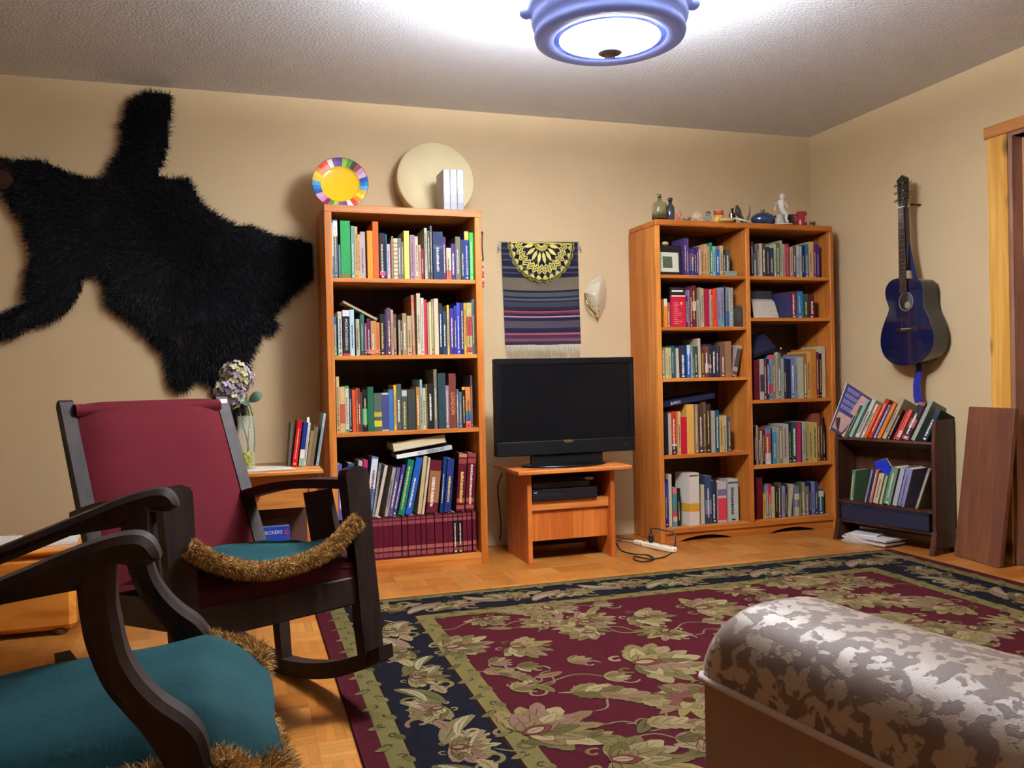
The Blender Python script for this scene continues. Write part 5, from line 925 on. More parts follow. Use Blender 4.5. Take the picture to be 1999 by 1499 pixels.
# ================================================================== chest by the wall and what lies on it
chp = PZ(148, 1238); CHX1, CHY0 = chp[0], chp[1]
chst = thing('wooden_chest', 'glossy orange wooden chest standing behind the teal-cushioned chair', 'chest', (CHX1-.4, CHY0, 0))
m_ch = wood('chest_wood', '#b0601c', '#e0923a', grain=(.12, 1, .8), scale=16, rough=.22, coat=.4)
MB().box(CHX1-.85, CHX1, CHY0, CHY0+.42, .02, .315, bev=.022).build('chest_body', m_ch, chst)
MB().box(CHX1-.86, CHX1+.008, CHY0-.006, CHY0+.43, .316, .342, bev=.01).build('lid', m_ch, chst)
for k, x in enumerate((CHX1-.8, CHX1-.06)):
    for y in (CHY0+.03, CHY0+.36): MB().lathe([(.018, 0), (.022, .01), (.022, .024)], (x, y, 0), n=12).build('foot', M('#4a2a14', .5), chst)
for k, (dx, dy, an) in enumerate(((-.10, .05, .1), (-.36, .08, -.1))):
    e = thing('paper_sheet', ['white sheet of paper lying near the end of the wooden chest lid', 'white folded paper lying further along the wooden chest lid'][k], 'paper', (CHX1+dx, CHY0+dy, .342))
    MB().obox((CHX1+dx-.1, CHY0+dy, .3425+.001*k), (.2*math.cos(an), .2*math.sin(an), 0), (-.24*math.sin(an), .24*math.cos(an), 0), (0, 0, .012)).build('sheet', M('#dedad2', .6), e)
e = thing('pink_cloth', 'crumpled pink cloth lying on the wooden chest lid', 'cloth', (CHX1-.62, CHY0+.1, .342))
pkc = PY(8, 1046, CHY0+.12); G = []
for i in range(9):
    t = math.pi*i/8; G.append([np.array([pkc[0]-.09+.075*math.sin(t)*math.cos(a)*(1+.2*math.sin(3*a+i)), pkc[1]+.05*math.sin(t)*math.sin(a), .3425+.052*(1-math.cos(t))/2*(1+.15*math.sin(4*a))]) for a in np.linspace(0, 2*math.pi, 15)])
MB().grid(G).build('cloth', M('#c83a44', .7), e)
e = thing('cream_pot', 'small cream pot holding white tissue beside the wooden chest', 'pot', PZ(238, 1180))
pt0 = PZ(240, 1178); MB().lathe([(.05, 0), (.075, .05), (.078, .1), (.066, .17), (.06, .19), (.055, .19), (.06, .16), (0, .03)], (pt0[0], pt0[1], .0005), n=20).build('pot_body', M('#b8a478', .5), e)
for k in range(5): MB().prism([(pt0[0]-.05+.02*k, pt0[1]-.03+.012*k, .15), (pt0[0]+.0+.012*k, pt0[1]-.03+.012*k, .15), (pt0[0]-.03+.018*k, pt0[1]-.03+.01*k, .27-.012*(k % 3))], (0, .002, 0)).build('tissue', M('#e4e4e2', .7), e)
# ================================================================== rocking chairs
class Frame:
    """chair space: X forward, Y to the sitter's left, Z up, leaned back by tilt"""
    def __init__(s, ox, oy, oz, head, tilt): s.o = (ox, oy, oz); s.c, s.s = math.cos(head), math.sin(head); s.ct, s.st = math.cos(tilt), math.sin(tilt)
    def W(s, X, Y, Z):
        x2 = X*s.ct-Z*s.st; z2 = X*s.st+Z*s.ct; return np.array([s.o[0]+s.c*x2-s.s*Y, s.o[1]+s.s*x2+s.c*Y, z2+s.o[2]])
    def L(s, p):
        q = np.asarray(p)-np.array(s.o); x2 = s.c*q[0]+s.s*q[1]; Y = -s.s*q[0]+s.c*q[1]; return np.array([x2*s.ct+q[2]*s.st, Y, -x2*s.st+q[2]*s.ct])
    def px_side(s, u, v, Y):
        """pixel on the chair's side plane at Y -> (X, Z)"""
        n = s.W(0, 1, 0)-s.W(0, 0, 0); p = s.L(PPL(u, v, s.W(0, Y, 0), n)); return p[0], p[2]
    def px_front(s, u, v, X):
        n = s.W(1, 0, 0)-s.W(0, 0, 0); p = s.L(PPL(u, v, s.W(X, 0, 0), n)); return p[1], p[2]
m_dark = wood('dark_chair_wood', '#1e130f', '#30201a', grain=(1, 1, .12), scale=30, rough=.55, spec=.18, bump=.1)
def velvet(name, hexc, hex2):
    m, nt, b = _new(name); N = nt.nodes.new; L = nt.links; b.inputs['Roughness'].default_value = .85; b.inputs['Sheen Weight'].default_value = .15; b.inputs['Sheen Roughness'].default_value = .4; b.inputs['Sheen Tint'].default_value = lin(hex2); b.inputs['Specular IOR Level'].default_value = .15
    tc = N('ShaderNodeTexCoord'); nz = N('ShaderNodeTexNoise'); nz.inputs['Scale'].default_value = 9; nz.inputs['Detail'].default_value = 5; L.new(tc.outputs['Object'], nz.inputs['Vector'])
    mx = N('ShaderNodeMix'); mx.data_type = 'RGBA'; c = lin(hexc); mx.inputs[6].default_value = tuple(x*.8 for x in c[:3])+(1,); mx.inputs[7].default_value = tuple(x*1.2 for x in c[:3])+(1,); L.new(nz.outputs['Fac'], mx.inputs[0]); L.new(mx.outputs[2], b.inputs['Base Color'])
    bp = N('ShaderNodeBump'); bp.inputs['Strength'].default_value = .25; bp.inputs['Distance'].default_value = .001; n2 = N('ShaderNodeTexNoise'); n2.inputs['Scale'].default_value = 700; L.new(tc.outputs['Object'], n2.inputs['Vector']); L.new(n2.outputs['Fac'], bp.inputs['Height']); L.new(bp.outputs['Normal'], b.inputs['Normal']); return m
m_velv = velvet('maroon_velvet', '#4e0a13', '#8a2c3a'); m_velv2 = velvet('seat_velvet', '#3c0f18', '#6a2030')
m_teal = M('#12373a', .85, var=.18, scale=14, bump=.35, bscale=60, spec=.12)
TAN = np.array([lin(c)[:3] for c in ('#a47c44', '#c09654', '#86623a', '#ceaa66', '#6a4c2c', '#b48c50')])
def fur_trim(path, rad, name, parent, n, length=.018):
    """fur roll along a path of points"""
    pts = np.array(bez(path, 10)); N = len(pts); tube_o = MB().tube(pts, rad, n=10); core = tube_o.build(name, M('#8a683a', .95, var=.5, scale=40, spec=.1), parent)
    t = np.gradient(pts, axis=0); t /= np.linalg.norm(t, axis=1)[:, None]+1e-9
    k = RNG.integers(0, N, n); fr_ = RNG.uniform(0, 1, n); base = pts[k]*(1-fr_[:, None])+pts[np.minimum(k+1, N-1)]*fr_[:, None]
    d = RNG.normal(size=(n, 3)); d -= (d*t[k]).sum(1)[:, None]*t[k]; d /= np.linalg.norm(d, axis=1)[:, None]+1e-9
    rr = np.asarray(rad) if hasattr(rad, '__len__') else np.full(N, rad)
    D = d+t[k]*RNG.normal(0, .35, (n, 1))+RNG.normal(0, .2, (n, 3)); D /= np.linalg.norm(D, axis=1)[:, None]
    patch = np.sin(base[:, 0]*70+base[:, 1]*55)+np.sin(base[:, 1]*90-base[:, 2]*60)+RNG.normal(0, .8, n)
    ci = np.clip(((patch+2.5)/5*len(TAN)).astype(int), 0, len(TAN)-1); cols = TAN[ci]*RNG.uniform(.7, 1.7, (n, 1))
    tag(link('fur', fur_mesh('fur', base+d*rr[k][:, None]*.9, D, RNG.uniform(.6, 1.2, n)*length, .0009, m_fur, cols, .35), core), kind='stuff'); return core
# ---------------------------------------------------------------- red-backed rocking chair
A1 = Frame(-.013, 2.635, .025, -1.102, .129); W_, FX, FT, FB_ = .27, .306, .648, .075
ch1 = thing('rocking_chair', 'dark wood rocking chair with high maroon velvet back', 'chair', (A1.o[0], A1.o[1], 0))
def rocker(fr, parent, w, xc=-.11, R=1.3, xa=-.66, xb=.385, th=.05, wd=.048):
    for sg in (-1, 1):
        mb = MB(); G = []
        for X in np.linspace(xa, xb, 25):
            z = R-math.sqrt(R*R-(X-xc)**2); t2 = th*(1-.25*abs(2*(X-xa)/(xb-xa)-1)**3); G.append([(X, sg*w-wd/2, z), (X, sg*w+wd/2, z), (X, sg*w+wd/2, z+t2), (X, sg*w-wd/2, z+t2)])
        mb.grid(G, smooth=False, closed=True); mb.add(G[0], [(0, 1, 2, 3)]); mb.add(G[-1], [(3, 2, 1, 0)]); mb.xf(fr.W).build('rocker', m_dark, parent)
rocker(A1, ch1, W_)
for sg in (-1, 1):
    y = sg*W_
    prof = [(y-.040, FT-.02), (y-.033, FT-.004), (y-.012, FT+.004), (y+.012, FT+.004), (y+.033, FT-.004), (y+.040, FT-.02), (y+.038, FT-.12), (y+.033, FT-.25), (y+.035, .2), (y+.03, FB_+.02), (y-.03, FB_+.02), (y-.035, .2), (y-.033, FT-.25), (y-.038, FT-.12)]
    MB().prism([(FX-.022, a, b) for a, b in prof], (.044, 0, 0)).xf(A1.W).build('front_post', m_dark, ch1)
    MB().add([(-.225, y-.022, .36), (-.175, y-.022, .36), (-.175, y+.022, .36), (-.225, y+.022, .36), (-.22, y-.018, .045), (-.18, y-.018, .045), (-.18, y+.018, .045), (-.22, y+.018, .045)], [(0, 1, 2, 3), (7, 6, 5, 4), (0, 4, 5, 1), (1, 5, 6, 2), (2, 6, 7, 3), (3, 7, 4, 0)]).xf(A1.W).build('rear_leg', m_dark, ch1)
    # back post, leaning
    P0, P1 = np.array([-.245, .30]), np.array([-.490, .955]); dv = (P1-P0)/np.linalg.norm(P1-P0); nv_ = np.array([-dv[1], dv[0]])
    q = [P0-nv_*.022, P1-nv_*.018, P1+dv*.012-nv_*.008, P1+dv*.012+nv_*.012, P1+nv_*.024, P0+nv_*.03]
    MB().prism([(a, sg*.262-.021, b) for a, b in q], (0, .042, 0)).xf(A1.W).build('back_post', m_dark, ch1)
    # arm
    G = []
    for t in np.linspace(0, 1, 13):
        X = FX+.01+(-.40-FX-.01)*t; Z = FT-.045+(.598-FT+.045)*t+.02*math.sin(math.pi*t); wy = .030+.012*math.sin(math.pi*t); G.append([(X, y-wy, Z-.016), (X, y+wy, Z-.016), (X, y+wy, Z+.012), (X, y-wy, Z+.012)])
    mb = MB().grid(G, smooth=False, closed=True); mb.add(G[0], [(0, 1, 2, 3)]); mb.add(G[-1], [(3, 2, 1, 0)]); mb.xf(A1.W).build('arm', m_dark, ch1)
    MB().prism([(.06, y-.009, .36), (.22, y-.009, .36), (.17, y-.009, FT-.055), (.03, y-.009, FT-.06)], (0, .018, 0)).xf(A1.W).build('arm_slat', m_dark, ch1)
    MB().box(-.21, FX, y-.014, y+.014, .285, .36).xf(A1.W).build('side_rail', m_dark, ch1)
MB().box(FX-.018, FX+.014, -W_+.03, W_-.03, .255, .335, bev=.004).xf(A1.W).build('front_rail', m_dark, ch1)
MB().box(-.225, -.19, -W_+.02, W_-.02, .285, .36).xf(A1.W).build('rear_rail', m_dark, ch1)
MB().box(-.56, -.53, -W_, W_, .07, .10).xf(A1.W).build('rear_stretcher', m_dark, ch1)
G = []                                                          # seat upholstery with rounded front
for X, zb, zt in ((-.21, .32, .40), (-.1, .32, .405), (.1, .32, .41), (.25, .32, .41), (.30, .325, .40), (.318, .335, .375)):
    G.append([(X, y, zt-.02*abs(y/.25)**4) for y in np.linspace(-.245, .245, 13)])
MB().grid(G).xf(A1.W).build('seat', m_velv2, ch1)
MB().prism([(.316, -.245, .30), (.316, .245, .30), (.316, .245, .376), (.316, -.245, .376)], (-.01, 0, 0)).xf(A1.W).build('seat_front', m_velv2, ch1)
# velvet back pad: slab between the posts, with rolled top
def backpt(t, off): P0, P1 = np.array([-.252, .345]), np.array([-.478, .945]); d = (P1-P0)/np.linalg.norm(P1-P0); n_ = np.array([d[1], -d[0]]); return P0+(P1-P0)*t+n_*off
G = []
for t in np.linspace(0, 1, 15):
    row = []
    for s_ in np.linspace(-1, 1, 15):
        puff = .032*(1-abs(s_)**6)*(1-abs(2*t-1)**10)*.9+.006; 
        if t > .93: puff = .03*(1-abs(s_)**8)
        X, Z = backpt(t, puff); row.append((X, s_*(.242+.0*t), Z))
    G.append(row)
pad = MB().grid(G); B_ = []
for t in np.linspace(0, 1, 4): B_.append([(backpt(t, -.02)[0], s_*.242, backpt(t, -.02)[1]) for s_ in np.linspace(1, -1, 5)])
pad.grid(B_)
for s_ in (-1, 1): pad.grid([[(backpt(t, -.02)[0], s_*.242, backpt(t, -.02)[1]), (backpt(t, .008)[0], s_*.242, backpt(t, .008)[1])][::s_] for t in np.linspace(0, 1, 8)])
pad.xf(A1.W).build('back_pad', m_velv, ch1)
tr_ = MB(); G = []
for a in np.linspace(-.6*math.pi, .75*math.pi, 11):
    c = backpt(.965, .012); G.append([(c[0]+.026*math.sin(a)*.9-.006, s_*.244, c[1]+.024*math.cos(a)+.0) for s_ in np.linspace(-1, 1, 9)])
tr_.grid(G).xf(A1.W).build('top_roll', m_velv, ch1)
pu = A1.W(-.515, .25, .94); MB().box(-.472, -.464, .246, .278, .928, .952).xf(A1.W).build('corner_tag', M('#d8d4d0', .6), ch1)
# its seat pad with fur edge
c1 = thing('seat_cushion', 'thin teal seat cushion with tan fur edge on the maroon rocking chair', 'cushion', A1.W(.1, 0, .41))
TRIM = [(367, 1068), (385, 1080), (420, 1097), (470, 1111), (520, 1113), (570, 1103), (620, 1085), (655, 1062), (680, 1035), (698, 1016)]
trl = [A1.px_front(u, v, .335) for u, v in TRIM]
def trimz(Y): ys = [a for a, b in trl]; zs = [b for a, b in trl]; return float(np.interp(Y, ys, zs))
Y0, Y1 = trl[0][0], trl[-1][0]; G = []
for t in np.linspace(0, 1, 15):
    X = .33-.5*t; row = []
    for s_ in np.linspace(0, 1, 19):
        Y = (Y0+.03)+(Y1-Y0-.05)*s_; zf = trimz(Y); zc = .425+.018*math.sin(math.pi*s_)+.006*math.sin(9*s_+6*t)+.004*math.sin(17*s_*t+3); e_ = math.exp(-t*5); row.append((X, Y, max(.418, zf*e_+(1-e_)*(zc+.012))))
    G.append(row)
pad = MB().grid(G); pad.grid([[(x, y, z-.02 if z-.02 > .411 else .411) for x, y, z in r][::-1] for r in G]); pad.xf(A1.W).build('cushion_top', m_teal, c1)
fur_trim([A1.W(.335, a, b) for a, b in trl], .019, 'fur_edge', c1, 14000, .013)
# ---------------------------------------------------------------- nearer chair with bent side frames
A2 = Frame(-.274, 1.622, .02, .013, .129); W2 = .287
ch2 = thing('rocking_chair', 'dark wood rocking chair with curved bentwood arms and teal cushion', 'chair', (A2.o[0], A2.o[1], 0))
YN = -(W2+.022)
top = [(0, 1136), (60, 1111), (130, 1081), (200, 1057), (245, 1047), (275, 1048), (295, 1060), (307, 1078), (312, 1095)]
und = [(300, 1099), (283, 1108), (255, 1108), (228, 1103)]
lf = [(222, 1125), (224, 1180), (231, 1220), (246, 1283), (276, 1333), (320, 1376), (369, 1409), (399, 1446), (414, 1499)]
lb = [(316, 1499), (276, 1440), (246, 1406), (200, 1350), (166, 1273), (153, 1213), (146, 1156)]
ub = [(66, 1171), (0, 1184)]
Q = lambda L: [np.array(A2.px_side(u, v, YN)) for u, v in L]
qt, qu, qf, qb, qbk = Q(top), Q(und), Q(lf), Q(lb), Q(ub)
sl = (qt[1]-qt[0]); ext = qt[0]-sl/np.linalg.norm(sl)*.42; ext2 = qbk[-1]-sl/np.linalg.norm(sl)*.42
armp = [ext]+[np.array(p[:2]) for p in bez([(a, b, 0) for a, b in qt], 5)]+[np.array(p[:2]) for p in bez([(a, b, 0) for a, b in qu], 4)]+[qb[-1]+np.array([0, 0])]+qbk+[ext2]
legf = [np.array(p[:2]) for p in bez([(a, b, 0) for a, b in [qu[-1]+np.array([0, .012])]+qf], 5)]; legb = [np.array(p[:2]) for p in bez([(a, b, 0) for a, b in qb+[qb[-1]+np.array([0, .02])]], 5)]
lend = legf[-1]; fdn = [lend+np.array([.03, -.09]), np.array([.33, .11])]; bdn = [np.array([.255, .11]), legb[0]+np.array([.01, -.08])]
legp = legf+fdn+bdn+legb
def chamfer_prism(pg, y0, th, ch):
    p = [np.asarray(q, float) for q in pg]; p = [q for i, q in enumerate(p) if np.linalg.norm(q-p[i-1]) > 1e-4]; n = len(p)
    ar = sum(p[i][0]*p[(i+1) % n][1]-p[(i+1) % n][0]*p[i][1] for i in range(n)); sg = 1 if ar > 0 else -1; inn = []
    for i in range(n):
        a = p[i]-p[i-1]; b = p[(i+1) % n]-p[i]; t = a/(np.linalg.norm(a)+1e-9)+b/(np.linalg.norm(b)+1e-9); t = t/(np.linalg.norm(t)+1e-9); inn.append(p[i]+sg*np.array([-t[1], t[0]])*ch)
    R_ = [[(q[0], y, q[1]) for q in pl_] for y, pl_ in ((y0, inn), (y0+ch, p), (y0+th-ch, p), (y0+th, inn))]
    mb = MB().grid(R_, smooth=False, closed=True); mb.add(R_[0], [tuple(range(n))[::-1]]); mb.add(R_[-1], [tuple(range(n))]); return mb
for sg in (-1, 1):
    yb_ = sg*W2-.022
    for nm_, pg_ in (('arm', armp), ('front_leg', legp)):
        ins_ = .0 if nm_ == 'arm' else .003
        yy = YN+ins_ if sg < 0 else W2-.046+ins_
        chamfer_prism(pg_, yy, .068-2*ins_, .011).xf(A2.W).build(nm_, m_dark, ch2)
    MB().prism([(-.20, sg*.25-.02, .28), (-.15, sg*.25-.02, .28), (-.44, sg*.25-.02, .96), (-.49, sg*.25-.02, .95)], (0, .04, 0)).xf(A2.W).build('back_post', m_dark, ch2)
    MB().box(-.22, -.17, sg*W2-.02, sg*W2+.02, .045, .36).xf(A2.W).build('rear_leg', m_dark, ch2)
    MB().box(-.2, .3, sg*(W2-.02)-.012, sg*(W2-.02)+.012, .27, .34).xf(A2.W).build('side_rail', m_dark, ch2)
rocker(A2, ch2, W2)
MB().box(.27, .30, -W2+.02, W2-.02, .26, .33).xf(A2.W).build('front_rail', m_dark, ch2); MB().box(-.2, -.17, -W2+.02, W2-.02, .26, .33).xf(A2.W).build('rear_rail', m_dark, ch2)
MB().box(-.18, .28, -W2+.03, W2-.03, .30, .375, bev=.02).xf(A2.W).build('seat', m_velv2, ch2)
G = [[(-.19-.27*t+.035*(1-abs(s_)**6), s_*.228, .36+.58*t) for s_ in np.linspace(-1, 1, 9)] for t in np.linspace(0, 1, 9)]
pad = MB().grid(G); pad.grid([[(x-.05, y, z) for x, y, z in r][::-1] for r in G]); pad.xf(A2.W).build('back_pad', m_velv, ch2)
c2 = thing('seat_cushion', 'plump teal seat cushion with shaggy fur edge on the bentwood-armed chair', 'cushion', A2.W(.1, 0, .38))
G = []; rows_ = np.linspace(-1, 1, 27)
def cz(X, s_):
    z = .405+.02*(1-s_**4)-.012*(X+.1)**2
    fall = max(0, (X-.26)/.11); z -= .095*fall**1.6; z -= .05*max(0, (-s_-.72)/.28)**1.5; z -= .02*max(0, (s_-.85)/.15)**1.5
    return z+.004*math.sin(11*X+3*s_)+.003*math.sin(17*X*s_+2)+.003*math.sin(7*s_+4)
for X in np.linspace(-.17, .372, 27):
    taper = 1-.10*max(0, (X-.26)/.11)
    G.append([(X+.003*math.sin(5*s_), s_*.262*taper, cz(X, s_)) for s_ in rows_])
pad = MB().grid(G); pad.grid([[(x, y, max(z-.035, .30) if x < .26 else z-.016) for x, y, z in r][::-1] for r in G]); pad.xf(A2.W).build('cushion_top', m_teal, c2)
edge = [(X, -.268, cz(X, -1)-.012) for X in np.linspace(-.17, .28, 9)]+[(.325, -.258, cz(.33, -1)-.02), (.352, -.21, cz(.36, -.8)-.035)]
fur_trim([A2.W(*p) for p in edge], .024, 'fur_edge', c2, 13000, .022)
fur_trim([A2.W(.25, -.275, cz(.27, -1)-.03), A2.W(.315, -.268, cz(.33, -1)-.045), A2.W(.36, -.225, cz(.36, -.8)-.065), A2.W(.352, -.10, cz(.36, -.4)-.085), A2.W(.338, .05, cz(.36, .1)-.085)], .026, 'fur_flap', c2, 9000, .022)
fur_trim([A2.W(.335, .15, cz(.35, .6)-.05), A2.W(.352, .215, cz(.35, .85)-.012), A2.W(.325, .255, cz(.32, 1)-.006), A2.W(.26, .27, cz(.27, 1)-.008)], .024, 'fur_corner', c2, 4500, .02)
# ================================================================== rug: bound edge, guards, dark border and floral field of carved motifs
RTH = -.0079; RO = np.array([.2967, 3.7097]); RW, RL = 2.99, 2.35
rc, rs = math.cos(RTH), math.sin(RTH)
def RP(a, b, z): return (RO[0]+rc*a+rs*b, RO[1]+rs*a-rc*b, z)      # a along the far edge, b towards the room
def RI(u, v): p = PZ(u, v, .012); d = p[:2]-RO; return np.array([rc*d[0]+rs*d[1], rs*d[0]-rc*d[1]])
rug = thing('area_rug', 'large maroon floral rug with black scroll border on the parquet', 'rug', RP(RW/2, RL/2, 0))
def rugm(c, var=.16):
    c = '#'+''.join('%02x' % int(int(c[i:i+2], 16)*.76) for i in (1, 3, 5))
    return M(c, .97, var=var, scale=260, bump=.5, bscale=420, spec=.06)
b0, b1, b2, b3 = .058, .122, .372, .44
MB().prism([RP(0, 0, .0005), RP(0, RL, .0005), RP(RW, RL, .0005), RP(RW, 0, .0005)], (0, 0, .0095)).build('pile', rugm('#4c131c'), rug)
def band(i0, i1, z, m, nm_, f0=None, f1=None):
    """rectangular ring between insets (f*: inset at the far edge)"""
    f0 = i0 if f0 is None else f0; f1 = i1 if f1 is None else f1; mb = MB()
    for (a0, a1, c0, c1) in ((i0, RW-i0, f0, f1), (i0, RW-i0, RL-i1, RL-i0), (i0, i1, f1, RL-i1), (RW-i1, RW-i0, f1, RL-i1)):
        mb.prism([RP(a0, c0, .0098), RP(a0, c1, .0098), RP(a1, c1, .0098), RP(a1, c0, .0098)], (0, 0, z))
    return mb.build(nm_, m, rug)
g0, g1, g2, g3 = .012, .06, .31, .375
OFF = b0-g0
band(b0, b1, .0008, rugm('#6f6338', .3), 'outer_guard', g0, g1); band(b1, b2, .0004, rugm('#15131c'), 'border_ground', g1, g2); band(b2, b3, .0008, rugm('#736638', .3), 'inner_guard', g2, g3)
band(b1-.004, b1+.006, .0011, rugm('#1a0f12'), 'guard_line', g1-.004, g1+.006); band(b2-.008, b2+.004, .0011, rugm('#2a0f14'), 'guard_line', g2-.008, g2+.004)
# motif drawing: flat raised tufts gathered per colour
TUFT = {}
def tuft(poly, c, layer):
    TUFT.setdefault((c, layer), []).append(poly)
def off(p, a): return np.array([p[0]+math.cos(a[0])*a[1], p[1]+math.sin(a[0])*a[1]])
def leaf2(p, an, ln, wd, c, layer=1, bend=0., serr=0, outline=True, vein=True):
    p = np.asarray(p, float); n = 9; L_, R_ = [], []
    for i in range(n):
        t = i/(n-1); a = an+bend*t; q = p+np.array([math.cos(an+bend*t*.5), math.sin(an+bend*t*.5)])*ln*t; w_ = wd*math.sin(math.pi*(t*.92+.05))**.75*(1+(.35 if serr and i % 2 else 0))
        nv_ = np.array([-math.sin(a), math.cos(a)]); L_.append(q+nv_*w_); R_.append(q-nv_*w_)
    pg = L_+R_[::-1]
    if outline:
        c_ = sum(pg)/len(pg); tuft([c_+(q-c_)*(1+.0018/max(.012, np.linalg.norm(q-c_))) for q in pg], OUTC, layer-1)
    tuft(pg, c, layer)
    if vein: q = [p+np.array([math.cos(an+bend*t*.5), math.sin(an+bend*t*.5)])*ln*t for t in (.1, .45, .85)]; strip(q, .0012, OUTC, layer+1)
def strip(pts, w_, c, layer=1):
    pts = [np.asarray(q, float) for q in pts]; L_, R_ = [], []
    for i, q in enumerate(pts):
        d = pts[min(i+1, len(pts)-1)]-pts[max(i-1, 0)]; d = d/(np.linalg.norm(d)+1e-9); nv_ = np.array([-d[1], d[0]]); ww = w_*(1 if 0 < i < len(pts)-1 else .5); L_.append(q+nv_*ww); R_.append(q-nv_*ww)
    tuft(L_+R_[::-1], c, layer)
OUTC = '#33241a'; CT = ['#8a7648', '#9a8550', '#7a6a3c', '#a08860', '#8c6a4c', '#6a5c34', '#b09a6c', '#94705a']
rr = random.Random(5)
def scroll(p, an, r, turns, w_, c, sgn=1, layer=1):
    pts = []
    for i in range(22):
        t = i/21; a = an+sgn*turns*2*math.pi*t; rad = r*(1-.8*t); pts.append(np.asarray(p)+np.array([math.cos(a), math.sin(a)])*rad)
    strip(pts, w_, c, layer)
def palmette(p, an, r, n=9, spread=2.5, layer=2, base='#8a7648'):
    p = np.asarray(p, float)
    for ring, (rl, wl) in enumerate(((1.0, .15), (.72, .13), (.45, .11))):
        k = n-2*ring
        for i in range(k):
            a = an+spread*(i/(k-1)-.5)*2*.5*(1.05 if ring == 0 else .95); ln = r*rl*(.78+.22*math.cos((i/(k-1)-.5)*math.pi))*rr.uniform(.9, 1.1)
            leaf2(p-np.array([math.cos(an), math.sin(an)])*r*.12, a, ln, r*wl*rr.uniform(.8, 1.15), rr.choice(CT), layer+ring*2, bend=rr.uniform(-.2, .2)+(i/(k-1)-.5)*.5, serr=(ring == 0))
    leaf2(p-np.array([math.cos(an), math.sin(an)])*r*.2, an, r*.42, r*.13, '#7a3a34', layer+7); leaf2(p-np.array([math.cos(an), math.sin(an)])*r*.15, an, r*.26, r*.07, '#b09a6c', layer+9)
    for sg in (-1, 1):
        leaf2(p, an+sg*2.3, r*.5, r*.12, rr.choice(CT), layer, bend=-sg*.9); scroll(p+np.array([math.cos(an+sg*2.6), math.sin(an+sg*2.6)])*r*.42, an+sg*1.0, r*.13, .8, r*.028, rr.choice(CT), sg, layer)
def spray(p, an, r, layer=2):
    p = np.asarray(p, float); pts = [p+np.array([math.cos(an+.5*t), math.sin(an+.5*t)])*r*t for t in np.linspace(0, 1, 8)]; strip(pts, r*.02, '#9a8a60', layer)
    for i, q in enumerate(pts[1:]):
        for sg in (-1, 1): leaf2(q, an+.5*i/7+sg*.75, r*(.34-.025*i), r*.075, rr.choice(CT), layer+1+(i % 3), bend=-sg*.4, serr=1, outline=False)
    leaf2(pts[-1], an+.5, r*.3, r*.07, rr.choice(CT), layer+1)
def sunburst(p, r, layer=2, sx=1.):
    for k in range(14): a = 2*math.pi*k/14; leaf2(p, a, r*rr.uniform(.85, 1.1), r*.14, rr.choice(CT), layer, vein=False)
    for k in range(9): a = 2*math.pi*k/9+.2; leaf2(p, a, r*.55, r*.13, rr.choice(['#a8905c', '#7a4a3c', '#8a7a48']), layer+2, vein=False)
    tuft([np.asarray(p)+r*.16*np.array([math.cos(a), math.sin(a)]) for a in np.linspace(0, 2*math.pi, 11)[:-1]], '#5a2a24', layer+4)
def vine(a, b, k=.12, w_=.0035):
    a, b = np.asarray(a, float), np.asarray(b, float); d = b-a; nv_ = np.array([-d[1], d[0]]); strip([a+d*t+nv_*k*math.sin(2*math.pi*t) for t in np.linspace(0, 1, 18)], w_, '#8a7a54', 1)
FX0, FX1, FY0, FY1 = b3, RW-b3, g3, RL-b3
big = [(RI(1262, 1292), 0.12, .24), (RI(1048, 1425), -.35, .22), (RI(885, 1262), -.05, .17), (RI(1068, 1186), 1.45, .17), (RI(1250, 1203), .8, .16), (RI(1372, 1186), .0, .2), (RI(1010, 1262), .6, .15), (RI(1220, 1482), .3, .2), (RI(1540, 1132), 1.5, .2), (RI(1660, 1165), 2.6, .2), (RI(1790, 1212), 3.0, .22), (RI(1500, 1175), .4, .19), (RI(1940, 1275), 2.9, .22), (RI(1850, 1180), 3.3, .2), (RI(1900, 1226), 2.2, .18)]
for p, an, r in big: palmette(p, an, r)
for p, r in ((RI(1132, 1222), .13), (RI(1345, 1366), .13), (RI(1620, 1140), .13), (RI(1440, 1150), .12), (RI(1730, 1170), .13), (RI(1990, 1215), .13)): sunburst(p, r)
for p, an, r in ((RI(1090, 1352), .15, .3), (RI(1246, 1415), .05, .22), (RI(930, 1310), .3, .18), (RI(1410, 1250), -.3, .2), (RI(1700, 1225), .4, .24), (RI(1560, 1160), -.1, .2), (RI(1330, 1300), .5, .2), (RI(960, 1196), .1, .2)): spray(p, an, r)
for u, v, a in ((1000, 1345, -.2), (955, 1294, -.1), (1040, 1212, .2), (1160, 1180, .1), (1300, 1240, .4), (1380, 1215, -.3), (1450, 1190, .5), (1110, 1290, .0), (1010, 1300, .4), (1180, 1320, .3), (1600, 1190, .3), (1760, 1250, -.2), (1880, 1250, .2), (1150, 1440, .2), (1320, 1440, .5)):
    p = RI(u, v)
    for k, da in enumerate((-.8, -.4, 0, .4, .8)): leaf2(p, a+da, .085-.02*abs(da), .016, rr.choice(CT), 2)
    vine(p, p+np.array([rr.uniform(-.3, .1), rr.uniform(-.15, .15)]))
    scroll(p+np.array([.06, .05]), a, .035, .9, .0045, '#94806a', rr.choice((-1, 1)))
for i in range(120):                                              # rest of the field, mostly hidden by the sofa
    p = np.array([rr.uniform(FX0+.1, FX1-.1), rr.uniform(FY0+.08, FY1-.1)])
    if min(np.linalg.norm(p-q[0]) for q in big) > .2:
        if rr.random() < .4: palmette(p, rr.uniform(0, 6.28), rr.uniform(.11, .17), 7)
        else: leaf2(p, rr.uniform(0, 6.28), .1, .02, rr.choice(CT), 2, bend=.5); vine(p, p+np.array([rr.uniform(-.25, .25), rr.uniform(-.2, .2)]))
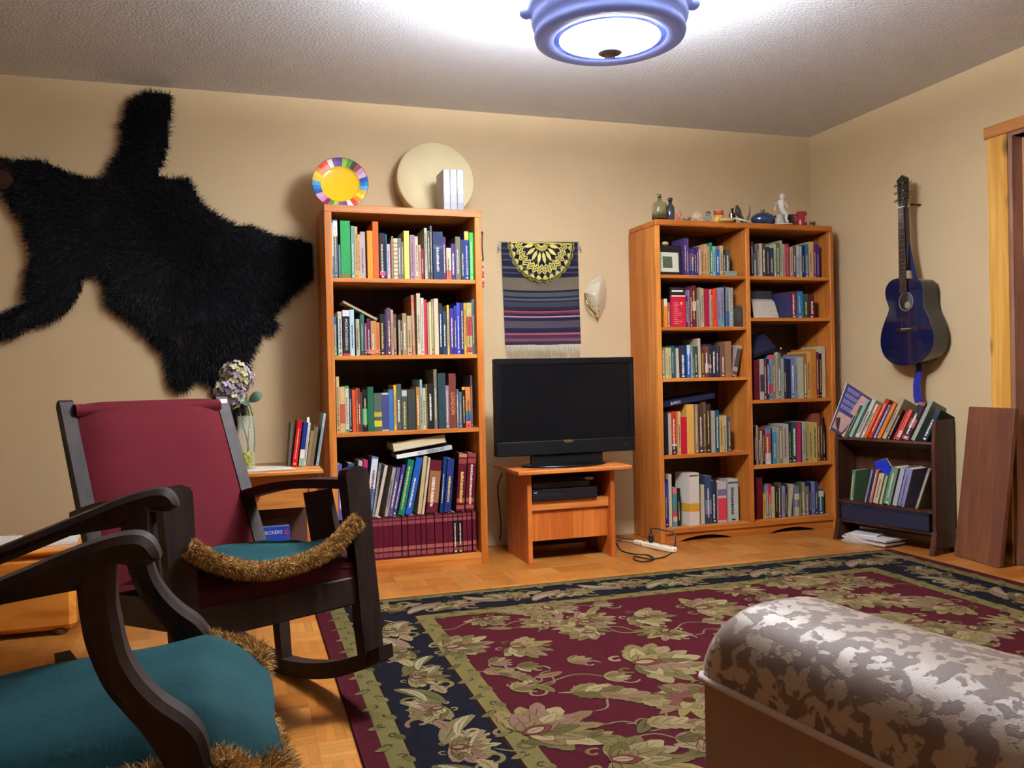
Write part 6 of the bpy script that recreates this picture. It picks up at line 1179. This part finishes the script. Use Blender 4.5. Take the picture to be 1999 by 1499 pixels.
def bside(o, d, ln, wdt):
    """border run: palmettes, S-leaves and scrolls along direction d"""
    d = np.asarray(d, float); nv_ = np.array([-d[1], d[0]]); o = np.asarray(o, float); an = math.atan2(d[1], d[0]); k = int(ln/.25); st_ = ln/k
    for i in range(k):
        c = o+d*(i+.5)*st_; s_ = 1 if i % 2 else -1
        palmette(c, an+math.pi/2*s_*.85, wdt*.46, 9, 2.6)
        for sg in (-1, 1):
            q = c+d*sg*st_*.3; leaf2(q-nv_*s_*sg*wdt*.36, an+s_*sg*1.1, wdt*.8, wdt*.12, rr.choice(['#8a7a50', '#9a7a62', '#6c6238']), 2, bend=-s_*sg*.9); leaf2(q-nv_*s_*sg*wdt*.3, an+s_*sg*.9, wdt*.55, wdt*.05, '#b8a880', 4, bend=-s_*sg*.9, outline=False)
            scroll(q+nv_*s_*wdt*.26, an+sg, wdt*.16, .9, wdt*.028, rr.choice(CT), sg*s_); leaf2(q+nv_*s_*wdt*.1, an-sg*.6, wdt*.34, wdt*.07, rr.choice(CT), 2, bend=.6*sg, serr=1)
        strip([c-d*st_*.5+nv_*s_*wdt*.3*math.sin(t*math.pi)+d*st_*t for t in np.linspace(0, 1, 12)], wdt*.022, '#9a8a60', 1)
wb_ = b2-b1
bside((( b1+b2)/2, g2+.02), (0, 1), RL-b2-g2-.02, wb_); bside((RW-(b1+b2)/2, g2+.02), (0, 1), RL-b2-g2-.02, wb_); bside((b1+.02, (g1+g2)/2), (1, 0), RW-2*b1-.04, wb_)
for (o, d, ln) in (((b2+.034, g2+.05), (0, 1), RL-b3-g3), ((b0+.03, g1), (0, 1), RL-2*b0), ((b2+.05, g2+.034), (1, 0), RW-2*b3), ((b0+.05, g0+.024), (1, 0), RW-2*b0), ((RW-b2-.034, g2+.05), (0, 1), RL-b3-g3), ((RW-b0-.03, g1), (0, 1), RL-2*b0)):
    d = np.array(d, float); o = np.array(o, float); an = math.atan2(d[1], d[0])
    for i in range(int(ln/.07)):
        c = o+d*.07*(i+.5)+np.array([-d[1], d[0]])*.012*(-1)**i; OUTC, tmp = '#57502c', OUTC; leaf2(c, an+.8*(-1)**i, .045, .011, rr.choice(['#8a7c48', '#655c30', '#7d7040']), 3, bend=.6); OUTC = tmp
        scroll(c, an+i, .016, .8, .0022, '#3c3620', 1, 3)
for (c, layer), polys in TUFT.items():
    mb = MB(); z = .0108+.00022*layer
    for pg in polys:
        zz = z+rr.uniform(0, .00019)
        pg = [np.array([min(max(q[0], .004), RW-.004), min(max(q[1], .004), RL-.004)]) for q in pg]; mb.add([RP(q[0], q[1], zz) for q in pg], [tuple(range(len(pg)))])
    mb.build('motif_tufts', rugm('#'+''.join('%02x' % int(int(c[i:i+2], 16)*.86) for i in (1, 3, 5)), .25), rug, kind='stuff')
# ================================================================== guitar on the right wall
GX = RIGHT-.125
def GPx(u, v, x=GX): return PX(u, v, x)
GO = [(300, 680), (258, 694), (230, 725), (219, 765), (224, 810), (238, 850), (242, 875), (232, 910), (212, 960), (195, 1020), (190, 1075), (196, 1125), (218, 1170), (258, 1205), (305, 1221), (360, 1221), (420, 1205), (470, 1172), (505, 1125), (520, 1070), (518, 1010), (500, 950), (478, 900), (462, 865), (456, 825), (456, 780), (452, 735), (438, 700), (415, 686), (360, 682)]
go = [GPx(1660+x/3.189, 330+y/3.189) for x, y in GO]; go = [np.array(q) for q in bez([go[-1]]+go, 3)][3:]
gcn = sum(go)/len(go)
gt = thing('acoustic_guitar', 'dark blue cutaway acoustic guitar hanging on the wall beside the door', 'guitar', (RIGHT, gcn[1], gcn[2]))
m_gb = M('#0b1030', .14, coat=.7); m_gs = M('#0a0b14', .2, coat=.5)
top_ = MB(); n = len(go); top_.add([q for q in go]+[gcn], [(n, (i+1) % n, i) for i in range(n)]); top_.build('soundboard', m_gb, gt)
sd_ = MB(); bk2 = [q+np.array([.095, 0, 0]) for q in go]; sd_.grid([go, [q+np.array([.048, 0, 0]) for q in go], bk2], closed=True); sd_.add(bk2+[gcn+np.array([.098, 0, 0])], [(n, i, (i+1) % n) for i in range(n)]); sd_.build('body_sides', m_gs, gt)
MB().tube([q+np.array([-.0008, 0, 0]) for q in go]+[go[0]+np.array([-.0008, 0, 0])], .0016, n=5).build('binding', M('#20222c', .3), gt)
gup = unit(GPx(1660+325/3.189, 330+240/3.189)-GPx(1660+335/3.189, 330+780/3.189)); gsd = unit(np.cross((1, 0, 0), gup)); gsd = gsd if gsd[1] > 0 else -gsd      # gsd towards +y (picture left)
hole = GPx(1660+346/3.189, 330+825/3.189)
MB().lathe([(.046, .0006), (.052, .0006), (.053, 0), (.045, 0)], hole, axis=(-1, 0, 0), n=28).build('rosette', M('#6a6258', .4), gt)
MB().lathe([(0, .0008), (.045, .0008), (.045, 0)], hole, axis=(-1, 0, 0), n=28).build('sound_hole', M('#1c1712', .6), gt)
MB().prism([hole+np.array([-.0012, 0, 0])+gsd*.03*math.cos(a)*.7-gsd*.012-gup*.02+gup*.018*math.sin(a)*1.1 for a in np.linspace(0, 2*math.pi, 13)[:-1]], (-.0003, 0, 0)).build('label', M('#8a7a68', .7), gt)
nk0 = GPx(1660+335/3.189, 330+772/3.189); nk1 = GPx(1660+322/3.189, 330+240/3.189)
def ngrid(w0, w1, x0, x1, m, nm_, p=nk0, q=nk1): MB().add([p-gsd*w0+np.array([x0, 0, 0]), p+gsd*w0+np.array([x0, 0, 0]), q+gsd*w1+np.array([x0, 0, 0]), q-gsd*w1+np.array([x0, 0, 0]), p-gsd*w0*.8+np.array([x1, 0, 0]), p+gsd*w0*.8+np.array([x1, 0, 0]), q+gsd*w1*.8+np.array([x1, 0, 0]), q-gsd*w1*.8+np.array([x1, 0, 0])], [(0, 3, 2, 1), (4, 5, 6, 7), (0, 1, 5, 4), (1, 2, 6, 5), (2, 3, 7, 6), (3, 0, 4, 7)]).build(nm_, m, gt)
ngrid(.028, .0225, -.008, -.001, M('#2c1d18', .45), 'fretboard'); ngrid(.026, .021, -.001, .03, m_gs, 'neck', nk0+gup*.12)
for k in range(1, 16):
    c = nk1+(nk0-nk1)*(1-2**(-k/12))*1.5
    if np.dot(c-nk0, gup) > .01: MB().obox(c-gsd*.025+np.array([-.0092, 0, 0]), gsd*.05, gup*.0016, (.0012, 0, 0)).build('fret', M('#b8b4a8', .3, .9), gt)
hd0 = nk1; hd1 = nk1+gup*.165
MB().prism([hd0-gsd*.021, hd0+gsd*.021, hd0+gsd*.03+gup*.03, hd1+gsd*.036-gup*.01, hd1+gup*.012, hd1-gsd*.036-gup*.01, hd0-gsd*.03+gup*.03], (.016, 0, 0)).build('headstock', M('#0d0d12', .25, coat=.4), gt)
MB().obox(hd0-gsd*.022+np.array([-.010, 0, 0]), gsd*.044, gup*.005, (.008, 0, 0)).build('nut', M('#d0ccc0', .4), gt)
for k in range(3):
    for sg in (-1, 1):
        c = hd0+gup*(.045+.042*k)+gsd*sg*.022; pg_ = MB().lathe([(.0035, 0), (.0035, .012), (.006, .012), (.006, .014), (0, .014)], c, axis=(-1, 0, 0), n=10).build('tuning_post', M('#b8b8b4', .2, 1.), gt)
        MB().tube([c+gsd*sg*.012+np.array([.006, 0, 0]), c+gsd*sg*.028+np.array([.006, 0, 0])], .0025, n=6).ball(c+gsd*sg*.033+np.array([.006, 0, 0]), (.006, .008, .008), 8, 6).build('tuning_key', M('#a8a8a4', .25, 1.), gt)
br_ = GPx(1660+352/3.189, 330+1000/3.189)
MB().obox(br_-gsd*.075+np.array([-.007, 0, 0])-gup*.014, gsd*.15, gup*.026, (.007, 0, 0), 0, .003).build('bridge', M('#1c1412', .4), gt); MB().obox(br_-gsd*.035+np.array([-.010, 0, 0])+gup*.004, gsd*.07, gup*.003, (.004, 0, 0)).build('saddle', M('#c8c4b8', .4), gt)
for k in range(6):
    o_ = (k-2.5); MB().tube([br_+gsd*o_*.0105+np.array([-.0105, 0, 0]), hd0+gsd*o_*.0068+np.array([-.0125, 0, 0]), hd0+gup*(.045+.042*(2-abs(int(o_))))+gsd*(.02 if o_ > 0 else -.02)+np.array([-.009, 0, 0])], .0005, n=4).build('string', M('#c0bcb0', .3, 1.), gt)
wall_hook = MB().tube([hd0+gup*.02+np.array([.06, 0, 0]), (RIGHT-.001, (hd0+gup*.02)[1], (hd0+gup*.02)[2])], .006, n=8).build('hanger_peg', M('#2a2a2c', .4), gt)
m_str = M('#131a80', .8, var=.2, scale=60); stp = [GPx(u, v, GX+.06) for u, v in ((1793, 706), (1795, 722), (1790, 745), (1789, 765), (1795, 786))]
def ribbon3(pts, wd, side, m, nm_, parent, th=.002):
    G = [[p-side*w2, p+side*w2] for p, w2 in zip(pts, wd)]; mb = MB().grid(G, smooth=False); mb.grid([[q+np.array([th, 0, 0]) for q in r][::-1] for r in G], smooth=False); return mb.build(nm_, m, parent)
ribbon3([GPx(1792, 704, GX+.075), GPx(1794, 722, GX+.07)], [.02, .02], gsd, M('#10121c', .6), 'strap_end', gt); ribbon3(bez([GPx(1794, 722, GX+.07), GPx(1790, 745, GX+.06), GPx(1790, 768, GX+.06), GPx(1794, 787, GX+.06)], 5), [.024]*6+[.026]*5+[.03]*5, gsd, m_str, 'strap', gt)
ribbon3(bez([GPx(1765, 412, GX+.02), GPx(1772, 470, GX+.025), GPx(1781, 520, GX+.03), GPx(1786, 545, GX+.03)], 5), [.009]*5+[.012]*5+[.014]*6, gsd, M('#10123c', .7), 'neck_strap', gt)
# ================================================================== dark book stand with sloping top trough
SF0, SF1 = np.array([3.262, 4.075]), np.array([3.408, 3.492]); fdir = unit(np.append(SF1-SF0, 0)); ddir = np.array([-fdir[1], fdir[0], 0]); ddir = ddir if ddir[0] > 0 else -ddir; SLN = np.linalg.norm(SF1-SF0)
def SP(a, d, z): return np.array([SF0[0], SF0[1], 0])+fdir*a+ddir*d+np.array([0, 0, z])
m_st = wood('stand_dark_oak', '#33190f', '#4c2a1e', grain=(1, 1, .08), scale=34, rough=.42, spec=.35)
bs = thing('book_stand', 'small dark wooden book stand with sloping top trough and feet', 'book stand', SP(SLN/2, .1, 0))
ztop = zat(SF1[0], SF1[1], 822); z1 = zat(SF1[0], SF1[1], 866); z2 = zat(SF1[0], SF1[1], 999); DP_ = .172
for a in (0, SLN-.02):
    MB().prism([SP(a, .0, .06), SP(a, .0, z1-.02), SP(a, .012, ztop), SP(a, DP_, ztop+.005), SP(a, DP_, .06)], fdir*.02).build('end_panel', m_st, bs)
    ft = MB(); ft.prism([SP(a-.004, -.03, .0), SP(a-.004, .012, .0), SP(a-.004, .03, .03), SP(a-.004, DP_-.03, .03), SP(a-.004, DP_-.01, 0), SP(a-.004, DP_+.004, 0), SP(a-.004, DP_, .12), SP(a-.004, .0, .12), SP(a-.004, -.012, .06)], fdir*.028); ft.build('foot', m_st, bs)
def slab(a0, a1, d0, d1, z0, z1_, nm_, m=m_st): MB().obox(SP(a0, d0, z0), fdir*(a1-a0), ddir*(d1-d0), (0, 0, z1_-z0), 0, .0015).build(nm_, m, bs)
MB().obox(SP(.02, .0, z1-.006), fdir*(SLN-.04), ddir*.15-np.array([0, 0, .055]), ddir*.004+np.array([0, 0, .012])).build('trough_floor', m_st, bs)
MB().obox(SP(.02, .15, z1-.062), fdir*(SLN-.04), ddir*.015+np.array([0, 0, .12]), ddir*.012-np.array([0, 0, .004])).build('trough_back', m_st, bs)
slab(.02, SLN-.02, -.004, DP_-.006, z2-.016, z2, 'middle_shelf'); slab(.02, SLN-.02, .006, DP_-.006, z2-.125, z2-.112, 'lower_rail_board'); slab(.02, SLN-.02, DP_-.014, DP_-.006, z2-.1, z1-.06, 'back_panel')
nvb = thing('document_box', 'dark navy flat box on the book stand under the middle shelf', 'box', SP(.2, .02, z2-.11)); MB().obox(SP(.03, .0, z2-.1118), fdir*(SLN-.07), ddir*.15, (0, 0, .085), 0, .004).build('box_body', M('#11172e', .45), nvb); MB().obox(SP(.028, -.002, z2-.0265), fdir*(SLN-.066), ddir*.154, (0, 0, .008), 0, .002).build('box_lid', M('#151b34', .45), nvb)
slab(.02, SLN-.02, DP_-.02, DP_-.008, .06, .10, 'back_stretcher')
# books in the trough: spines to the room, leaning towards the end panel
tr_d = unit(ddir*.15-np.array([0, 0, .055])); tr_u0 = unit(np.cross(fdir, tr_d)); tr_u0 = tr_u0 if tr_u0[2] > 0 else -tr_u0
def stand_book(u0, u1, vt, ut, base_a, zb, hexc, label, d, up, bands=(), group='books on the dark stand', seed=0, vb=None, thf=None, amin=None):
    pl_pt = SP(0, .004, zb); nrm = np.cross(fdir, up)
    def aof(u, v): p = PPL(u, v, pl_pt, nrm); q = p-pl_pt; return np.dot(q, fdir), np.dot(q, up)
    vbm = vb if vb else row_of(*SP(.3, .004, zb))
    a0, _ = aof(u0, vbm+(u0-1730)*.07); a1, _ = aof(u1, vbm+(u1-1730)*.07); at, h = aof(ut, vt); h0 = math.hypot(at-a0, h); th = math.atan2(at-a0, h) if thf is None else thf
    sh = 0 if amin is None else max(0, amin-a0); a0 += sh; a1 += sh
    exv = fdir*math.cos(th)-up*math.sin(th); ezv = fdir*math.sin(th)+up*math.cos(th); t = max(.006, (a1-a0)*math.cos(th)*.86); h = h0
    book(pl_pt+fdir*a0+up*(t*math.sin(max(0, th))+.0125), exv, d, ezv, t*.97, min(.14, h*.72), h, hexc, label, group, bands=bands, seed=seed, marks=bool(seed % 3)); return a0+t/math.cos(th)+.0005
rowsS = [((480, 520, 335, 600), '#b8a478', 'tan paperback'), ((528, 560, 375, 640), '#2f4a40', 'slim dark green paperback'), ((562, 610, 330, 690), '#86a08c', 'pale green paperback'), ((635, 690, 305, 755), '#c0bca8', 'white and grey paperback'), ((700, 735, 360, 790), '#c8b8a0', 'slim cream paperback'), ((738, 775, 370, 830), '#d85a24', 'bright orange paperback'), ((780, 840, 300, 905), '#a8281c', 'red paperback'), ((843, 880, 365, 930), '#5a6a94', 'blue-grey paperback'), ((885, 935, 345, 975), '#d0702a', 'amber paperback'), ((945, 1000, 290, 1040), '#a89878', 'sage and cream hardback'), ((1005, 1035, 420, 1090), '#4a3428', 'dark brown paperback'), ((1070, 1100, 440, 1160), '#b02838', 'crimson paperback'), ((1100, 1150, 430, 1215), '#d8604a', 'coral paperback'), ((1170, 1265, 345, 1290), '#a85a60', 'rose book with black panels'), ((1275, 1330, 320, 1420), '#8a9484', 'pale sage hardback'), ((1395, 1470, 420, 1480), '#232f34', 'black book with grey lettering')]
am_ = None
for i, ((x0_, x1_, yt, xt), hc, nm_) in enumerate(rowsS):
    am_ = stand_book(1560+x0_/5.88, 1560+x1_/5.88, 730+yt/5.88, 1560+xt/5.88, 0, z1-.004, hc, nm_+' leaning in the trough of the book stand', tr_d, tr_u0, bands=[(.55, .92, '#1c1618'), (.1, .32, '#1c1618')] if 'panels' in nm_ else ([(.08, .3, '#c8b8a8')] if i in (4, 12) else ()), seed=700+i, thf=.27, amin=am_)
# the big face-on book at its left end
bbp = thing('book', 'large purple-covered book leaning face out over the end of the stand', 'book', SP(.02, .02, z1), 'books on the dark stand')
K = [(1616, 836), (1641, 846), (1702, 778), (1653, 746)]; Pn = SP(-.02, -.004, z1+.05); nrm = unit(-ddir*1.0+fdir*.35+np.array([0, 0, .25])); kq = [PPL(u, v, Pn, nrm) for u, v in ((1620, 838), (1642, 850), (1704, 780), (1654, 747))]
MB().prism(kq, -nrm*.018).build('cover', M('#241c48', .6, spec=.2), bbp); nn_ = nrm*.0008
MB().prism([kq[0]+nn_*.5-nrm*.016+(kq[0]-kq[1])*.06, kq[0]+nn_-nrm*.002+(kq[0]-kq[1])*.06, kq[3]+nn_-nrm*.002+(kq[0]-kq[1])*.06, kq[3]-nrm*.016+(kq[0]-kq[1])*.06], (kq[1]-kq[0])*.05).build('pages', M('#d0c8c0', .8), bbp)
def kb(s_, t): return (kq[0]*(1-s_)+kq[1]*s_)*(1-t)+(kq[3]*(1-s_)+kq[2]*s_)*t
MB().prism([kb(.1, .06)+nn_*.3, kb(.9, .06)+nn_*.3, kb(.9, .42)+nn_*.3, kb(.1, .42)+nn_*.3], nn_*.5).build('cover_picture', M('#8a6252', .4, var=.3, scale=50), bbp)
MB().prism([kb(.62, .5)+nn_*.3, kb(.95, .5)+nn_*.3, kb(.95, .95)+nn_*.3, kb(.62, .95)+nn_*.3], nn_*.5).build('cover_corner', M('#8a5a48', .4, var=.3, scale=50), bbp)
for k in range(4):
    l_ = MB(); t = .5+.12*k; s_ = .1
    while s_ < .56: w_ = rr.uniform(.03, .06); l_.prism([kb(s_, t)+nn_*.3, kb(s_+w_, t)+nn_*.3, kb(s_+w_, t+.085)+nn_*.3, kb(s_, t+.085)+nn_*.3], nn_*.6); s_ += w_+.02
    tag(l_.build('title_line', M('#5f5280', .6), bbp), kind='stuff')
# middle shelf books
rowsM = [((370, 420, 400, 440), '#5c7a58', 'slim green booklet'), ((545, 570, 400, 660), '#8c9098', 'slim grey booklet'), ((575, 600, 410, 690), '#1c2450', 'slim navy booklet'), ((600, 640, 405, 720), '#b8685a', 'salmon booklet'), ((650, 725, 470, 790), '#c8bc98', 'cream paperback'), ((727, 760, 470, 815), '#b8b088', 'straw paperback'), ((762, 780, 400, 850), '#1f6a48', 'slim emerald book'), ((782, 880, 370, 900), '#6c8468', 'sage book with printed side'), ((885, 950, 375, 1010), '#b0b0b8', 'pale grey book'), ((952, 1050, 385, 1080), '#8a86a8', 'lilac book'), ((1165, 1205, 385, 1330), '#8c8070', 'slim leaning taupe book')]
upz = np.array([0, 0, 1.])
am_ = None
for i, ((x0_, x1_, yt, xt), hc, nm_) in enumerate(rowsM):
    am_ = stand_book(1600+x0_/6.247, 1600+x1_/6.247, 860+yt/6.247, 1600+xt/6.247, 0, z2-.012, hc, nm_+' on the middle shelf of the book stand', ddir, upz, seed=760+i, thf=(.12 if i == 0 else .26 if i < 10 else .34), amin=am_)
bn = thing('blue_notebook', 'vivid blue notebook lying askew on the middle-shelf books', 'notebook', SP(.2, .05, z2+.12))
bq = [PPL(u, v, SP(0, -.018, z2), -ddir+np.array([0, 0, .3])) for u, v in ((1705, 903), (1728, 895), (1741, 915), (1730, 934), (1718, 926))]
MB().prism(bq, ddir*.008).build('cover', M('#0b2190', .6, spec=.2), bn); MB().prism([q+ddir*.0085+np.array([0, 0, .002]) for q in bq], ddir*.006).build('pages', m_pages, bn)
# magazines on the floor under it
for k, (a, d, an, c, nm_) in enumerate(((.06, -.02, .02, '#8a8884', 'grey magazine at the bottom of the floor pile'), (.07, -.015, -.05, '#c8b8ac', 'cream magazine second from the bottom of the floor pile'), (.055, -.01, .04, '#b0aeb0', 'silver magazine in the middle of the floor pile'), (.07, .0, -.08, '#d8d0cc', 'white magazine near the top of the floor pile'), (.1, -.01, .2, '#d4d4d6', 'curling white magazine on top of the floor pile'))):
    e = thing('magazine', nm_, 'magazine', SP(a, d, .01*k), 'magazines under the book stand'); f2 = fdir*math.cos(an)+ddir*math.sin(an); d2 = -fdir*math.sin(an)+ddir*math.cos(an); ln_m = .27 if k < 4 else .16
    MB().obox(SP(a, d-.02, .0006+.0105*k), f2*ln_m, d2*.17, (0, 0, .0025)).obox(SP(a, d-.02, .0078+.0105*k), f2*ln_m, d2*.17, (0, 0, .002)).build('cover', M(c, .4), e); MB().obox(SP(a+.001, d-.018, .0031+.0105*k), f2*(ln_m-.004), d2*.166, (0, 0, .0047)).build('pages', M('#d8d2c6', .8), e)
# ================================================================== board leaning on the wall
bA, bB = PZ(1862, 1084), PZ(1950, 1110); 
bdir = unit(np.append((bB-bA)[:2], 0)); 
bd = thing('leaning_board', 'plain reddish wooden plank leaning on the wall beside the book stand', 'board', (bA+bB)/2)
bn_ = np.array([-bdir[1], bdir[0], 0]); bn_ = bn_ if bn_[0] > 0 else -bn_
tpc = PX(1893, 795, RIGHT-.03); hL = tpc[2]
tl = PX(1893, 795, RIGHT-.035); tr2 = PX(1978, 797, RIGHT-.035); upL = tl-bA; 
upv = (tl-bA+tr2-bB)/2
MB().obox(bA+np.array([0, 0, .001]), bB-bA, upv, bn_*.026, 0, .003).build('plank', wood('plank_wood', '#5c3220', '#75452a', grain=(1, 1, .1), scale=26, rough=.55), bd)
MB().obox(tr2-unit(bB-bA)*.075-bn_*.001+np.array([0, 0, -.05]), unit(bB-bA)*.05, (0, 0, .012), bn_*.0012).build('scuff_mark', M('#5a3018', .6), bd)
# ================================================================== sofa arm in the foreground
SO = np.array([.662, 1.165]); sdv = unit(np.array([.054, -.403])); srv = np.array([-sdv[1], sdv[0]]); srv = srv if srv[0] > 0 else -srv
def SA(l, r, z): q = SO+sdv*l+srv*r; return np.array([q[0], q[1], z])
def damask():
    m, nt, b = _new('damask_velvet'); N = nt.nodes.new; L = nt.links; tc = N('ShaderNodeTexCoord'); mp = N('ShaderNodeMapping'); mp.inputs['Scale'].default_value = (1, .8, 1); L.new(tc.outputs['Object'], mp.inputs['Vector'])
    n1 = N('ShaderNodeTexNoise'); n1.inputs['Scale'].default_value = 44; n1.inputs['Detail'].default_value = 2.5; n1.inputs['Distortion'].default_value = .35; n1.inputs['Roughness'].default_value = .55; L.new(mp.outputs[0], n1.inputs['Vector'])
    cr = N('ShaderNodeValToRGB'); cr.color_ramp.elements[0].position = .49; cr.color_ramp.elements[1].position = .53; L.new(n1.outputs['Fac'], cr.inputs[0])
    mx = N('ShaderNodeMix'); mx.data_type = 'RGBA'; mx.inputs[6].default_value = lin('#6e5648'); mx.inputs[7].default_value = lin('#a89480'); L.new(cr.outputs[0], mx.inputs[0]); L.new(mx.outputs[2], b.inputs['Base Color'])
    mr = N('ShaderNodeMapRange'); mr.inputs[3].default_value = .66; mr.inputs[4].default_value = .46; L.new(cr.outputs[0], mr.inputs[0]); L.new(mr.outputs[0], b.inputs['Roughness'])
    b.inputs['Sheen Weight'].default_value = .5; b.inputs['Sheen Roughness'].default_value = .35; b.inputs['Sheen Tint'].default_value = lin('#d8c8b4'); b.inputs['Specular IOR Level'].default_value = .5
    n2 = N('ShaderNodeTexNoise'); n2.inputs['Scale'].default_value = 900; L.new(tc.outputs['Object'], n2.inputs['Vector']); ad = N('ShaderNodeMath'); ad.operation = 'MULTIPLY_ADD'; ad.inputs[1].default_value = -.8; L.new(cr.outputs[0], ad.inputs[0]); L.new(n2.outputs['Fac'], ad.inputs[2])
    bp = N('ShaderNodeBump'); bp.inputs['Strength'].default_value = .35; bp.inputs['Distance'].default_value = .0012; L.new(ad.outputs[0], bp.inputs['Height']); L.new(bp.outputs['Normal'], b.inputs['Normal']); return m
m_dam = damask(); m_sofa = M('#8a6a58', .85, var=.12, scale=60, bump=.3, bscale=500, sheen=.35, spec=.15); m_pip = M('#b8a49a', .7)
sf = thing('sofa', 'beige damask velvet sofa with piped rounded arm in the foreground', 'sofa', SA(.6, .15, 0))
AW, PZL, PTOP, ALEN = .25, .503, .62, 1.25
G = []; NL_ = 40
for i in range(NL_):
    t = i/(NL_-1); l = ALEN*(t**1.6)*1.0; e_ = min(1, l/.07); k = math.sin(math.acos(max(0, 1-e_))) if e_ < 1 else 1.; row = []
    for j in range(21):
        a = math.pi*j/20; r = AW/2-AW/2*math.copysign(abs(math.cos(a))**.75, math.cos(a))*(.80+.20*k); z = PZL+(PTOP-PZL)*(math.sin(a)**.62)*k*(1-.02*math.sin(l*9)); row.append(SA(l, r, z))
    G.append(row)
MB().grid(G).build('arm_pad', m_dam, sf)
MB().prism([SA(.012, .012, .06), SA(.012, AW-.012, .06), SA(ALEN, AW-.002, .06), SA(ALEN, .002, .06)][::-1], (0, 0, PZL-.06)).build('arm_body', m_sofa, sf)
pl_ = [SA(l, .0, PZL+.001) for l in np.linspace(ALEN, .02, 14)]+[SA(.006, .012, PZL), SA(0.002, .03, PZL)]+[SA(.0, r, PZL) for r in (.08, .15, .22)]+[SA(.006, AW-.01, PZL)]+[SA(l, AW, PZL) for l in np.linspace(.03, ALEN, 10)]
MB().tube(pl_, .0055, n=8).build('piping', m_pip, sf)
MB().obox(SA(.06, AW, .06), np.append(sdv*.85, 0), np.append(srv*1.1, 0), (0, 0, .2), 0, .02).build('seat_base', m_sofa, sf)
MB().obox(SA(.03, AW+.005, .262), np.append(sdv*.8, 0), np.append(srv*.9, 0), (0, 0, .15), 0, .05).build('seat_cushion', m_dam, sf)
MB().obox(SA(.9, AW-.0, .06), np.append(sdv*.3, 0), np.append(srv*1.1, 0), (0, 0, .56), 0, .05).build('backrest', m_sofa, sf)
for l in (.06, 1.1):
    for r in (.04, 1.2): MB().lathe([(.02, 0), (.026, .06)], SA(l, r, .012 if l < .2 else .012), n=12).build('foot', M('#2a1a12', .5), sf)
